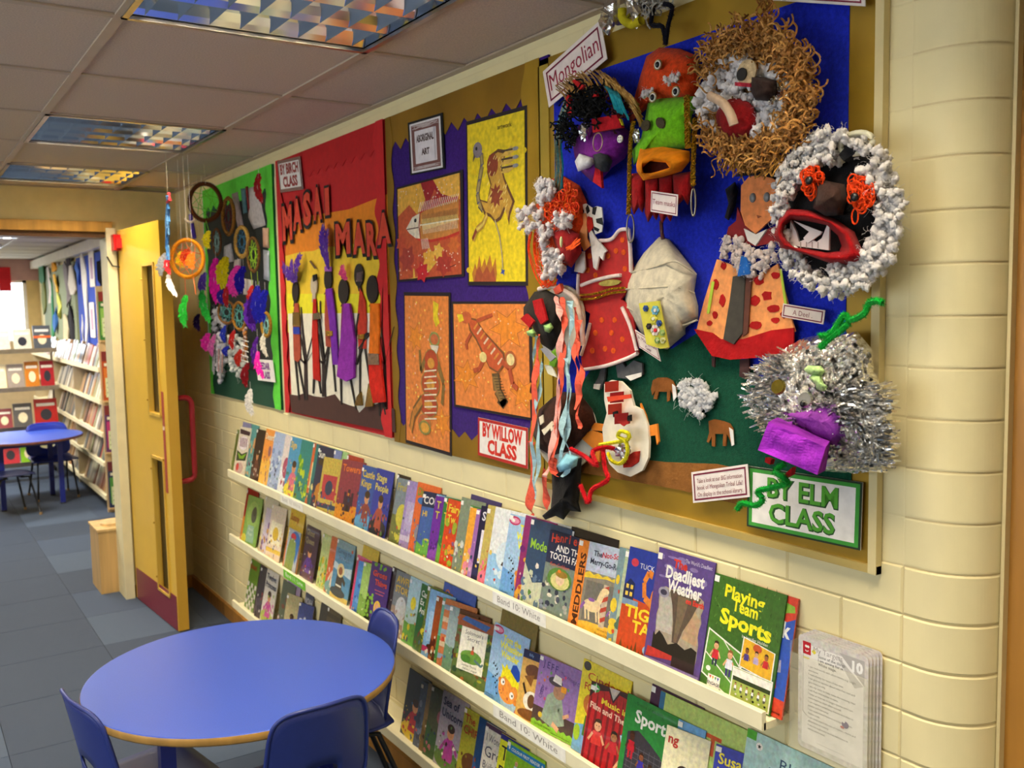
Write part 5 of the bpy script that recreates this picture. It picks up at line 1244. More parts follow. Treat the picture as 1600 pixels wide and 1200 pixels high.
# --- red board
A_, B_, Zb, Zt = 3.80, 2.792, 1.165, 2.207
b2 = board('b2', 'red board with a Masai Mara sunset and paper people', A_, B_, Zb, Zt, .006, C('c81c20'), 'paper')
def psheet(t, name, px, d, col, m='paper'): MB().prism([wp(x, y, d+.001) for x, y in px], (.001, 0, 0), col).build(name, m, t)
psheet(b2, 'orange_sky', [(446, 352), (480, 338), (545, 327), (606, 303), (608, 460), (446, 460)], .0065, C('f08c18'))
psheet(b2, 'yellow_sky', [(446, 400), (460, 396), (475, 393), (490, 392), (502, 387), (515, 385), (530, 386), (545, 380), (560, 383), (575, 380), (590, 384), (606, 378), (606, 500), (448, 500)], .0080, C('f4cc30'))
psheet(b2, 'lemon_sky', [(449, 459), (605, 459), (606, 520), (450, 520)], .0092, C('f0e424'))
psheet(b2, 'cream_plain', [(450, 490), (607, 489), (610, 660), (456, 630)], .0105, C('f0e8d0'))
psheet(b2, 'brown_ground', [(452, 616), (465, 618), (476, 614), (490, 619), (505, 621), (523, 616), (532, 628), (545, 633), (556, 636), (561, 645), (572, 634), (585, 632), (598, 628), (616, 640), (618, 676), (456, 644)], .0120, C('4a2a22'))
RED = C('cc1c20')
sheet(b2, 'border_strip', [(A_, Zt), (B_, Zt)]+scallop(B_, A_, 2.12, -.018, 26, 1), .0072, C('c01418'))
sheet(b2, 'border_strip', [(B_, Zt), (B_, Zb)]+scallop_v(Zb, Zt, B_+.055, .026, 18), .0135, RED)
sheet(b2, 'border_strip', [(A_, Zt), (A_, Zb)]+[(A_-.04+(y-A_)*1, z) for y, z in scallop_v(Zb, Zt, A_, -.02, 18)], .0135, RED)
# --- purple board
A_, B_, Zb, Zt = 2.785, 1.985, 1.155, 2.207
b3 = board('b3', 'purple board with gold zigzag border and four paintings', A_, 1.89, Zb, Zt, .006, C('3c1c78'))
GD = C('a07a22')
sheet(b3, 'zigzag_border', [(A_, Zt), (1.97, Zt)]+scallop(1.97, A_-.03, 2.095, .03, 22, 1, True)+[(A_, 2.10)], .0072, GD, 'gold_paper')
sheet(b3, 'zigzag_border', [(A_, Zb), (1.97, Zb)]+scallop(1.97, A_-.03, 1.235, -.022, 22, 1, True)+[(A_, 1.24)], .0072, GD, 'gold_paper')
sheet(b3, 'scallop_border', [(A_, Zt), (A_, Zb)]+[(A_-.035+(y-A_), z) for y, z in scallop_v(Zb, Zt, A_, -.015, 14)], .0085, GD, 'gold_paper')
sheet(b3, 'scallop_border', [(1.925, Zt), (1.925, Zb)]+scallop_v(Zb, Zt, 1.985, .022, 14), .0085, C('b89428'), 'gold_paper')

# --- lettered cards on the boards
def letter_card(lines, col, edge, lines_y, h, bw=.03, th2=None):
    def d(A):
        if edge: A.frame(0, 0, 1, 1, bw, edge)
        for s, y in zip(lines, lines_y): A.text(s, .5, y, h, col, align='C', maxw=.80, bold=.045)
    return d
card('class_card', 'white card reading BY BIRCH CLASS, top corner of the red board', 'sign', (433, 252), (468, 244), (438, 301), .018, WH, letter_card(('BY BIRCH', 'CLASS'), C('a04038'), C('8a6a5c'), (.56, .16), .36, .05))
card('class_card', 'white card reading CEDAR CLASS, low on the dream catcher board', 'sign', (399, 561), (426, 563), (403, 594), .02, WH, letter_card(('CEDAR', 'CLASS'), C('7c3c90'), None, (.56, .14), .36))
card('class_card', 'red framed white card reading BY WILLOW CLASS', 'sign', (747, 652), (825, 669), (747, 711), .014, C('f6efe4'), letter_card(('BY WILLOW', 'CLASS'), C('d8301c'), C('b8241c'), (.55, .14), .40, .035))
def abor(A):
    A.frame(0, 0, 1, 1, .05, C('e8e4e0')); A.frame(.05, .04, .95, .96, .1, C('7c5048')); 
    for k in range(24): A.line([(rnd(.06, .94), rnd(.05, .11)), (rnd(.06, .94), rnd(.06, .12))], .01, C('c8b8b4')); A.line([(rnd(.06, .94), rnd(.87, .95)), (rnd(.06, .94), rnd(.87, .95))], .01, C('c8b8b4'))
    A.rect(.2, .17, .8, .83, C('e6dfe0')); A.text('ABORIGINAL', .5, .6, .16, C('4c3430'), w=.56, align='C', bold=.05); A.text('ART', .5, .33, .14, C('4c3430'), align='C', bold=.05)
t = card('title_card', 'black mounted card reading ABORIGINAL ART in a patterned frame', 'sign', (637, 192), (691, 176), (641, 274), .012, C('151515'), lambda A: None, parts=('mount', 'x'))
a, b, c = wp(640, 195, .0136), wp(688, 181, .0136), wp(644, 271, .0136)
A = Art(c, b-a, a-c); A.rect(0, 0, 1, 1, C('e6dfe0')); abor(A); A.build('print', 'paper', t)

# --- the four paintings on the purple board
def painting(label, TL, TR, BL, draw, bg, mount=(5, 5)):
    m = .03
    a, b, c = wp(*TL, .010), wp(*TR, .010), wp(*BL, .010); U = b-a; V = a-c
    t = thing('painting', c+U/2, label, 'painting', 'paintings on the purple board')
    MB().obox(c-U*.035-V*.025, U*1.07, V*1.05, V3((.0015, 0, 0)), C('241a1c')).build('mount', 'paper', t)
    MB().obox(c+V3((-.0014, 0, 0)), U, V, V3((.0012, 0, 0)), bg).build('paper', 'paint_print', t)
    A = Art(c+V3((-.0014, 0, 0)), U, V, lift=.0003, step=.00002); draw(A); A.build('brushwork', 'paint_print', t)
def fish(A):
    R = random.Random(4)
    for k in range(9):
        x, y = R.random(), rnd(.78, 1) if k < 5 else R.uniform(0, .3)
        A.poly([(min(1, max(0, x+R.uniform(-.16, .16))), min(1, max(0, y+R.uniform(-.14, .14)))) for q in range(5)], C(R.choice(['b81820', 'f0a838', 'e8c048', '8c1420'])))
    A.poly([(0, 1), (0, .7), (.2, .8), (.35, .66), (.5, .86), (.6, 1)], C('e8b040')); A.poly([(.4, 1), (.5, .74), (.62, .9), (.8, .72), (.9, 1)], C('a01820')); A.poly([(.6, 1), (.72, .84), (1, .74), (1, 1)], C('f0b848'))
    for (x, y, r, c) in ((.15, .22, .16, 'a83c30'), (.35, .15, .14, 'c85030'), (.52, .2, .12, 'e8b040'), (.4, .06, .12, 'c81c28'), (.75, .12, .14, 'b03428'), (.9, .3, .1, 'd87030'), (.05, .4, .1, 'c85030'), (.66, .26, .09, 'f0c050')): A.star(x, y, r, C(c), 6, .65, R.random())
    A.poly([(.14, .55), (.25, .66), (.45, .72), (.7, .76), (.98, .78), (.98, .40), (.8, .37), (.55, .36), (.35, .40), (.22, .47)], C('c83020'))
    A.poly([(.16, .55), (.25, .645), (.45, .70), (.7, .735), (.98, .75), (.98, .43), (.8, .40), (.55, .39), (.35, .42), (.22, .49)], C('d0883c'))
    A.poly([(.14, .55), (.25, .66), (.38, .69), (.37, .42), (.3, .43), (.2, .49)], C('f0e4c8')); A.line([(.38, .69), (.36, .55), (.38, .42)], .016, C('a02820')); A.line([(.15, .54), (.35, .54)], .012, C('5c3828'))
    A.ell(.3, .62, .022, .022, BK, 10); A.poly([(.4, .62), (.96, .60), (.98, .54), (.42, .50)], C('e8c068')); A.line([(.38, .56), (.98, .55)], .014, C('f4ecd0'))
    for k in range(24): x = .42+k*.023; A.line([(x, .56), (x+.012, .66)], .006, C('5c4838')); A.line([(x, .56), (x+.012, .46)], .006, C('f4ecd0'))
    for k in range(20): x = .36+k*.031; A.line([(x, .70+.04*(x-.36)), (x+.04, .80)], .008, C('f6f0e0')); 
    for k in range(6): A.line([(.4+k*.02, .41), (.42+k*.022, .30)], .007, C('f6f0e0'))
    for k in range(60):
        A.ell(R.random(), R.choice([R.uniform(.03, .3), R.uniform(.8, .98)]), .009, .009, C('f0d8c0'), 5)
    A.line([(.85, .08), (.94, .1)], .01, C('5c2018'))
painting('red and orange painting of a striped fish with bones', (622, 296), (719, 270), (625, 437), fish, C('c85830'))
def emu(A):
    A.rect(0, .0, 1, 1, C('f2d61c'))
    for k in range(10): A.ell(random.random(), random.random(), .06, .02, C('eccb10'), 8)
    A.poly([(.08, 0), (.06, .05), (.12, .12), (.15, .08), (.2, .17), (.24, .09), (.3, .15), (.33, .1), (.4, .17), (.44, .09), (.5, .15), (.52, .05), (.5, 0)], C('c07a28'))
    A.poly([(.1, 0), (.14, .07), (.2, .10), (.26, .05), (.34, .10), (.4, .05), (.46, .09), (.5, 0)], C('a8502c'))
    neck = [(.2, .83), (.26, .80), (.27, .73), (.22, .64), (.18, .56), (.2, .50), (.28, .46)]
    A.line(neck, .065, C('4c4438')); A.line(neck, .045, C('a8935c')); 
    for i in range(14): x, y = neck[min(6, i//2)]; A.line([(x-.02, y-.01*(i % 2)), (x+.02, y+.006)], .008, C('6c6478'))
    A.ell(.19, .83, .085, .05, C('8c8088'), 14); A.poly([(.12, .82), (.1, .76), (.15, .79)], C('5c5048')); A.ell(.17, .84, .02, .012, BK, 8)
    A.poly([(.22, .52), (.36, .5), (.42, .60), (.36, .68), (.4, .78), (.56, .81), (.72, .79), (.62, .70), (.68, .62), (.76, .55), (.84, .48), (.76, .40), (.74, .34), (.68, .44), (.6, .38), (.5, .36), (.42, .40), (.3, .42)], C('6c4420'))
    A.poly([(.24, .51), (.36, .49), (.44, .60), (.38, .68), (.42, .77), (.56, .79), (.68, .77), (.6, .70), (.66, .61), (.73, .54), (.8, .48), (.74, .42), (.72, .38), (.66, .46), (.58, .40), (.5, .38), (.42, .42), (.32, .44)], C('d0a03c'))
    A.ell(.46, .72, .1, .07, C('8c3c20'), 14); A.star(.52, .53, .13, C('8c3c20'), 9, .6, .3, .6)
    for k in range(34):
        x, y = rnd(.3, .7), rnd(.42, .76); A.line([(x, y), (x+.03, y+.02)], .008, C('f0dc80'))
    for dy in (.79, .74, .69): A.poly([(.6, dy-.03), (.78, dy+.02), (.9, dy-.0), (.74, dy-.035)], C('e0b850')); A.line([(.62, dy), (.9, dy)], .012, C('4c3c28')); A.ell(.86, dy, .05, .012, C('8c8c90'))
    A.line([(.36, .42), (.28, .36), (.16, .33), (.1, .27)], .05, C('c89838')); A.line([(.36, .42), (.28, .36), (.16, .33), (.1, .27)], .02, C('e8cc60')); A.line([(.16, .33), (.08, .27)], .03, C('8c3c20'))
    A.line([(.5, .38), (.58, .28), (.62, .16), (.63, .08)], .022, C('8c6c30')); A.line([(.5, .38), (.58, .28), (.62, .16), (.63, .08)], .01, C('d8d0a0')); A.star(.63, .06, .05, C('3c50a0'), 4, .4, .5, .5)
    A.text('artwork', .56, .925, .035, C('4c3c20'), w=.24)
painting('yellow painting of a long necked emu', (731, 196), (820, 172), (734, 440), emu, C('f2d61c'))
def lizards(A, parts):
    A.rect(0, 0, 1, 1, C('e8883c'))
    for (x, y, r, asp, rot) in parts['stars']: A.star(x, y, r*1.06, C('a85820'), 6, .5, rot, asp); A.star(x, y, r, C('ea8c24'), 6, .5, rot, asp)
    for k in range(70): A.ell(rnd(.02, .98), rnd(.02, .98), .012*parts['k'], .008, C(random.choice(['f4d860', 'f8b838', 'f0c0a0'])), 6)
def kang1(A):
    lizards(A, dict(stars=[(.25, .72, .2, .5, .2), (.85, .18, .2, .5, .6)], k=1.3))
    A.poly([(.68, .97), (.8, .95), (.78, .88), (.82, .83), (.74, .80), (.68, .85)], C('e8d020')); A.ell(.7, .72, .12, .05, C('8c9450'), 12); A.ell(.7, .72, .09, .035, C('c86838')); A.poly([(.6, .68), (.8, .68), (.74, .62), (.66, .63)], C('e8dcc8'))
    for (x, y, rx, ry, c) in ((.62, .56, .16, .09, 'b84820'), (.6, .42, .2, .09, 'c05424'), (.55, .28, .2, .08, 'b84820'), (.45, .15, .14, .06, 'c86838')): A.ell(x, y, rx*1.08, ry*1.06, C('8c8440'), 16); A.ell(x, y, rx, ry, C(c), 16); A.ell(x, y, rx*.5, ry*.4, C('d89838')); 
    A.line([(.78, .56), (.9, .44), (.86, .30)], .06, C('8c6c30')); A.line([(.48, .58), (.38, .5), (.36, .64)], .05, C('8c6c30')); A.line([(.4, .3), (.2, .2), (.12, .08)], .09, C('7c5c28')); A.line([(.4, .3), (.2, .2), (.12, .08)], .05, C('c88030'))
    A.ell(.46, .12, .14, .05, C('8c8440')); A.ell(.46, .12, .1, .035, C('e0a038'))
    for k in range(9): A.line([(.46, .5-k*.04), (.74, .52-k*.04)], .01, C('f0e0c0'))
painting('tall orange painting of a spotted animal curled over stars', (633, 462), (701, 463), (636, 687), kang1, C('e8883c'))
def kang2(A):
    lizards(A, dict(stars=[(.75, .78, .24, .8, .1), (.17, .3, .2, .8, .4), (.92, .2, .16, .9, .9)], k=.8))
    A.line([(.58, .36), (.6, .2), (.7, .08), (.62, .13)], .10, C('5c4420')); A.line([(.57, .34), (.6, .2), (.66, .12)], .075, C('8c6c38'))
    for k in range(9): A.line([(.54+k*.012, .33-k*.025), (.64+k*.012, .34-k*.025)], .007, C('4c3818'))
    A.poly([(.2, .88), (.33, .86), (.45, .74), (.56, .66), (.7, .56), (.72, .46), (.62, .36), (.5, .4), (.42, .52), (.32, .66), (.24, .74)], C('7c4c20'))
    A.poly([(.22, .86), (.33, .84), (.45, .72), (.56, .64), (.68, .54), (.7, .47), (.61, .38), (.5, .42), (.43, .54), (.33, .68), (.26, .75)], C('c85828'))
    A.ell(.19, .87, .08, .06, C('c86030'), 12); A.poly([(.06, .9), (.14, .9), (.16, .84), (.09, .82)], C('ecd428'))
    for k in range(8): A.line([(.3+k*.045, .76-k*.045), (.36+k*.045, .82-k*.045)], .02, C('e8d0b0' if k % 2 else 'd89038'))
    A.line([(.34, .84), (.48, .88), (.56, .9)], .035, C('b85028')); A.line([(.26, .72), (.18, .62), (.2, .56)], .035, C('b85028')); A.line([(.66, .48), (.76, .42), (.8, .28), (.86, .24)], .05, C('b85028')); A.line([(.44, .5), (.36, .38), (.28, .36)], .045, C('b85028')); A.ell(.78, .5, .07, .08, C('b06030')); A.ell(.78, .5, .05, .055, C('f0dc98')); A.ell(.42, .5, .05, .05, C('e8d488'))
painting('wide orange painting of a leaping animal with large stars', (709, 475), (826, 475), (713, 632), kang2, C('e8883c'))

# --- big cut-out letters
def big_letters(txt, px, sizes, base, d, col, label):
    t0 = None
    for ch, (x, y, h, w) in zip(txt, px):
        vs, fs, tw = glyphs(ch, .05, 0)
        O = wp(x, y, d); U = (wp(x+10, y, d)-O); 
        hh = (wp(x, y-h, d)-O).length; yy = (wp(x, y, d).y-wp(x+w, y, d).y)
        for lay, (off, c2, grow) in enumerate(((0, BK, 1.0), (.0015, col, .86))):
            m = MB()
            def q(v, e): 
                cx, cy = tw/2, .36
                X = cx+(v[0]-cx)*grow+ (.02 if lay else 0); Y = cy+(v[1]-cy)*(grow if lay else 1.04)
                return (O.x-off-e, O.y-yy*X/tw, O.z+hh*Y/.72)
            n = len(vs); m.v = [q(v, .0012) for v in vs]; m.f = [f for f in fs]; m.c = [c2]*len(fs)
            if lay == 0: o1 = m
            else: o2 = m
        tt = thing('paper_letter', (O.x, O.y, O.z), f'{label} letter {ch}'+('' if True else ''), 'letter', 'cut-out letters on the red board')
        o1.build('black_edge', 'paper', tt); o2.build('letter_face', 'paper', tt)
        yield tt
LR = C('d8462c')
ml = list(big_letters('MASAI', [(442, 378, 58, 17), (458, 362, 52, 16), (474, 354, 54, 14), (490, 346, 54, 15), (508, 338, 46, 8)], None, 0, .014, LR, 'x'))
for o, s in zip(ml, ('first red letter M of the slanting upper word', 'red letter A right after the slanting first M', 'red letter S in the slanting upper word', 'red letter A before the slanting letter I', 'red slanting letter I at the end of the upper word')): o['label'] = s
ml = list(big_letters('MARA', [(524, 400, 52, 26), (551, 399, 52, 22), (573, 402, 56, 18), (589, 384, 52, 24)], None, 0, .016, LR, 'y'))
for o, s in zip(ml, ('large red letter M starting the lower word', 'large red letter A following the lower M', 'large red letter R above the tallest paper person', 'large red letter A overhanging the board edge')): o['label'] = s

# --- paper people of the red board
SKB = C('201610')
def person(label, head, body, bodycol, legs, extra=None, arms=(), neck=True, hc=SKB):
    cx, cy, rx, ry = head; p = wp(cx, cy, .02)
    t = thing('paper_figure', wp(cx, legs[0][1][1] if legs else cy+100, .014), label, 'paper figure', 'paper people on the red board')
    MB().cut(oval(cx, cy, rx, ry, 16), .014, .018, hc).build('head', 'paper', t)
    top = body[0]
    MB().cut([(cx-2, cy+ry-2), (cx+2.5, cy+ry-2), (top[0]+3, top[1]+5), (top[0]-2, top[1]+5)], .014, .0165, hc).build('neck', 'paper', t)
    MB().cut(body, .014, .0175, bodycol).build('dress', 'crepe', t)
    for a, b in legs: MB().cut([(a[0]-1.4, a[1]), (a[0]+1.6, a[1]), (b[0]+1, b[1]), (b[0]-1, b[1])], .0135, .0155, SKB).build('leg', 'paper', t)
    for a, b in arms: MB().cut([(a[0]-1.3, a[1]), (a[0]+1.5, a[1]), (b[0]+1, b[1]), (b[0]-1.2, b[1])], .0135, .0185, SKB).build('arm', 'paper', t)
    if extra: extra(t)
    return t
PUR = C('5c2c9c')
def fe(px0, px1, w, col, d=.024, d1=.03):
    def f(t): feather(MB(), wp(*px0, d), wp(*px1, d1), w, col).build('feather', 'wool', t)
    return f
def e1(t):
    for a, b in (((461, 440), (442, 412)), ((462, 440), (470, 398)), ((461, 441), (457, 406))): fe(a, b, .028, PUR)(t)
    m = MB(); m.cut([(457, 488), (467, 488), (468, 510), (457, 509)], .0175, .021, C('b08c38')); m.build('bead_collar', 'glitter', t)
    MB().cut([(458, 511), (467, 511), (468, 522), (458, 522)], .0175, .021, C('2038a0')).build('belt', 'cloth', t)
person('paper person with a purple feather plume, leftmost on the red board', (461, 456, 5, 17), [(460, 474), (465, 474), (468, 500), (469, 560), (465, 566), (459, 562), (457, 500)], C('b05038'), [((461, 562), (467, 625)), ((465, 562), (476, 622))], e1)
def e2(t):
    MB().cut([(488, 430), (494, 428), (495, 436), (489, 440)], .018, .022, BK).build('headband', 'felt', t); MB().cut([(491, 420), (483, 408), (485, 407), (495, 420)], .018, .020, C('6c4c2c')).build('hair_stick', 'paper', t)
    MB().cut([(489, 490), (499, 488), (500, 498), (489, 500)], .0175, .022, C('9c9488')).build('foil_beads', 'foil', t)
person('paper person with a pale face and narrow red dress', (490, 446, 5, 15), [(489, 467), (493, 467), (496, 520), (500, 596), (489, 592), (487, 520)], C('c42418'), [((490, 592), (489, 615)), ((498, 594), (501, 615))], e2, [((497, 497), (505, 560))], hc=C('c8b8a0'))
def e3(t):
    fe((513, 420), (505, 352), .034, C('4a1c94'))(t); fe((512, 422), (512, 360), .03, PUR)(t)
    MB().cut([(507, 416), (517, 417), (517, 424), (507, 424)], .018, .022, C('b060c0')).build('headband', 'cloth', t)
    MB().cut([(508, 452), (518, 450), (523, 490), (528, 570), (520, 570), (514, 500)], .0175, .022, C('7c2cac')).build('sash', 'crepe', t)
    MB().cut([(509, 517), (519, 517), (519, 525), (509, 525)], .022, .025, C('d8a828')).build('belt', 'glitter', t)
person('tallest paper person with a long upright purple feather', (512, 436, 6, 18), [(508, 455), (516, 455), (520, 500), (518, 543), (509, 541), (507, 500)], C('b0503c'), [((513, 540), (505, 615)), ((518, 542), (524, 612))], e3)
def e4(t):
    fe((541, 438), (536, 414), .03, C('f04888'))(t)
    MB().cut([(537, 474), (545, 474), (553, 530), (552, 590), (540, 596), (526, 588), (530, 545), (534, 510)], .0175, .026, C('9430a8')).build('net_cape', 'crepe', t)
person('paper person in a flowing magenta net cape with a pink feather', (536, 455, 8, 20), [(534, 474), (542, 474), (548, 520), (549, 585), (532, 585), (532, 520)], C('8c2c6c'), [((532, 590), (533, 632)), ((546, 586), (556, 640))], e4)
def e5(t):
    MB().cut([(557, 426), (565, 424), (564, 440), (556, 440)], .018, .023, C('8c7c80')).build('bead_band', 'glitter', t); MB().cut([(558, 523), (568, 522), (568, 530), (559, 530)], .0175, .022, C('d8a428')).build('belt', 'glitter', t)
    MB().cut([(557, 620), (563, 612), (565, 634), (554, 634)], .016, .022, C('8c6c28')).build('anklet', 'glitter', t)
person('paper person with a beaded head, dark body and red top', (560, 430, 7, 18), [(562, 450), (570, 470), (572, 500), (571, 545), (560, 545), (558, 500)], C('c83c28'), [((562, 545), (562, 625)), ((570, 545), (578, 600))], e5, [((560, 490), (551, 545)), ((572, 520), (556, 570))])
def e6(t):
    MB().cut([(578, 474), (591, 474), (592, 520), (590, 555), (576, 552), (578, 510)], .0175, .023, C('ec7818')).build('orange_wrap', 'crepe', t)
    MB().cut([(575, 552), (592, 555), (598, 600), (601, 628), (583, 630), (577, 600)], .0175, .024, C('d82818')).build('red_skirt', 'crepe', t)
    MB().cut([(575, 552), (591, 553), (592, 570), (575, 570)], .024, .027, C('b8a0a0')).build('foil_band', 'foil', t)
    MB().cut([(575, 600), (580, 595), (582, 635), (570, 636)], .016, .022, C('a8802c')).build('anklet', 'glitter', t)
person('paper person with a bald dark head and long orange and red wrap', (581, 452, 9, 22), [(578, 474), (588, 474), (592, 520), (596, 600), (580, 600), (577, 520)], C('c84020'), [((592, 628), (593, 650)), ((598, 626), (602, 648))], e6, [((577, 520), (560, 545))])
# dark twig trees between the people
for k, (P, lab) in enumerate((([(478, 625), (477, 560), (473, 520), (470, 480)], 'dark paper tree right of the leftmost paper person'), ([(506, 620), (505, 560), (500, 530), (500, 470)], 'dark paper tree left of the tallest paper person'), ([(603, 640), (601, 560), (597, 520), (598, 450)], 'dark paper tree at the right edge of the red board'))):
    t = thing('paper_tree', wp(*P[0], .013), lab, 'paper tree', 'paper trees on the red board')
    m = MB()
    for (a, b), w0, w1 in zip(zip(P, P[1:]), (3, 2.2, 1.4), (2.2, 1.4, .6)): m.cut([(a[0]-w0, a[1]), (a[0]+w0, a[1]), (b[0]+w1, b[1]), (b[0]-w1, b[1])], .0125, .0145, C('2c1c18'))
    m.build('trunk', 'paper', t)
    for dx, dy in ((-12, -44), (10, -50), (14, -90), (-9, -84)):
        q = P[1]; MB().cut([(q[0]-1, q[1]+10), (q[0]+1, q[1]+8), (q[0]+dx+.5, q[1]+dy+40), (q[0]+dx-.5, q[1]+dy+42)], .0125, .0145, C('2c1c18')).build('branch', 'paper', t)

# ============================================================ dream catchers and scraps of the green board
def hoop(label, cx, cy, rx, ry, d, col, web, m='wool', th=.007, feathers=(), fuzzy=False, bead=None, stringtop=None, tilt=0.0):
    c = wp(cx, cy, d); r = (wp(cx, cy-ry, d)-c).length; a = (wp(cx+rx, cy, d)-c).length if not tilt else r*rx/ry
    t = thing('dream_catcher', (c.x, c.y, c.z-r), label, 'dream catcher', 'dream catchers by the door')
    hx = V3((-sin(tilt), -cos(tilt), 0))
    n = 30; pts = [c+hx*(a*cos(2*pi*i/n))+V3((0, 0, 1))*(r*sin(2*pi*i/n)) for i in range(n)]
    mm = MB(); mm.tube(pts, th, col, 7, True)
    for i in range(60):      # wool wound round the hoop
        an = 2*pi*i/60; q = c+hx*(a*cos(an))+V3((0, 0, 1))*(r*sin(an)); rad = (q-c).normalized()
        k = rnd(.75, 1.2); cc = (col[0]*k, col[1]*k, col[2]*k, 1)
        mm.tube([q-rad*th*1.25, q+V3((-th*1.2, 0, 0)), q+rad*th*1.25], .0018, cc, 3, caps=False)
    mm.build('ring', m, t)
    w = MB(); k = 8
    P = [c+hx*(a*cos(2*pi*i/k+.2))+V3((0, 0, 1))*(r*sin(2*pi*i/k+.2)) for i in range(k)]
    Q = [c+(p-c)*.45 for p in P]
    for i in range(k): w.tube([P[i], Q[(i+1) % k]], .0014, web, 4); w.tube([P[(i+1) % k], Q[i]], .0014, web, 4); w.tube([Q[i], Q[(i+2) % k]], .0014, web, 4)
    w.build('web', 'wool', t)
    for (x0, y0, x1, y1, wd, fc, L) in feathers:
        p0, p1 = wp(x0, y0, d+.004), wp(x1, y1, d+.006)
        s = MB(); s.tube([p0, (p0+p1)/2, p1], .0016, L or web, 4); s.build('string', 'wool', t)
        if wd:
            q1 = wp(x1, y1+fc[1], d+.008); feather(MB(), p1, q1, wd, C(fc[0]), .012).build('feather', 'wool', t)
    if stringtop:
        MB().tube([wp(cx, cy-ry, d), V3((c.x, c.y, CEIL-.005))], .0009, C('d8d0b8'), 4).build('hanging_thread', 'wool', t)
    return t
hoop('large brown hoop dream catcher hanging from the ceiling near the corner', 321, 316, 24, 29, .16, C('5a3014'), C('6cc83c'), 'wool', .009, [(322, 345, 326, 360, .03, ('e0d020', 28), None)], stringtop=True, tilt=-1.15)
hoop('orange wool dream catcher hanging by the door edge', 293, 404, 24, 29, .30, C('e89018'), C('f07030'), 'wool', .008, [(289, 434, 290, 460, .03, ('34d040', 50), C('f47838')), (302, 432, 306, 460, 0, None, C('f47838'))], stringtop=True, tilt=-1.1)
for k, (x, y, c, n_) in enumerate(((284, 392, 'f0c020', 'yellow feather inside the orange hoop'), (300, 394, 'f07820', 'orange feather inside the orange hoop'), (292, 388, 'e83820', 'scarlet feather inside the orange hoop'))): q = wp(x, y, .29); tag(feather(MB().tube([q, V3((q.x, q.y, CEIL-.004))], .0007, WH, 4), q, wp(x+1, y+26, .295), .035, C(c), .01).build('feather', 'wool'), n_, 'feather')
fe_cols = C('3cd048')
hoop('small brown oval dream catcher high on the green board', 357, 338, 9, 28, .05, C('a06c28'), C('6c2428'), th=.008)
hoop('small cream wound dream catcher in the middle of the green board', 378, 378, 10, 23, .05, C('c89c48'), C('3c7ca0'), th=.008)
hoop('brown hoop dream catcher with a lime star web', 396, 398, 9, 26, .055, C('80582c'), C('a8dc38'), th=.006, feathers=[(392, 424, 394, 445, .02, ('d83028', 30), C('a8c83c')), (402, 424, 403, 445, .034, ('2c28c0', 58), C('a8c83c'))])
hoop('low golden dream catcher with an aqua web', 374, 494, 10, 21, .05, C('b07828'), C('6cc0b8'), th=.006)
hoop('low brown dream catcher half behind white fleece', 354, 488, 13, 17, .045, C('8c5c28'), C('6cc0b8'), th=.006)
hoop('lowest right dream catcher with a golden ring on the green board', 416, 507, 7, 18, .05, C('b88c30'), C('8cc8c0'), th=.006)
hoop('thin wound dream catcher near the left edge of the green board', 339, 378, 6, 20, .05, C('6c4424'), C('8cb0a8'), th=.005)
# hanging ribbon strand at the door edge
t = thing('hanging_streamer', onX(262, 430, -.38), 'blue wool streamer with white feathers hanging from the ceiling by the door', 'streamer')
p0 = wp(262, 306, .38); MB().tube([p0, V3((p0.x, p0.y, CEIL-.005))], .0009, C('d8d0b8'), 4).build('thread', 'wool', t)
m = MB()
for k in range(12): 
    pts = [wp(262+rnd(-3, 3), 306+q*20, .38+rnd(-.01, .01)) for q in range(6)]; m.tube(pts, .0035, C(random.choice(['3c78b8', '4c8cc8', '2c5c94', '6c98c0'])), 4)
m.build('wool_plait', 'wool', t)
MB().tube([wp(264, 303, .38), wp(266, 312, .39), wp(262, 316, .38)], .008, C('c03038'), 6).build('red_bow', 'wool', t)
feather(MB(), wp(258, 395, .38), wp(252, 430, .385), .03, WH).build('feather', 'wool', t)
feather(MB(), wp(262, 400, .38), wp(266, 428, .385), .022, C('c02830')).build('feather', 'wool', t)
feather(MB(), wp(262, 428, .38), wp(276, 462, .385), .022, C('ece6dc')).build('feather', 'wool', t)
# second strand: purple and orange
t = thing('hanging_streamer', onX(282, 400, -.25), 'purple strip with a small crescent hanging between two hoops', 'streamer')
m = MB(); m.tube([wp(298, 335, .16), wp(300, 350, .16), wp(304, 372, .16)], .010, C('5038a0'), 5).build('purple_strip', 'cloth', t)
MB().tube([wp(289, 342, .165), wp(294, 347, .17), wp(300, 347, .17), wp(305, 342, .165)], .006, C('e8d4b8'), 5).build('crescent', 'paper', t)
MB().tube([V3((wp(298, 335, .16).x, wp(298, 335, .16).y, CEIL-.005)), wp(298, 335, .16)], .0009, C('d8d0b8'), 4).build('thread', 'wool', t)
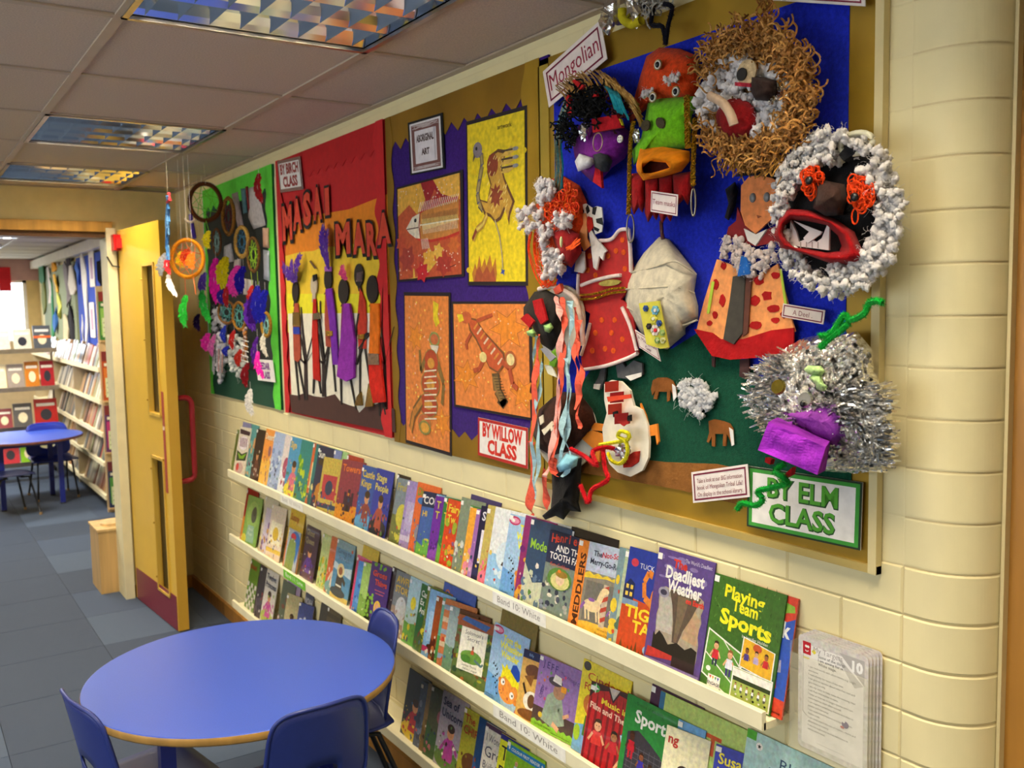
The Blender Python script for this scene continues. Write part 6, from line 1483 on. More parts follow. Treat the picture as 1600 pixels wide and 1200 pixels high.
# feathers, ribbons and fleece laid over the green board
F = [(337, 402, 340, 472, .045, 'e81ca0', 'bright magenta feather on the left of the green board'), (353, 400, 350, 450, .05, 'd8c818', 'large yellow feather on the green board'), (372, 414, 366, 462, .045, 'f03cac', 'pink feather beside the yellow one'), (380, 415, 377, 458, .04, '1c1490', 'navy blue feather right of the pink one'),
     (321, 425, 318, 460, .035, '6c4cc0', 'violet feather near the left edge of the green board'), (315, 452, 328, 502, .035, '38d048', 'emerald feather at the left edge of the green board'), (310, 490, 312, 517, .028, '301c64', 'dark violet tuft hanging at the left edge'),
     (326, 520, 324, 548, .04, 'e830a0', 'rose pink feather low on the left edge'), (336, 522, 332, 556, .025, 'f070b8', 'pale pink feather low on the green board'), (347, 450, 350, 475, .03, '24187c', 'indigo feather below the yellow one'), (358, 440, 356, 480, .025, '9c1c24', 'dark red feather under the yellow one'),
     (390, 462, 396, 515, .04, '5c24a0', 'purple feather in the lower middle of the green board'), (400, 450, 396, 512, .035, '4c1c88', 'deep purple feather hanging beside the blue one'), (414, 452, 410, 502, .045, '2c30d0', 'royal blue feather on the right of the green board'), (405, 450, 404, 492, .025, 'b02c80', 'crimson pink feather by the royal blue one'),
     (352, 508, 352, 535, .022, '3040c0', 'blue feather over white fleece, upper'), (356, 540, 355, 556, .024, '2c34b0', 'blue tuft over white fleece, lower'), (366, 515, 365, 545, .022, 'd02c28', 'red feather over the white fleece'), (377, 545, 374, 572, .03, 'd83828', 'scarlet tuft near the bottom of the fleece'),
     (402, 548, 412, 590, .025, 'e828a8', 'magenta feather crossing the CEDAR card'), (402, 525, 400, 572, .022, '6c2ca8', 'purple feather left of the CEDAR card'), (387, 565, 386, 604, .03, '8c1820', 'dark red feather at the foot of the board'), (391, 607, 395, 648, .03, 'e8e4dc', 'white feather dangling below the green board'), (412, 520, 418, 556, .022, 'dcd8c8', 'white feather above the CEDAR card'), (404, 270, 410, 316, .028, 'a82428', 'dark red tuft at the top of the green board')]
for (x0, y0, x1, y1, w, c, lab) in F:
    m = MB(); d = .045+rnd(0, .02); feather(m, wp(x0, y0, d), wp(x1, y1, d+.004), w, C(c), .014)
    q = wp(x0, y0, d); m.tube([q+V3((0, 0, .03)) if x0 > 330 else V3((q.x, q.y, CEIL-.004)), q], .0008, WH, 4)
    tag(m.build('feather', 'wool'), lab, 'feather', 'feathers on the green board')
def fold_scrap(px, d0, d1, col, m, name, label, cat, wr=.004, seed=1): 
    mb = MB(); pillow(mb, dense(px, 2), d0, d1, C(col), 3, wr, seed); return tag(mb.build(name, m, smooth=True), label, cat)
for (P, c, m_, lab) in (([(362, 303), (371, 300), (380, 352), (372, 358), (366, 330)], 'c8b4b0', 'cloth', 'pale pink cloth strip high on the green board'), ([(387, 294), (402, 290), (415, 352), (396, 358), (388, 340)], 'c8c0bc', 'cloth', 'white cloth strip high on the green board'),
                        ([(376, 295), (384, 294), (386, 332), (380, 334)], '5c8890', 'cloth', 'teal cloth strip high on the green board'), ([(383, 292), (387, 291), (391, 330), (388, 334)], '8c2c2c', 'cloth', 'dark red cloth strip high on the green board'), ([(350, 385), (361, 380), (366, 408), (349, 412)], 'c4c4cc', 'cloth', 'pale grey cloth scrap behind the yellow feather'),
                        ([(410, 356), (420, 356), (421, 388), (411, 386)], 'e8b898', 'paper', 'peach patterned card on the right of the green board'), ([(411, 390), (421, 392), (422, 440), (412, 436)], 'c8ccd8', 'paper', 'pale patterned card below the peach one'), ([(381, 435), (395, 438), (394, 462), (380, 460)], 'dcd8d0', 'paper', 'white card square in the middle of the green board'), ([(366, 406), (377, 404), (376, 416), (365, 417)], 'c4bcb8', 'paper', 'small grey card above the pink feather')):
    fold_scrap(P, .012, .022, c, m_, 'cloth_strip' if m_ == 'cloth' else 'patterned_card', lab, 'cloth' if m_ == 'cloth' else 'card')
pts = [wp(x, y, .03) for x, y in scatter([(331, 484), (346, 478), (352, 508), (352, 545), (352, 575), (347, 598), (340, 575), (336, 540), (333, 500)], 70)]
m = fluff(MB(), pts, .010, .02, C('d4d0d4')); wisps(m, pts, 120, .02, .05, C('dcd8dc')); tag(m.build('fleece_tuft', 'fleece', smooth=True), 'tall white fleece tuft on the lower left of the green board', 'fleece')
pts = [wp(x, y, .03) for x, y in scatter([(356, 520), (372, 528), (384, 540), (384, 580), (376, 600), (366, 585), (358, 560)], 60)]
m = fluff(MB(), pts, .010, .018, C('d4d8d0')); wisps(m, pts, 120, .02, .05, C('dcdcd0')); tag(m.build('fleece_tuft', 'fleece', smooth=True), 'ragged white fleece tuft beside the red feathers', 'fleece')
m = MB()
for k in range(5): m.tube([wp(383+rnd(-3, 3), 512+q*8+k, .05+rnd(0, .01)) for q in range(7)], .006, C(random.choice(['b87838', 'c8b0a8', '6c3c28'])), 5)
for k in range(5): m.tube([wp(377, 530+k*8, .062), wp(388, 534+k*8, .064)], .0022, WH, 4)
tag(m.build('wound_stick', 'wool'), 'brown wound stick with white string on the green board', 'stick')
m = MB()
for k in range(6): m.tube([wp(333+k*3, 545, .04), wp(332+k*3+rnd(-2, 2), 585+rnd(-8, 8), .05)], .004, C(random.choice(['c89c98', 'b8b4b8', 'a87c88'])), 5)
tag(m.build('hanging_strings', 'wool'), 'pinkish strings hanging over the lower left of the green board', 'string')
# ============================================================ the big blue board
A_, B_ = 1.985, .972
Zb = 1.147
b4 = thing('pin_board', (0, 1.45, Zb), 'large blue board with gold border full of animal masks, nearest the camera', 'pin board', 'display boards along the wall')
GP = C('b08c28'); GP2 = C('b8962a')
MB().box((-.006, B_, Zb), (-.0005, 1.93, CEIL-.06), GP).build('gold_backing', 'gold_paper', b4)
MB().box((-.016, B_-.016, Zb-.014), (-.0002, B_, CEIL-.002), C('dccb94')).build('side_frame', 'paint', b4)
MB().box((-.014, B_-.016, Zb-.014), (-.0002, 1.93, Zb), C('b8a058')).build('bottom_frame', 'paint', b4)
MB().box((-.0095, 1.888, Zb+.01), (-.006, 1.93, CEIL-.075), C('d0b448')).build('gold_strip', 'gold_paper', b4)
sheet(b4, 'blue_paper', [(1.868, 1.24), (1.868, 2.128), (1.028, 2.128), (1.028, 1.24)], .0066, C('1a2cc0'), 'felt')
a = [wp(x, y, .009) for x, y in [(908, 600), (935, 560), (990, 545), (1050, 545), (1090, 520), (1140, 545), (1190, 590), (1240, 640), (1290, 690), (1330, 730), (1330, 775), (1200, 750), (1120, 732), (1040, 728), (905, 722)]]
MB().prism(a, (.001, 0, 0), C('0f4f38')).build('green_hills', 'felt', b4)
a = [wp(x, y, .010) for x, y in [(905, 715), (960, 713), (1040, 722), (1120, 725), (1200, 742), (1330, 780), (1330, 800), (1160, 790), (1060, 765), (905, 738)]]
MB().prism(a, (.001, 0, 0), C('94602c')).build('brown_ground', 'crepe', b4)

# --- cards
def fr(c, w=.03, off=.04):
    return lambda A: A.frame(off, off*2.2, 1-off, 1-off*2.2, w, c)
def cd_(lines, col, frm, ys, h, bold=0, mw=.84, asp=2.0):
    def d(A):
        A.frame(.035, .035*asp, .965, 1-.035*asp, .022, frm)
        for s, y in zip(lines, ys): A.text(s, .5, y, h, col, align='C', maxw=mw, bold=bold)
    return d
MR = C('7a1c38')
card('title_card', 'tilted white card reading Mongolian at the top left of the blue board', 'sign', (848, 112), (938, 31), (857.5, 168), .03, C('f2e4dc'), lambda A: (A.frame(.05, .1, .95, .9, .02, MR), A.text('Mongolian', .5, .34, .52, C('a02840'), w=.82, align='C')))
card('label_card', 'small white card reading Team masks on the red beard', 'sign', (1017.5, 298), (1059, 304), (1016.5, 330.5), .105, C('ece0dc'), cd_(('Team masks',), C('8c2840'), MR, (.4,), .28))
card('label_card', 'tilted small card reading A Mongolian Ger below the tent', 'sign', (992, 515), (1025, 536), (999, 543), .04, C('e6d8d0'), cd_(('A Mongolian', 'Ger'), C('7c4050'), MR, (.56, .2), .26))
card('label_card', 'small white card reading A Deel beside the orange dress', 'sign', (1223.5, 474), (1289, 485), (1221, 495), .03, C('e6d8cc'), cd_(('A Deel .',), C('8c4850'), MR, (.3,), .44, asp=2.6))
card('notice_card', 'white card inviting readers to the BIG information book', 'sign', (1080, 738), (1168, 725), (1083, 786), .024, C('f0e6e0'), cd_(('Take a look at our BIG information', 'book of Mongolian Tribal Life!', 'On display in the school library.'), C('8c4850'), MR, (.62, .40, .18), .17, mw=.80))
def elm(A):
    A.rect(0, 0, 1, 1, C('20341c')); A.rect(.018, .03, .982, .97, C('3c9a34')); A.rect(.05, .09, .95, .91, C('f4efe8'))
    A.text('BY ELM', .508, .55, .36, C('1c4c1c'), w=.62, align='C', bold=.05); A.text('BY ELM', .5, .56, .36, C('52a42c'), w=.62, align='C', bold=.022)
    A.text('CLASS', .508, .15, .36, C('1c4c1c'), w=.58, align='C', bold=.05); A.text('CLASS', .5, .16, .36, C('52a42c'), w=.58, align='C', bold=.022)
card('class_card', 'green framed white sign reading BY ELM CLASS', 'sign', (1169, 728), (1348, 754), (1167, 822), .016, C('f4efe8'), elm)
card('title_card', 'white card with a red line cut by the top edge of the photo', 'sign', (1180, -50), (1350, -45), (1182, -1), .03, C('ece4dc'), lambda A: A.frame(.03, .08, .97, .92, .012, MR))

# --- brown and black drawings, cotton cloud
def animal(P, label, white):
    t = thing('paper_horse', wp(P[0][0], P[0][1]+30, .014), label, 'paper animal', 'small brown animals on the green hills')
    MB().cut(P, .012, .0145, C('8c5424')).build('body', 'crepe', t)
    MB().cut(white, .0145, .016, C('e8e4e0')).build('white_patch', 'paper', t)
animal([(1020, 594), (1028, 590), (1042, 590), (1051, 595), (1056, 605), (1057, 618), (1053, 626), (1050, 614), (1047, 609), (1046, 626), (1042, 628), (1042, 612), (1029, 612), (1026, 624), (1021, 623), (1024, 610), (1019, 618), (1017, 608)], 'small brown paper animal left of the cotton cloud', [(1050, 600), (1055, 604), (1057, 620), (1052, 627), (1051, 615)])
animal([(1107, 658), (1116, 655), (1130, 658), (1140, 662), (1145, 670), (1146, 688), (1143, 696), (1139, 684), (1135, 678), (1134, 697), (1129, 697), (1130, 678), (1117, 678), (1117, 698), (1112, 697), (1112, 682), (1107, 692), (1104, 690), (1108, 676)], 'small brown paper animal below the cotton cloud', [(1139, 668), (1145, 672), (1147, 695), (1143, 697), (1141, 682)])
CL = [(1064, 610), (1066, 598), (1080, 598), (1094, 593), (1104, 605), (1113, 620), (1110, 636), (1100, 640), (1098, 652), (1086, 650), (1076, 638), (1061, 630)]
pts = [wp(x, y, .022) for x, y in scatter(CL, 90)]
m = fluff(MB(), pts, .006, .012, C('eceaea')); wisps(m, pts, 200, .012, .03, C('f0eeee'), .0003); tag(m.build('cotton_sheep', 'fleece', smooth=True), 'white cotton wool lump on the green hills', 'cotton wool')

# --- helpers for masks
def yarn(mb, p, L, amp, col, k=14, r=.0016, d=None):
    d = d or V3((rnd(-1, -.2), rnd(-1, 1), rnd(-1, 1))); d = d.normalized(); s = V3((rnd(-1, 1), rnd(-1, 1), rnd(-1, 1))); e = d.cross(s).normalized(); f = d.cross(e)
    ph = rnd(0, 6.28); w = rnd(5, 10); kk = rnd(.7, 1.15); c = (col[0]*kk, col[1]*kk, col[2]*kk, 1)
    mb.tube([V3(p)+d*(L*i/k)+e*(amp*cos(ph+w*i/k))+f*(amp*sin(ph+w*i/k)) for i in range(k+1)], r, c, 3, caps=False); return mb
def pipe(label_parent, name, pts, col, r=.0035, fz=260):
    m = MB(); P = [V3(p) for p in pts]; m.tube(P, r*.8, col, 6)
    for i in range(fz):
        s = random.random()*(len(P)-1); q = int(s); p = P[q].lerp(P[min(q+1, len(P)-1)], s-q); d = V3((rnd(-1, 1), rnd(-1, 1), rnd(-1, 1))).normalized()*r*1.25
        o = V3((rnd(-1, 1), rnd(-1, 1), rnd(-1, 1))).normalized()*.0007; m.face([p-o, p+o, p+d+o*.4, p+d-o*.4], col)
    return m.build(name, 'wool', label_parent)
def wiggle(P, d, n=6):
    """smooth path through pixel points at depth(s) d"""
    o = []; Q = [P[0]]+list(P)+[P[-1]]
    D = d if isinstance(d, (list, tuple)) else [d]*len(P); E = [D[0]]+list(D)+[D[-1]]
    for i in range(1, len(Q)-2):
        for k in range(n):
            t = k/n; f = lambda a, b, c, e: .5*((2*b)+(-a+c)*t+(2*a-5*b+4*c-e)*t*t+(-a+3*b-3*c+e)*t**3)
            o.append(wp(f(*[Q[i+j][0] for j in (-1, 0, 1, 2)]), f(*[Q[i+j][1] for j in (-1, 0, 1, 2)]), f(*[E[i+j] for j in (-1, 0, 1, 2)])))
    o.append(wp(*P[-1], D[-1])); return o

# --- A: patchwork face with coloured wool hair
t = thing('mask', wp(930, 290, .05), 'purple and black patchwork mask with teal and tan wool hair', 'mask', 'masks on the blue board')
P = [(893, 215), (905, 195), (930, 190), (965, 192), (983, 205), (985, 228), (975, 248), (955, 262), (940, 280), (925, 284), (908, 268), (898, 245)]
m = MB(); pillow(m, dense(P, 3), .02, .085, C('7a1f8c'), 6, .006, 1); m.build('face', 'felt', t, smooth=True)
m = MB(); [yarn(m, wp(x, y, rnd(.07, .10)), .035, .006, BK, 10, .0022) for x, y in scatter([(898, 150), (925, 135), (948, 150), (950, 178), (930, 188), (905, 180), (895, 170)], 170)]
m.build('black_wool', 'wool', t)
m = MB(); [yarn(m, wp(x, y, rnd(.06, .09)), .03, .005, BK, 10, .0022) for x, y in scatter([(876, 192), (895, 185), (905, 205), (898, 225), (882, 222)], 60)]
m.build('black_tuft', 'wool', t)
for (P, nm, cols) in (([(880, 150), (905, 128), (950, 122), (985, 150), (990, 175)], 'tan_hair', ['b88c48', 'a87838', 'd0a860']),):
    m = MB()
    for i in range(130):
        s = random.random()*3.99; q = int(s); x = P[q][0]+(P[q+1][0]-P[q][0])*(s-q); y = P[q][1]+(P[q+1][1]-P[q][1])*(s-q)
        m.tube(wiggle([(x-12+rnd(-5, 5), y-10+rnd(-5, 5)), (x+rnd(-3, 3), y+rnd(-3, 3)), (x+12+rnd(-4, 4), y+18+rnd(-6, 8))], [.06, .1, .085], 4), .0016, C(random.choice(cols)), 3, caps=False)
    m.build(nm, 'wool', t)
m = MB()
for i in range(36): a = rnd(0, 1); m.tube(wiggle([(938+22*a+rnd(-3, 3), 128+12*a), (950+20*a, 142+12*a), (962+20*a+rnd(-3, 3), 168+14*a+rnd(-4, 6))], [.08, .105, .095], 4), .0017, C(random.choice(['1c8c9c', '2ca0a8'])), 3, caps=False)
m.build('teal_hair', 'wool', t)
m = MB()
for i in range(60): x = rnd(-5, 5); m.tube(wiggle([(890+x, 150), (878+x, 185), (872+x, 225), (874+x*1.2, 262), (872+x*1.4+rnd(-3, 3), 295+rnd(-10, 8))], [.07, .08, .08, .075, .07], 4), .0017, C(random.choice(['1c8c9c', '2c9cb0', 'b88c48', 'a88440'])), 3, caps=False)
m.build('side_lock', 'wool', t)
m = MB(); [yarn(m, wp(x, y, .07), .03, .006, C('5a2830'), 8, .002) for x, y in scatter([(958, 130), (985, 160), (990, 185), (970, 190), (955, 170)], 50)]; m.build('maroon_wool', 'wool', t)
MB().cut([(924, 186), (963, 179), (971, 199), (926, 207)], .085, .094, C('b81420')).build('red_felt', 'felt', t)
MB().cut([(962, 184), (969, 186), (972, 196), (964, 194)], .086, .092, C('d8d020')).build('yellow_patch', 'felt', t)
for P in ([(884, 152), (888, 148), (894, 176), (887, 180)], [(893, 126), (898, 124), (912, 134), (906, 140)], [(922, 144), (930, 142), (932, 150), (925, 152)]): MB().cut(P, .10, .108, C('c01c20')).build('red_scrap', 'felt', t)
MB().ball(wp(912, 206, .092), (.008, .0135, .017), C('d8d8d8'), 12, 9, .5, 4).build('foil_nose', 'foil', t)
MB().ring(wp(934, 222, .098), .016, .0014, C('c8b890'), rz=.019).build('ring', 'brass', t, smooth=True)
MB().lathe((0, 0, 0), [(0, 0)], WH, 8) if False else None
def disc(mb, px, d, r, col, n=16, th=.003): mb.prism([wp(*px, d)+V3((0, -r*cos(2*pi*i/n), r*sin(2*pi*i/n))) for i in range(n)], (th, 0, 0), col); return mb
bt = disc(MB(), (968, 217), .092, .008, C('f0ece4')).build('button', 'plastic', t); m = MB(); [disc(m, (968+a, 217+b), .0925, .0012, BK, 6) for a in (-1.5, 1.5) for b in (-2, 2)]; m.build('button_holes', 'plastic', bt)
m = MB(); pillow(m, dense([(925, 240), (938, 236), (950, 240), (956, 252), (950, 268), (938, 270), (928, 262)], 3), .07, .10, C('2c3034'), 4, .006, 6); m.build('dark_knot', 'cloth', t, smooth=True)
m = MB(); pillow(m, dense([(898, 252), (905, 240), (925, 246), (930, 254), (920, 262), (903, 268)], 3), .08, .105, C('e4e4e8'), 4, .003, 6); m.build('white_knot', 'cloth', t, smooth=True)
MB().cut([(930, 262), (938, 266), (940, 294), (926, 284)], .075, .082, C('b81c24')).build('red_tongue', 'felt', t)

# --- B: orange and green mask with a beak
t = thing('mask', wp(1040, 345, .05), 'orange topped green mask with an orange beak and gold braids', 'mask', 'masks on the blue board')
m = MB(); pillow(m, dense([(1010, 88), (1030, 74), (1062, 76), (1086, 86), (1091, 110), (1090, 150), (1060, 160), (1015, 165), (984, 192), (983, 180), (992, 150), (1000, 120)], 3), .03, .075, C('e04818'), 6, .002, 2); m.build('orange_head', 'felt', t, smooth=True)
m = MB(); pillow(m, dense([(1012, 160), (1030, 154), (1055, 152), (1085, 150), (1089, 165), (1080, 180), (1078, 230), (1040, 238), (1000, 245), (990, 258), (988, 235), (1002, 215), (1008, 185)], 3), .06, .10, C('74c41c'), 6, .003, 3); m.build('green_face', 'felt', t, smooth=True)
for (x, y, d, e) in ((1027, 101, .083, 0), (1055, 143, .098, 0), (1019, 152, .092, 0)):
    ey = disc(MB(), (x, y), d, .0105, C('a8905c')).build('eye', 'felt', t); disc(MB(), (x, y), d+.003, .008, C('e8e4e0')).build('eye_white', 'plastic', ey)
    MB().ball(wp(x, y, d+.004), (.004, .005, .006), BK, 10, 8).build('pupil', 'lacquer', ey, smooth=True)
for (x, y) in ((1010, 146), (1050, 124)):
    pts = [wp(x+rnd(-8, 8), y+rnd(-5, 5), .088) for _ in range(10)]; m = fluff(MB(), pts, .005, .008, C('e8dcd8')); wisps(m, pts, 50, .006, .02, C('f0e4e0'), .0003); m.build('cotton_brow', 'fleece', t, smooth=True)
for (x, y, r) in ((1008, 196, .3), (1031, 192, -.3)): MB().cut(oval(x, y, 6.5, 9, 12, r), .10, .104, C('4c4430')).build('nostril', 'felt', t)
def braid(P, D, w):
    m = MB(); path = wiggle(P, D, 8)
    for ph in (0, 2.1, 4.2):
        m.tube([p+V3((.0022*sin(i*1.3+ph), w*cos(i*1.3+ph), 0)) for i, p in enumerate(path)], .0028, C('d0a02c'), 5)
    return m
braid([(990, 190), (986, 215), (984, 250), (983, 300), (982, 334)], .075, .0045).build('gold_braid', 'glitter', t)
braid([(1073, 150), (1074, 190), (1075, 228), (1078, 226)], .108, .006).build('gold_braid', 'glitter', t)
braid([(1086, 185), (1085, 220), (1083, 260), (1083, 290)], .085, .0045).build('gold_braid', 'glitter', t)
MB().ball(wp(994, 212, .09), (.006, .008, .013), C('d8d8d0'), 12, 9, .5, 9).build('foil_ball', 'foil', t)
MB().ring(wp(985, 357, .075), .0115, .0018, C('989080'), rz=.029).build('ring', 'steel', t, smooth=True)
MB().ring(wp(1083.5, 316, .085), .006, .0022, C('989080'), rz=.026).build('ring', 'steel', t, smooth=True)
m = MB()
bo = [(1000, 232), (1035, 229), (1078, 236), (1078, 252), (1065, 268), (1035, 277), (1005, 282), (995, 268), (994, 258)]; hi = [(1004, 262), (1015, 252), (1040, 254), (1046, 262), (1030, 267), (1006, 274)]
n = 36; ob = dense(bo, 4); ib = dense(hi, 6)
b0 = len(m.v)
for k in range(5):
    f = k/4
    for i in range(36):
        x = ob[i][0]*(1-f)+ib[i][0]*f; y = ob[i][1]*(1-f)+ib[i][1]*f; m.v.append(tuple(wp(x, y, .085+.05*sin(f*pi*.62)+.002*noise.noise(V3((x*.2, y*.2, 1)))-(.02 if k == 4 else 0))))
for k in range(4):
    for i in range(36): j = (i+1) % 36; m.f.append((b0+k*36+i, b0+(k+1)*36+i, b0+(k+1)*36+j, b0+k*36+j)); m.c.append(C('f08c10'))
m.build('beak', 'crepe', t, smooth=True)
MB().cut(hi, .09, .10, C('4c1810')).build('mouth', 'felt', t)
m = MB()
for (xs_, c) in (([984, 1008], 0), ([1006, 1030], 1), ([1028, 1052], 2), ([1050, 1079], 3)):
    bt_ = [332, 344, 346, 320][c]; m2 = MB(); x0, x1 = xs_; P = [(x0, 272), (x1, 268), (x1+1, bt_-18), (x1-5, bt_), (x1-11, bt_-9), (x0+6, bt_+3), (x0+1, bt_-12)]
    pillow(m2, dense(P, 3), .06+.004*c, .084+.003*c, C('9c1014'), 4, .004, c); m2.build('red_beard', 'felt', t, smooth=True)
pipe(t, 'antenna', wiggle([(1005, 12), (1020, 10), (1018, 38), (1035, 42), (1040, 68)], .07), C('10101c'), .006, 500)
pipe(t, 'antenna', wiggle([(1038, 6), (1050, 12), (1044, 40), (1040, 70)], .075), C('10101c'), .006, 400)
# silver and yellow mask peeking in at the top
t = thing('mask', wp(985, 30, .06), 'silver and yellow foil scraps above the orange mask', 'mask', 'masks on the blue board')
MB().ball(wp(954, 24, .05), (.02, .024, .028), C('d8d4cc'), 12, 9, .6, 3).build('foil_knot', 'foil', t)
MB().ball(wp(994, 8, .05), (.02, .02, .035), C('d8d4cc'), 12, 9, .6, 5).build('foil_knot', 'foil', t)
MB().tube(wiggle([(972, 14), (974, 30), (988, 38), (1002, 32)], .05), .010, C('c8b820'), 7).build('yellow_loop', 'crepe', t, smooth=True)
m = MB(); [yarn(m, wp(1028+rnd(-8, 8), 6+rnd(-8, 8), .05), .04, .01, C('b8b4a8'), 8, .002) for _ in range(30)]; m.build('grey_wool', 'wool', t)

# --- C: lion
t = thing('mask', wp(1185, 265, .03), 'shaggy lion mask with curly tan wool mane and red mouth', 'mask', 'masks on the blue board')
m = MB(); pillow(m, oval(1180, 150, 84, 100, 40), .02, .07, C('a87438'), 6, .004, 2); m.build('base', 'felt', t, smooth=True)
FP = [(1108, 110), (1130, 90), (1150, 85), (1175, 95), (1215, 110), (1235, 130), (1240, 165), (1225, 195), (1195, 215), (1165, 215), (1120, 200), (1095, 190), (1090, 160)]
pts = [wp(x, y, rnd(.075, .095)) for x, y in scatter(FP, 170)]
m = fluff(MB(), pts, .009, .016, C('ece6e4')); wisps(m, pts, 420, .014, .03, C('e8e0e0'), .0003); m.build('fleece_face', 'fleece', t, smooth=True)
m = MB(); top = []
while len(top) < 1000:
    an = rnd(0, 2*pi); rr = rnd(.62, 1.0); x = 1182+92*rr*cos(an)+rnd(-8, 8); y = 148+112*rr*sin(an)
    if y > 30-10 and not (inpoly(x, y, FP) and rnd(0, 1) < .93) and not (y > 120 and y < 200 and x < 1110): top.append((x, y))
for x, y in top: 
    r0 = .075+.03*rnd(0, 1)*(1-abs(hypot((x-1182)/92, (y-148)/112)-.8)); yarn(m, wp(x, y, r0), rnd(.02, .04), rnd(.003, .007), C(random.choice(['c08848', 'd09c58', 'b07838', 'c89450'])), 12, .0019)
for i in range(16): yarn(m, wp(1195+rnd(-12, 14), 35+rnd(-6, 10), .08), .05, .007, C('b07838'), 12, .0014, V3((-.2, rnd(-.3, .3), 1)))
m.build('mane', 'wool', t)
m = MB()
for i in range(170): x = rnd(1128, 1222); y = rnd(205, 232); yarn(m, wp(x, y, rnd(.08, .10)), rnd(.04, .065), rnd(.003, .008), C(random.choice(['b88438', 'a87430', 'c89448'])), 16, .0012, V3((rnd(-.3, .1), rnd(-.5, .5), -1)))
m.build('beard', 'wool', t)
m = MB(); pillow(m, oval(1150, 186, 32, 33, 20), .10, .122, C('8c1014'), 4, .003, 2); m.build('mouth', 'felt', t, smooth=True)
MB().tube(wiggle([(1110, 150), (1128, 160), (1140, 176), (1147, 195)], [.125, .14, .145, .14]), .0085, C('c8ac90'), 8).build('tongue_roll', 'cloth', t, smooth=True)
m = MB(); pillow(m, dense([(1172, 118), (1192, 120), (1212, 126), (1214, 145), (1200, 158), (1180, 156), (1172, 140)], 3), .105, .142, C('2c1c18'), 5, .006, 4); m.build('nose', 'cloth', t, smooth=True)
e = disc(MB(), (1166, 113), .118, .022, C('c8b088')).build('eye', 'felt', t); disc(MB(), (1158, 116), .122, .011, BK).build('pupil', 'plastic', e)
MB().cut([(1148, 128), (1172, 130), (1172, 136), (1148, 134)], .115, .121, C('a82838')).build('eye_line', 'felt', t)
e = disc(MB(), (1225, 150), .095, .016, C('c8b088')).build('eye', 'felt', t); m = MB(); [m.ball(wp(1210+rnd(-4, 26), 148+rnd(-10, 12), .105), .006, C(random.choice(['d8c8a8', 'a87858', 'e0dcd8'])), 7, 5, .3, i) for i in range(14)]; m.build('foil_crumbs', 'foil', e)

# --- D: black mask ringed with cotton wool
t = thing('mask', wp(1310, 450, .03), 'black mask ringed with grey white cotton wool, red lips and fangs', 'mask', 'masks on the blue board')
OD = oval(1308, 330, 84, 112, 44, .12)
m = MB(); pillow(m, OD, .02, .075, C('1c1c1e'), 6, .003, 5); m.build('face', 'felt', t, smooth=True)
pts = []; inner = oval(1296, 332, 58, 86, 24, .1)
while len(pts) < 640:
    an = rnd(0, 2*pi); rr = rnd(.66, 1.1); x = 1308+92*rr*cos(an); y = 332+118*rr*sin(an)
    if an > pi*.55 and an < pi*1.1 and rr < .88: continue
    if inpoly(x, y, inner) and not (y < 270 and random.random() < .5): continue
    if 240 < y < 262 and 1318 < x < 1360 or (1308 < x < 1340 and 225 < y < 250): continue
    pts.append(wp(x, y, rnd(.07, .105)))
m = fluff(MB(), pts, .006, .0105, C('dcd6d2'), .5); wisps(m, pts, 1500, .014, .022, C('d4cecc'), .0003); m.build('cotton_ring', 'fleece', t, smooth=True)
for (P, w) in (([(1256, 270), (1270, 262), (1285, 272), (1280, 295), (1268, 305), (1258, 292)], 34), ([(1326, 282), (1345, 278), (1366, 290), (1362, 315), (1350, 330), (1336, 318), (1325, 302)], 60)):
    m = MB()
    for x, y in scatter(P, w): m.ring(wp(x, y, rnd(.095, .115)), rnd(.005, .010), .0014, C('f04810'), n=12, m=4, rz=rnd(.006, .012))
    ey = m.build('wool_eye', 'wool', t); q = P[0]
    MB().ball(wp(q[0]+(8 if w < 40 else 9), q[1]+(12 if w < 40 else 26), .122), (.005, .007, .007), BK, 10, 8).build('pupil', 'lacquer', ey, smooth=True)
m = MB(); m.ring(wp(1268, 300, .11), .006, .0014, C('f04810'), n=14, m=4, rz=.014); m.ring(wp(1336, 338, .11), .006, .0014, C('f04810'), n=14, m=4, rz=.012); m.build('loose_loop', 'wool', t)
m = MB(); pillow(m, dense([(1276, 288), (1290, 282), (1318, 288), (1322, 310), (1316, 336), (1290, 338), (1270, 325)], 3), .085, .14, C('38221a'), 5, .007, 7); m.build('nose', 'cloth', t, smooth=True)
lipo = dense([(1213, 345), (1228, 326), (1262, 328), (1305, 342), (1335, 362), (1348, 392), (1356, 402), (1345, 413), (1310, 416), (1260, 398), (1222, 392), (1208, 370)], 3); lipi = dense([(1228, 352), (1238, 344), (1262, 346), (1290, 352), (1308, 368), (1314, 384), (1310, 392), (1290, 394), (1262, 388), (1236, 384), (1230, 372), (1226, 360)], 3)
m = MB(); b0 = 0; K = 6
for k in range(K+1):
    f = k/K
    for i in range(36):
        x = lipo[i][0]*(1-f)+lipi[i][0]*f; y = lipo[i][1]*(1-f)+lipi[i][1]*f; m.v.append(tuple(wp(x, y, .08+.04*sin(f*pi)+.003*noise.noise(V3((x*.1, y*.1, 1))))))
for k in range(K):
    for i in range(36): j = (i+1) % 36; m.f.append((k*36+i, (k+1)*36+i, (k+1)*36+j, k*36+j)); m.c.append(C('96080e'))
m.build('lips', 'felt', t, smooth=True)
MB().cut(lipi, .082, .086, C('0c0a0a')).build('mouth', 'felt', t)
TW = C('dcd6d2')
for P in ([(1232, 383), (1235, 344), (1244, 362), (1248, 378), (1262, 372), (1276, 378), (1284, 372), (1296, 342), (1295, 391)],): MB().cut(P, .086, .090, TW).build('teeth', 'paper', t)
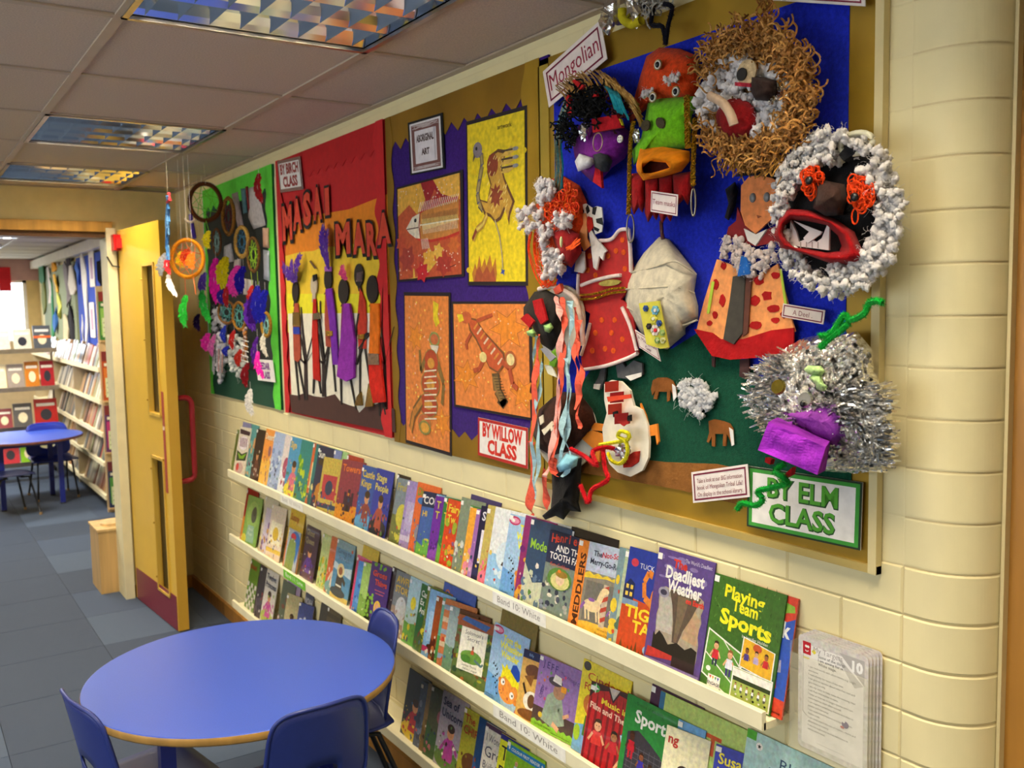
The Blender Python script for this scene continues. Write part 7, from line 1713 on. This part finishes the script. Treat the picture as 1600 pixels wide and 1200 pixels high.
MB().cut([(1240, 345), (1284, 362), (1282, 366), (1262, 380), (1255, 372), (1264, 362)], .0905, .0935, TW).build('tooth', 'paper', t)
for k in range(4): MB().cut([(1250+k*9, 378), (1251.4+k*9, 378), (1251.4+k*9, 388), (1250+k*9, 387)], .090, .0908, C('a8a098')).build('tooth_line', 'paper', t)
MB().cut([(1310, 242), (1322, 228), (1340, 224), (1334, 240), (1318, 252)], .08, .092, C('1c1c1e')).build('ear_patch', 'felt', t)
MB().ring(wp(1338, 224, .085), .03, .005, C('d0ccb0'), n=20, rz=.016).build('headband', 'plastic', t, smooth=True)

# --- deel in orange: figure with long face
t = thing('paper_figure', wp(1165, 600, .02), 'paper figure in an orange spotted dress with a long orange face', 'paper figure', 'dressed paper figures on the blue board')
MB().cut([(1158, 290), (1170, 276), (1196, 272), (1212, 282), (1214, 310), (1208, 340), (1180, 365), (1164, 352), (1157, 330)], .03, .034, C('ec8c4c')).build('face', 'paint_print', t)
MB().cut([(1180, 366), (1163, 350), (1152, 324), (1150, 345), (1138, 355), (1134, 370), (1155, 378), (1180, 385), (1205, 380), (1222, 372), (1214, 352)], .024, .028, C('8c1418')).build('red_collar', 'paint_print', t)
MB().cut([(1162, 357), (1181, 366), (1198, 358), (1180, 384), (1168, 376)], .028, .032, C('e8e0d8')).build('white_collar', 'paper', t)
pts = [wp(x, y, .034) for x, y in scatter([(1124, 370), (1145, 372), (1180, 388), (1212, 382), (1213, 410), (1190, 430), (1160, 432), (1140, 405), (1124, 400)], 90)]
m = fluff(MB(), pts, .005, .010, C('e0ccc4')); wisps(m, pts, 120, .01, .02, C('f0e0dc'), .0003); m.build('fleece_cape', 'fleece', t, smooth=True)
MB().cut([(1120, 405), (1145, 415), (1185, 430), (1215, 412), (1224, 450), (1238, 505), (1242, 518), (1210, 530), (1150, 540), (1110, 528), (1087, 520), (1100, 470)], .022, .026, C('f09c58')).build('dress', 'paint_print', t)
MB().cut([(1084, 514), (1112, 520), (1125, 530), (1160, 530), (1205, 516), (1240, 512), (1240, 545), (1200, 558), (1140, 562), (1112, 556)], .026, .029, C('b01418')).build('red_hem', 'crepe', t)
MB().cut([(1158, 400), (1166, 402), (1172, 428), (1152, 432)], .030, .042, C('1c60b0')).build('blue_bow', 'cloth', t)
MB().cut([(1145, 432), (1164, 428), (1160, 520), (1146, 538), (1130, 530), (1140, 470)], .029, .033, C('3c3830')).build('dark_panel', 'paint_print', t); MB().cut([(1166, 428), (1174, 430), (1168, 520), (1160, 526)], .029, .032, C('5c3020')).build('brown_panel', 'paint_print', t)
for (x, y, r, s) in ((1130, 415, 4, 6), (1150, 405, 3, 5), (1118, 445, 5, 8), (1185, 438, 9, 7), (1198, 462, 8, 8), (1178, 470, 9, 8), (1208, 482, 9, 6), (1180, 508, 10, 6), (1128, 470, 5, 9), (1117, 492, 4, 6), (1108, 505, 5, 4), (1212, 500, 7, 5), (1212, 430, 7, 6), (1224, 492, 5, 6)):
    MB().cut([(x+r*rnd(.75, 1.2)*cos(2*pi*i/9), y+s*rnd(.75, 1.2)*sin(2*pi*i/9)) for i in range(9)], .026, .0275, C('b01818')).build('red_spot', 'crepe', t)
for P in ([(1112, 440), (1116, 440), (1108, 490), (1104, 490)], [(1218, 420), (1221, 420), (1230, 480), (1226, 480)]): MB().cut(P, .0275, .029, C('b0cc38')).build('green_stripe', 'paper', t)
for x, y in ((1176, 309), (1198, 308)): MB().ball(wp(x, y, .035), (.004, .0075, .009), C('787878'), 10, 8).build('eye', 'lacquer', t, smooth=True)
MB().cut([(1182, 336), (1190, 338), (1184, 341)], .034, .0348, C('8c4420')).build('nose_line', 'paper', t)
for P in ([(1133, 296), (1148, 284), (1152, 300), (1148, 322), (1138, 344), (1132, 340), (1138, 318)], [(1148, 276), (1165, 262), (1210, 264), (1222, 272), (1210, 280), (1170, 274)]):
    m = MB(); pillow(m, dense(P, 3), .02, .042, C('181214'), 3, .005, 3); m.build('dark_hat', 'cloth', t, smooth=True)
for P in ([(1112, 556), (1117, 558), (1116, 574), (1112, 572)], [(1156, 562), (1170, 560), (1170, 588), (1164, 592), (1155, 588)]): MB().cut(P, .018, .022, C('3c1c1c')).build('boot', 'paper', t)

# --- deel in red with a zebra hood
t = thing('paper_figure', wp(950, 600, .02), 'paper figure in a red spotted dress with a zebra striped hood', 'paper figure', 'dressed paper figures on the blue board')
MB().cut([(903, 424), (915, 392), (940, 375), (955, 372), (972, 360), (980, 357), (984, 380), (988, 420), (982, 450), (970, 468), (988, 480), (992, 520), (997, 552), (985, 560), (935, 576), (910, 580), (908, 560), (915, 530), (922, 490), (906, 480)], .022, .027, C('b01818')).build('dress', 'paint_print', t)
def trim(P, w=3.4, d=.030):
    m = MB(); pth = wiggle(P, d, 5); m.tube(pth, .0045, C('ecd8d0'), 6); return m.build('fleece_trim', 'fleece', t, smooth=True)
trim([(936, 376), (955, 374), (968, 360), (981, 358)]); trim([(982, 358), (985, 390), (986, 425)]); trim([(904, 428), (903, 455), (905, 478)]); trim([(909, 578), (945, 572), (980, 560), (996, 552)]); trim([(908, 555), (916, 530), (922, 505)]); trim([(908, 446), (930, 438), (955, 432), (970, 430)]); trim([(972, 480), (985, 510), (995, 548)])
braid([(908, 468), (930, 466), (955, 458), (975, 456)], .034, .004).build('gold_belt', 'glitter', t); braid([(908, 461), (930, 459), (955, 452), (975, 450)], .035, .004).build('gold_belt', 'glitter', t)
MB().cut(oval(952, 442, 17, 5, 14, -.1), .030, .034, C('b0a050')).build('buckle', 'felt', t)
for (x, y) in ((921, 400), (918, 422), (962, 392), (972, 375), (950, 400), (974, 394), (930, 430), (976, 420), (940, 500), (955, 520), (930, 520), (960, 500), (945, 545), (972, 530), (925, 548), (958, 548)): MB().cut(oval(x, y, 3.4, 4.6, 10), .027, .0282, C('e05c18')).build('orange_spot', 'felt', t)
MB().cut([(893, 355), (897, 338), (903, 322), (915, 318), (925, 325), (932, 322), (940, 324), (942, 345), (940, 362), (930, 366), (925, 350), (915, 345), (908, 362), (900, 362)], .034, .037, C('e8e4d8')).build('zebra_hood', 'paper', t)
for P in ([(896, 320), (906, 318), (912, 330), (906, 342), (897, 336)], [(926, 324), (932, 323), (929, 336), (925, 334)], [(931, 342), (940, 340), (942, 352), (932, 348)], [(893, 348), (899, 352), (898, 356), (892, 352)], [(928, 354), (936, 358), (934, 362), (928, 359)], [(915, 325), (918, 320), (921, 330), (917, 334)]): MB().cut(P, .037, .0385, BK).build('black_stripe', 'paper', t)
MB().cut([(904, 336), (914, 333), (917, 345), (917, 372), (922, 384), (912, 392), (906, 380), (905, 350)], .038, .041, C('f4a05c')).build('face', 'paper', t); MB().cut([(902, 346), (910, 344), (910, 352), (903, 353)], .041, .042, C('8c2010')).build('eye', 'felt', t); MB().cut([(918, 338), (924, 340), (926, 356), (920, 364), (916, 350)], .038, .041, C('c82418')).build('red_lining', 'felt', t)
for (P) in ([(920, 362), (924, 360), (929, 370), (948, 392), (944, 395), (942, 407), (936, 400), (932, 422), (927, 418), (924, 392)], [(902, 392), (912, 393), (914, 420), (910, 427), (897, 424), (899, 410)]):
    MB().cut(P, .036, .040, C('e4dcd4')).build('fringe', 'crepe', t)
MB().cut([(962, 570), (970, 563), (977, 574), (990, 563), (1003, 568), (1004, 585), (990, 594), (965, 590)], .015, .020, C('4c5054')).build('boot', 'paint_print', t); MB().cut([(940, 572), (946, 572), (944, 592), (938, 608), (927, 604), (935, 588)], .015, .020, C('4c5054')).build('boot', 'paint_print', t)
MB().cut([(977, 588), (1002, 582), (1002, 588), (985, 595)], .020, .0215, C('e8e8e0')).build('sole', 'paper', t); MB().cut([(928, 600), (938, 600), (936, 609), (927, 607)], .020, .0215, C('e8e8e0')).build('sole', 'paper', t)

# --- E: white fleece and orange wool mask
t = thing('mask', wp(870, 450, .03), 'mask of white fleece and tangled orange wool at the board edge', 'mask', 'masks on the blue board')
m = MB(); pillow(m, dense([(850, 282), (880, 275), (905, 290), (916, 315), (918, 350), (905, 385), (890, 410), (865, 430), (848, 410), (835, 370), (838, 320)], 3), .02, .06, C('e84c1c'), 5, .003, 4); m.build('base', 'felt', t, smooth=True)
for P, n_ in (([(838, 282), (860, 275), (870, 290), (862, 312), (842, 320)], 34), ([(806, 330), (830, 322), (848, 330), (846, 360), (825, 362), (808, 350)], 36), ([(845, 355), (862, 352), (858, 382), (840, 380)], 22), ([(852, 390), (880, 385), (882, 420), (870, 440), (846, 436), (848, 410)], 44), ([(865, 335), (890, 330), (895, 352), (878, 358), (865, 350)], 26)):
    pts = [wp(x, y, rnd(.065, .09)) for x, y in scatter(P, n_)]; m = fluff(MB(), pts, .007, .012, C('ece4e4')); wisps(m, pts, n_*5, .012, .025, C('f4ecec'), .0003); m.build('fleece_tuft', 'fleece', t, smooth=True)
m = MB()
for x, y in scatter([(855, 300), (880, 285), (900, 300), (905, 325), (890, 345), (865, 345), (850, 330)], 90): m.ring(wp(x, y, rnd(.06, .085)), rnd(.006, .016), .0016, C(random.choice(['f0481c', 'f4641c', 'e83c18'])), n=14, m=4, rz=rnd(.005, .014), A=V3((rnd(-.4, .4), -1, 0)).normalized())
m.build('orange_tangle', 'wool', t)
m = MB()
for k in range(16): x = rnd(828, 846); m.tube(wiggle([(x, 362), (x-2+rnd(-3, 3), 390), (x+6, 425+rnd(-5, 5)), (x+18, 446+rnd(-3, 4)), (x+26, 436)], .06, 4), .0014, C('f4541c'), 3, caps=False)
m.build('orange_strands', 'wool', t)
m = MB(); pillow(m, dense([(860, 362), (885, 355), (905, 366), (908, 395), (892, 418), (872, 405), (868, 385)], 3), .06, .085, C('8c1014'), 4, .005, 4); m.build('mouth', 'cloth', t, smooth=True)
MB().ball(wp(877, 378, .092), (.004, .004, .013), C('d8dca0'), 8, 6).build('tooth', 'paper', t, smooth=True)
m = MB()
for k in range(10): m.tube(wiggle([(905+rnd(-3, 3), 372+k), (895, 380+k), (888+rnd(-4, 4), 388+rnd(-3, 6))], .09, 4), .0015, C('f45c1c'), 3, caps=False)
m.build('whiskers', 'wool', t)

# --- F: black mask with red and blue crepe streamers
t = thing('mask', wp(870, 700, .05), 'black mask with long coral and pale blue crepe streamers', 'mask', 'masks on the blue board')
MB().cut(oval(876, 503, 36, 58, 30, .06), .03, .036, C('ece4cc')).build('plate', 'paper', t)
m = MB(); pillow(m, dense([(818, 480), (835, 456), (852, 452), (872, 462), (880, 490), (876, 530), (862, 548), (846, 538), (832, 510), (818, 492)], 3), .036, .09, C('25221f'), 6, .008, 8); m.build('face', 'cloth', t, smooth=True)
MB().cut([(832, 470), (845, 466), (854, 500), (845, 507), (836, 490)], .093, .099, C('b81018')).build('red_band', 'felt', t); MB().cut([(813, 498), (822, 490), (834, 502), (827, 512)], .085, .091, C('b81018')).build('red_band', 'felt', t)
for P in ([(848, 508), (860, 504), (864, 512), (858, 520), (851, 518)], [(822, 518), (832, 514), (837, 520), (834, 527), (824, 524)]):
    m = MB(); pillow(m, dense(P, 3), .085, .105, C('9cc878'), 3, .003, 2); m.build('green_eye', 'cloth', t, smooth=True)
MB().cut([(844, 545), (852, 543), (868, 558), (860, 565)], .08, .083, C('8c8c94')).build('grey_tooth', 'paper', t)
MB().cut([(860, 550), (874, 541), (872, 556), (866, 574), (858, 570)], .06, .066, C('8cc838')).build('green_scrap', 'felt', t)
MB().cut([(850, 570), (862, 572), (870, 590), (856, 584)], .06, .063, C('e8e4cc')).build('white_scrap', 'paper', t)
def streamer(P, D, w, col):
    pth = wiggle(P, D, 5); m = MB(); n_ = len(pth); ph = rnd(0, 6)
    L = [p+V3((.004*sin(i*1.1+ph), w*(.6+.4*cos(i*.7+ph)), 0)) for i, p in enumerate(pth)]; R_ = [p+V3((-.004*sin(i*1.3+ph), -w*(.6+.4*cos(i*.7+ph)), 0)) for i, p in enumerate(pth)]
    for i in range(n_-1): m.face([L[i], R_[i], R_[i+1], L[i+1]], col); m.face([L[i]+V3((.0006, 0, 0)), L[i+1]+V3((.0006, 0, 0)), R_[i+1]+V3((.0006, 0, 0)), R_[i]+V3((.0006, 0, 0))], col)
    return m.build('streamer', 'crepe', t)
CO, PB, PK = C('f4664c'), C('a8ccd4'), C('f4b0a4')
for (P, D, w, c) in (([(838, 525), (834, 560), (836, 600), (832, 680), (834, 740), (836, 780)], [.08, .075, .07, .07, .06, .06], .006, PB), ([(842, 522), (840, 550), (835, 600), (836, 600), (831, 690)], .078, .008, CO), ([(846, 560), (845, 590), (838, 640), (842, 700), (836, 760)], .074, .006, PB),
    ([(868, 462), (872, 480), (878, 510), (874, 560), (872, 620), (866, 690)], [.07, .09, .09, .085, .08, .075], .0085, PK), ([(878, 464), (882, 500), (880, 540), (876, 600), (868, 680), (860, 730)], .088, .008, CO), ([(890, 470), (893, 510), (886, 560), (890, 620), (884, 680), (872, 730)], .084, .0075, PB),
    ([(898, 480), (902, 520), (898, 560), (904, 600), (900, 640)], .08, .008, CO), ([(905, 500), (903, 550), (909, 590), (903, 640), (905, 670)], .078, .006, CO), ([(884, 560), (888, 610), (878, 670), (892, 720), (878, 745)], .09, .0065, PB), ([(874, 600), (868, 660), (858, 720), (852, 745)], .09, .007, PK),
    ([(830, 690), (832, 730), (828, 790), (833, 805)], [.06, .05, .04, .035], .012, CO), ([(850, 730), (852, 770), (856, 800)], [.06, .05, .04], .010, CO), ([(866, 715), (864, 735), (870, 745)], .08, .012, CO)):
    streamer(P, D, w*1.55, c)
MB().tube(wiggle([(842, 452), (862, 448), (885, 456), (900, 470), (908, 500), (911, 540)], .05), .006, C('f0d8c8'), 6).build('rim_roll', 'crepe', t, smooth=True)
MB().cut([(864, 452), (874, 443), (878, 455), (868, 460)], .05, .06, CO).build('coral_tab', 'crepe', t)

# --- G: brown hairy mask with a black sleeve below
t = thing('mask', wp(880, 720, .04), 'dark brown furry mask with a black hanging sleeve', 'mask', 'masks on the blue board')
MB().cut(oval(884, 675, 47, 60, 28, .0), .02, .026, C('d8d4c4')).build('plate', 'paper', t)
m = MB(); pillow(m, dense([(842, 640), (862, 622), (880, 612), (905, 615), (925, 640), (930, 660), (915, 680), (890, 705), (860, 712), (842, 700), (833, 680)], 3), .03, .075, C('3c1c10'), 6, .008, 5); m.build('fur_face', 'wool', t, smooth=True)
for P in ([(842, 652), (848, 648), (849, 660), (844, 664)], [(846, 672), (852, 668), (858, 662), (862, 658), (864, 664), (854, 676), (850, 680)], [(858, 664), (861, 674), (864, 672), (862, 662)]): MB().cut(P, .078, .081, C('e8dcc0')).build('tooth', 'paper', t)
m = MB(); pillow(m, dense([(862, 735), (885, 722), (908, 715), (906, 760), (903, 785), (907, 800), (890, 798), (880, 812), (868, 806), (852, 812), (847, 806), (860, 798), (863, 770)], 3), .03, .085, C('100f10'), 6, .009, 9); m.build('black_sleeve', 'cloth', t, smooth=True)
m = MB(); pillow(m, dense([(870, 728), (885, 708), (903, 714), (900, 728), (888, 735), (874, 738)], 3), .08, .105, C('8cc8dc'), 4, .006, 9); m.build('blue_crepe', 'crepe', t, smooth=True)

# --- H: cream boot-shaped mask
t = thing('mask', wp(975, 745, .03), 'cream card mask with red felt nose and orange ears', 'mask', 'masks on the blue board')
MB().cut([(944, 600), (955, 594), (970, 596), (984, 610), (990, 634), (1002, 640), (1012, 665), (1014, 690), (1013, 715), (1004, 735), (985, 745), (965, 738), (952, 725), (944, 705), (941, 670), (948, 645), (944, 625)], .03, .036, C('ece4d0')).build('card_face', 'paper', t)
for k, (x, y, a) in enumerate(((955, 605, 0), (960, 622, 3), (962, 640, -2), (966, 655, 4))): 
    w = 10; MB().obox(wp(x-w+a, y+8, .04+.012*(k % 2)), wp(x+w+a, y+6, .05)-wp(x-w+a, y+8, .05), wp(x-w+a, y-8, .06)-wp(x-w+a, y+8, .045), V3((.003, 0, 0)), C('b81c18' if k % 2 else 'd83c1c')).build('pleat', 'paper', t)
MB().cut([(948, 620), (985, 616), (986, 622), (950, 628)], .062, .065, C('d8401c')).build('brow_strip', 'paper', t)
MB().cut([(962, 655), (984, 650), (982, 662), (976, 664), (974, 666), (966, 660)], .052, .056, C('b82018')).build('muzzle', 'paper', t)
for P in ([(957, 644), (963, 642), (964, 650), (958, 652)], [(980, 650), (985, 648), (985, 658), (980, 658)]): MB().cut(P, .056, .061, BK).build('eye', 'felt', t)
OR = C('f08c24')
for P in ([(922, 660), (950, 664), (952, 675), (925, 672)], [(905, 682), (925, 672), (946, 680), (948, 698), (930, 704)], [(932, 700), (938, 690), (936, 722), (928, 718)], [(1000, 630), (1008, 648), (1012, 664), (1004, 660)], [(1010, 666), (1026, 662), (1029, 690), (1026, 695), (1024, 680), (1012, 682)], [(1008, 692), (1012, 694), (1009, 715), (1006, 710)]): MB().cut(P, .026, .031, OR).build('ear', 'paper', t)
pp = wiggle([(937, 695), (955, 692), (980, 687), (982, 678), (970, 674), (966, 682), (978, 690), (980, 710), (970, 724), (956, 720), (950, 708)], [.05, .06, .075, .08, .08, .075, .075, .07, .06, .06, .055]); pipe(t, 'yellow_pipe_cleaner', pp, C('e8e020'), .0055, 700)
MB().ball(wp(975, 704, .055), (.01, .022, .016), C('c8c8cc'), 14, 10, .6, 2).build('foil_ball', 'foil', t)
MB().cut([(972, 718), (990, 706), (998, 705), (996, 722), (985, 730), (974, 731)], .037, .042, C('b8281c')).build('red_patch', 'felt', t)
t = thing('pipe_cleaner', wp(915, 785, .08), 'bent red pipe cleaner sticking out over the wall', 'pipe cleaner')
pipe(t, 'upper_stem', wiggle([(891, 701), (912, 712), (932, 727), (926, 706), (945, 699), (960, 701)], [.12, .11, .12, .1, .08, .06], 5), C('b80c18'), .0065, 700)
pipe(t, 'lower_stem', wiggle([(942, 700), (945, 730), (949, 750), (925, 765), (919, 785), (907, 758)], [.08, .09, .1, .11, .12, .12], 5), C('c8101c'), .0065, 700)

# --- the tent and flower card
t = thing('paper_tent', wp(1035, 545, .02), 'white cloth model tent with a pointed top', 'tent')
P = [(1030, 370), (1045, 374), (1060, 392), (1088, 428), (1084, 455), (1090, 478), (1090, 498), (1070, 512), (1070, 522), (1042, 546), (1035, 545), (1002, 520), (988, 500), (976, 478), (978, 442), (986, 425), (1006, 395)]
m = MB(); pillow(m, dense(P, 3), .015, .075, C('cfc6ae'), 8, .005, 12); m.build('cloth_cover', 'cloth', t, smooth=True)
for Q, d in (([(986, 426), (1020, 418), (1052, 408), (1070, 416), (1087, 428)], [.03, .062, .07, .062, .032]), ([(978, 452), (1010, 450), (1055, 448), (1085, 458)], [.03, .068, .07, .034]), ([(980, 480), (1000, 490), (1050, 510), (1090, 500)], [.03, .05, .05, .03])):
    m = MB(); m.tube(wiggle(Q, d), .0022, C('c8bea4'), 5).build('fold', 'cloth', t, smooth=True)
MB().tube(wiggle([(1033, 345), (1034, 362), (1036, 374)], .05), .004, C('5c2c2c'), 6).build('pole', 'wood', t)
t = thing('flower_card', wp(1022, 545, .05), 'yellow card with felt and button flowers on the tent', 'card')
P = [(998, 474), (1029, 470), (1044, 543), (1032, 545), (1010, 538)]; MB().cut(P, .079, .083, C('c8c040')).build('card', 'paper', t)
def flower(x, y, r, c, cc):
    m = MB()
    for k in range(6): a = k*pi/3; disc(m, (x+r*.6*cos(a), y+r*.75*sin(a)), .087, r*.00072, C(c), 8)
    f = m.build('flower', 'felt', t); disc(MB(), (x, y), .090, r*.0006, C(cc), 8).build('flower_centre', 'felt', f)
for a in ((1023, 485, 6, '78b8d0', 'e8e4e0'), (1020, 498, 6, 'e0d850', 'f0f0d0'), (1023, 516, 7, 'e8dcd0', 'c82830'), (1029, 505, 4, '3858a0', '2c4880'), (1008, 482, 4, '3858a0', '2c4880'), (1013, 510, 4, '2c2c2c', '504040'), (1034, 520, 4, '98b868', 'c0d088'), (1035, 532, 4, 'd8d8a0', 'a0a050'), (1026, 532, 4, '98b868', 'e0e0b0')): flower(*a)

# --- I: tinsel monster
t = thing('mask', wp(1290, 740, .03), 'silver foil and tinsel mask with bottle cap eyes and purple mouth', 'mask', 'masks on the blue board')
OI = [(1225, 545), (1255, 528), (1300, 520), (1340, 518), (1362, 545), (1366, 580), (1378, 605), (1392, 640), (1392, 700), (1380, 735), (1340, 740), (1290, 736), (1240, 715), (1200, 680), (1190, 640), (1200, 580)]
ob = dense(OI, 7); n = len(ob); cx = sum(p[0] for p in OI)/len(OI); cy = sum(p[1] for p in OI)/len(OI); m = MB(); K = 30
for k in range(K+1):
    s = k/K
    for i, (x, y) in enumerate(ob):
        X = cx+(x-cx)*s; Y = cy+(y-cy)*s; d = .02+.095*sqrt(max(0, 1-s*s*.96)); q = noise.noise(V3((X*.22, Y*.22, 2)))*.012+noise.noise(V3((X*.6, Y*.6, 5)))*.009
        m.v.append(tuple(wp(X+rnd(-.6, .6), Y+rnd(-.6, .6), d+q+rnd(-.0015, .0015))))
for k in range(K):
    for i in range(n): 
        j = (i+1) % n; a_, b_, c_, d_ = k*n+i, (k+1)*n+i, (k+1)*n+j, k*n+j; m.f += [(a_, b_, c_), (a_, c_, d_)]; m.c += [C('f4f2ee')]*2
m.build('foil_head', 'foil', t)
m = MB()
for k in range(1350):
    if k < 560: x, y = rnd(1290, 1385), rnd(600, 735); dx = rnd(12, 26); dy = rnd(-6, 5)
    elif k < 1250: an = rnd(pi*.62, pi*1.45); r_ = rnd(.45, .95); x = 1262+92*r_*cos(an); y = 618-80*r_*sin(an)*-1*-1; dx = -rnd(8, 24); dy = rnd(-10, 10)
    else: x, y = rnd(1230, 1360), rnd(640, 700); dx = rnd(-12, 16); dy = rnd(-10, 10)
    if not (1175 < x < 1398 and 525 < y < 742): continue
    d0 = .05+.06*max(0, 1-hypot((x-1290)/115, (y-632)/120)); p0 = wp(x, y, d0); p1 = wp(x+dx*.5, y+dy*.5, d0+rnd(0, .03)); p2 = wp(x+dx, y+dy, d0+rnd(-.01, .02))
    w = V3((rnd(-.5, .5), rnd(-.6, .6), 1)).normalized()*rnd(.0010, .0024); c = C(random.choice(['ffffff', 'f4f4f8', 'e4e8ec', 'fcf8ee']))
    m.face([p0-w, p0+w, p1+w, p1-w], c); w2 = w*.8+V3((rnd(-.0008, .0008), 0, 0)); m.face([p1-w, p1+w, p2+w2, p2-w2], c)
o = m.build('tinsel', 'foil', t); o['kind'] = 'stuff'
for P in ([(1256, 577), (1262, 571), (1282, 572), (1288, 580), (1283, 587), (1262, 585)], ):
    m = MB(); pillow(m, dense(P, 3), .125, .142, C('b8dc90'), 4, .002, 2); m.build('green_brow', 'felt', t, smooth=True)
m = MB(); pillow(m, dense([(1264, 590), (1270, 584), (1282, 586), (1285, 598), (1292, 604), (1286, 612), (1276, 608), (1274, 600)], 3), .128, .142, C('b8dc90'), 4, .002, 2); m.build('green_brow', 'felt', t, smooth=True)
def cap(x, y, d, col, nm):
    p = wp(x, y, d); n_ = 21; ax = V3((-.86, -.1, .25)).normalized(); u = ax.cross(V3((0, 0, 1))).normalized(); v = ax.cross(u); m = MB()
    r0 = [p+(u*cos(2*pi*i/(2*n_))+v*sin(2*pi*i/(2*n_)))*(.0125 if i % 2 else .0138) for i in range(2*n_)]; r1 = [p+ax*.005+(u*cos(2*pi*i/(2*n_))+v*sin(2*pi*i/(2*n_)))*.0118 for i in range(2*n_)]
    for i in range(2*n_): j = (i+1) % (2*n_); m.face([r0[i], r0[j], r1[j], r1[i]], col)
    m.face(r1, col); return m.build(nm, 'brass', t)
cap(1217, 605, .155, C('a08c38'), 'bottle_cap_eye')
cap(1259, 625, .15, C('c8c4b8'), 'bottle_cap_eye'); MB().ball(wp(1254, 631, .16), (.004, .005, .006), BK, 9, 7).build('pupil', 'lacquer', t, smooth=True)
m = MB(); pillow(m, dense([(1222, 645), (1250, 640), (1290, 625), (1320, 640), (1330, 670), (1310, 700), (1280, 690), (1250, 670)], 3), .085, .122, C('8c3ca0'), 5, .006, 2); m.build('purple_tissue', 'crepe', t, smooth=True)
# purple paper box for a mouth
BX = [(1201, 659), (1290, 699), (1277, 742), (1184, 703)]; f0 = [wp(x, y, .17) for x, y in BX]; b0_ = [wp(x, y, .10) for x, y in [(1215, 652), (1298, 688), (1290, 735), (1200, 700)]]
m = MB(); K = 10
def grid_face(m, a, b, c, d, wr, seed):
    base = len(m.v)
    for j in range(K+1):
        for i in range(K+1):
            u_, v_ = i/K, j/K; p = a*(1-u_)*(1-v_)+b*u_*(1-v_)+c*u_*v_+d*(1-u_)*v_; e = min(u_, 1-u_, v_, 1-v_)
            p = p+V3((-wr*noise.noise(p*28+V3((seed, 0, 0)))*min(1, e*6), 0, 0)); m.v.append(tuple(p))
    for j in range(K):
        for i in range(K): q = base+j*(K+1)+i; m.f.append((q, q+1, q+K+2, q+K+1)); m.c.append(C('a02cc0'))
grid_face(m, f0[3], f0[2], f0[1], f0[0], .010, 1)
for i in range(4): j = (i+1) % 4; m.face([f0[i], f0[j], b0_[j], b0_[i]], C('8c24a8'))
m.build('purple_mouth', 'crepe', t)
for P in ([(1196, 715), (1205, 718), (1203, 726), (1195, 722)], [(1218, 748), (1238, 730), (1236, 742), (1222, 750)]): MB().cut(P, .12, .13, C('b01418')).build('red_tongue', 'felt', t)
pipe(t, 'green_horn', wiggle([(1379, 474), (1370, 470), (1358, 474), (1350, 490), (1330, 500), (1320, 492), (1310, 505), (1300, 520), (1292, 525), (1282, 524)], [.14, .14, .13, .13, .12, .12, .12, .12, .12, .12], 5), C('0c9c30'), .0065, 1500)
pipe(t, 'green_horn', wiggle([(1282, 543), (1295, 530), (1315, 515), (1326, 505)], .12, 5), C('0c9c30'), .0065, 600)
pipe(t, 'green_tongue', wiggle([(1226, 724), (1212, 736), (1222, 745), (1230, 755), (1205, 762), (1184, 768), (1192, 780), (1180, 790), (1160, 786), (1152, 796)], [.12, .13, .14, .13, .12, .12, .12, .12, .12, .12], 5), C('0c9c30'), .0065, 1500)
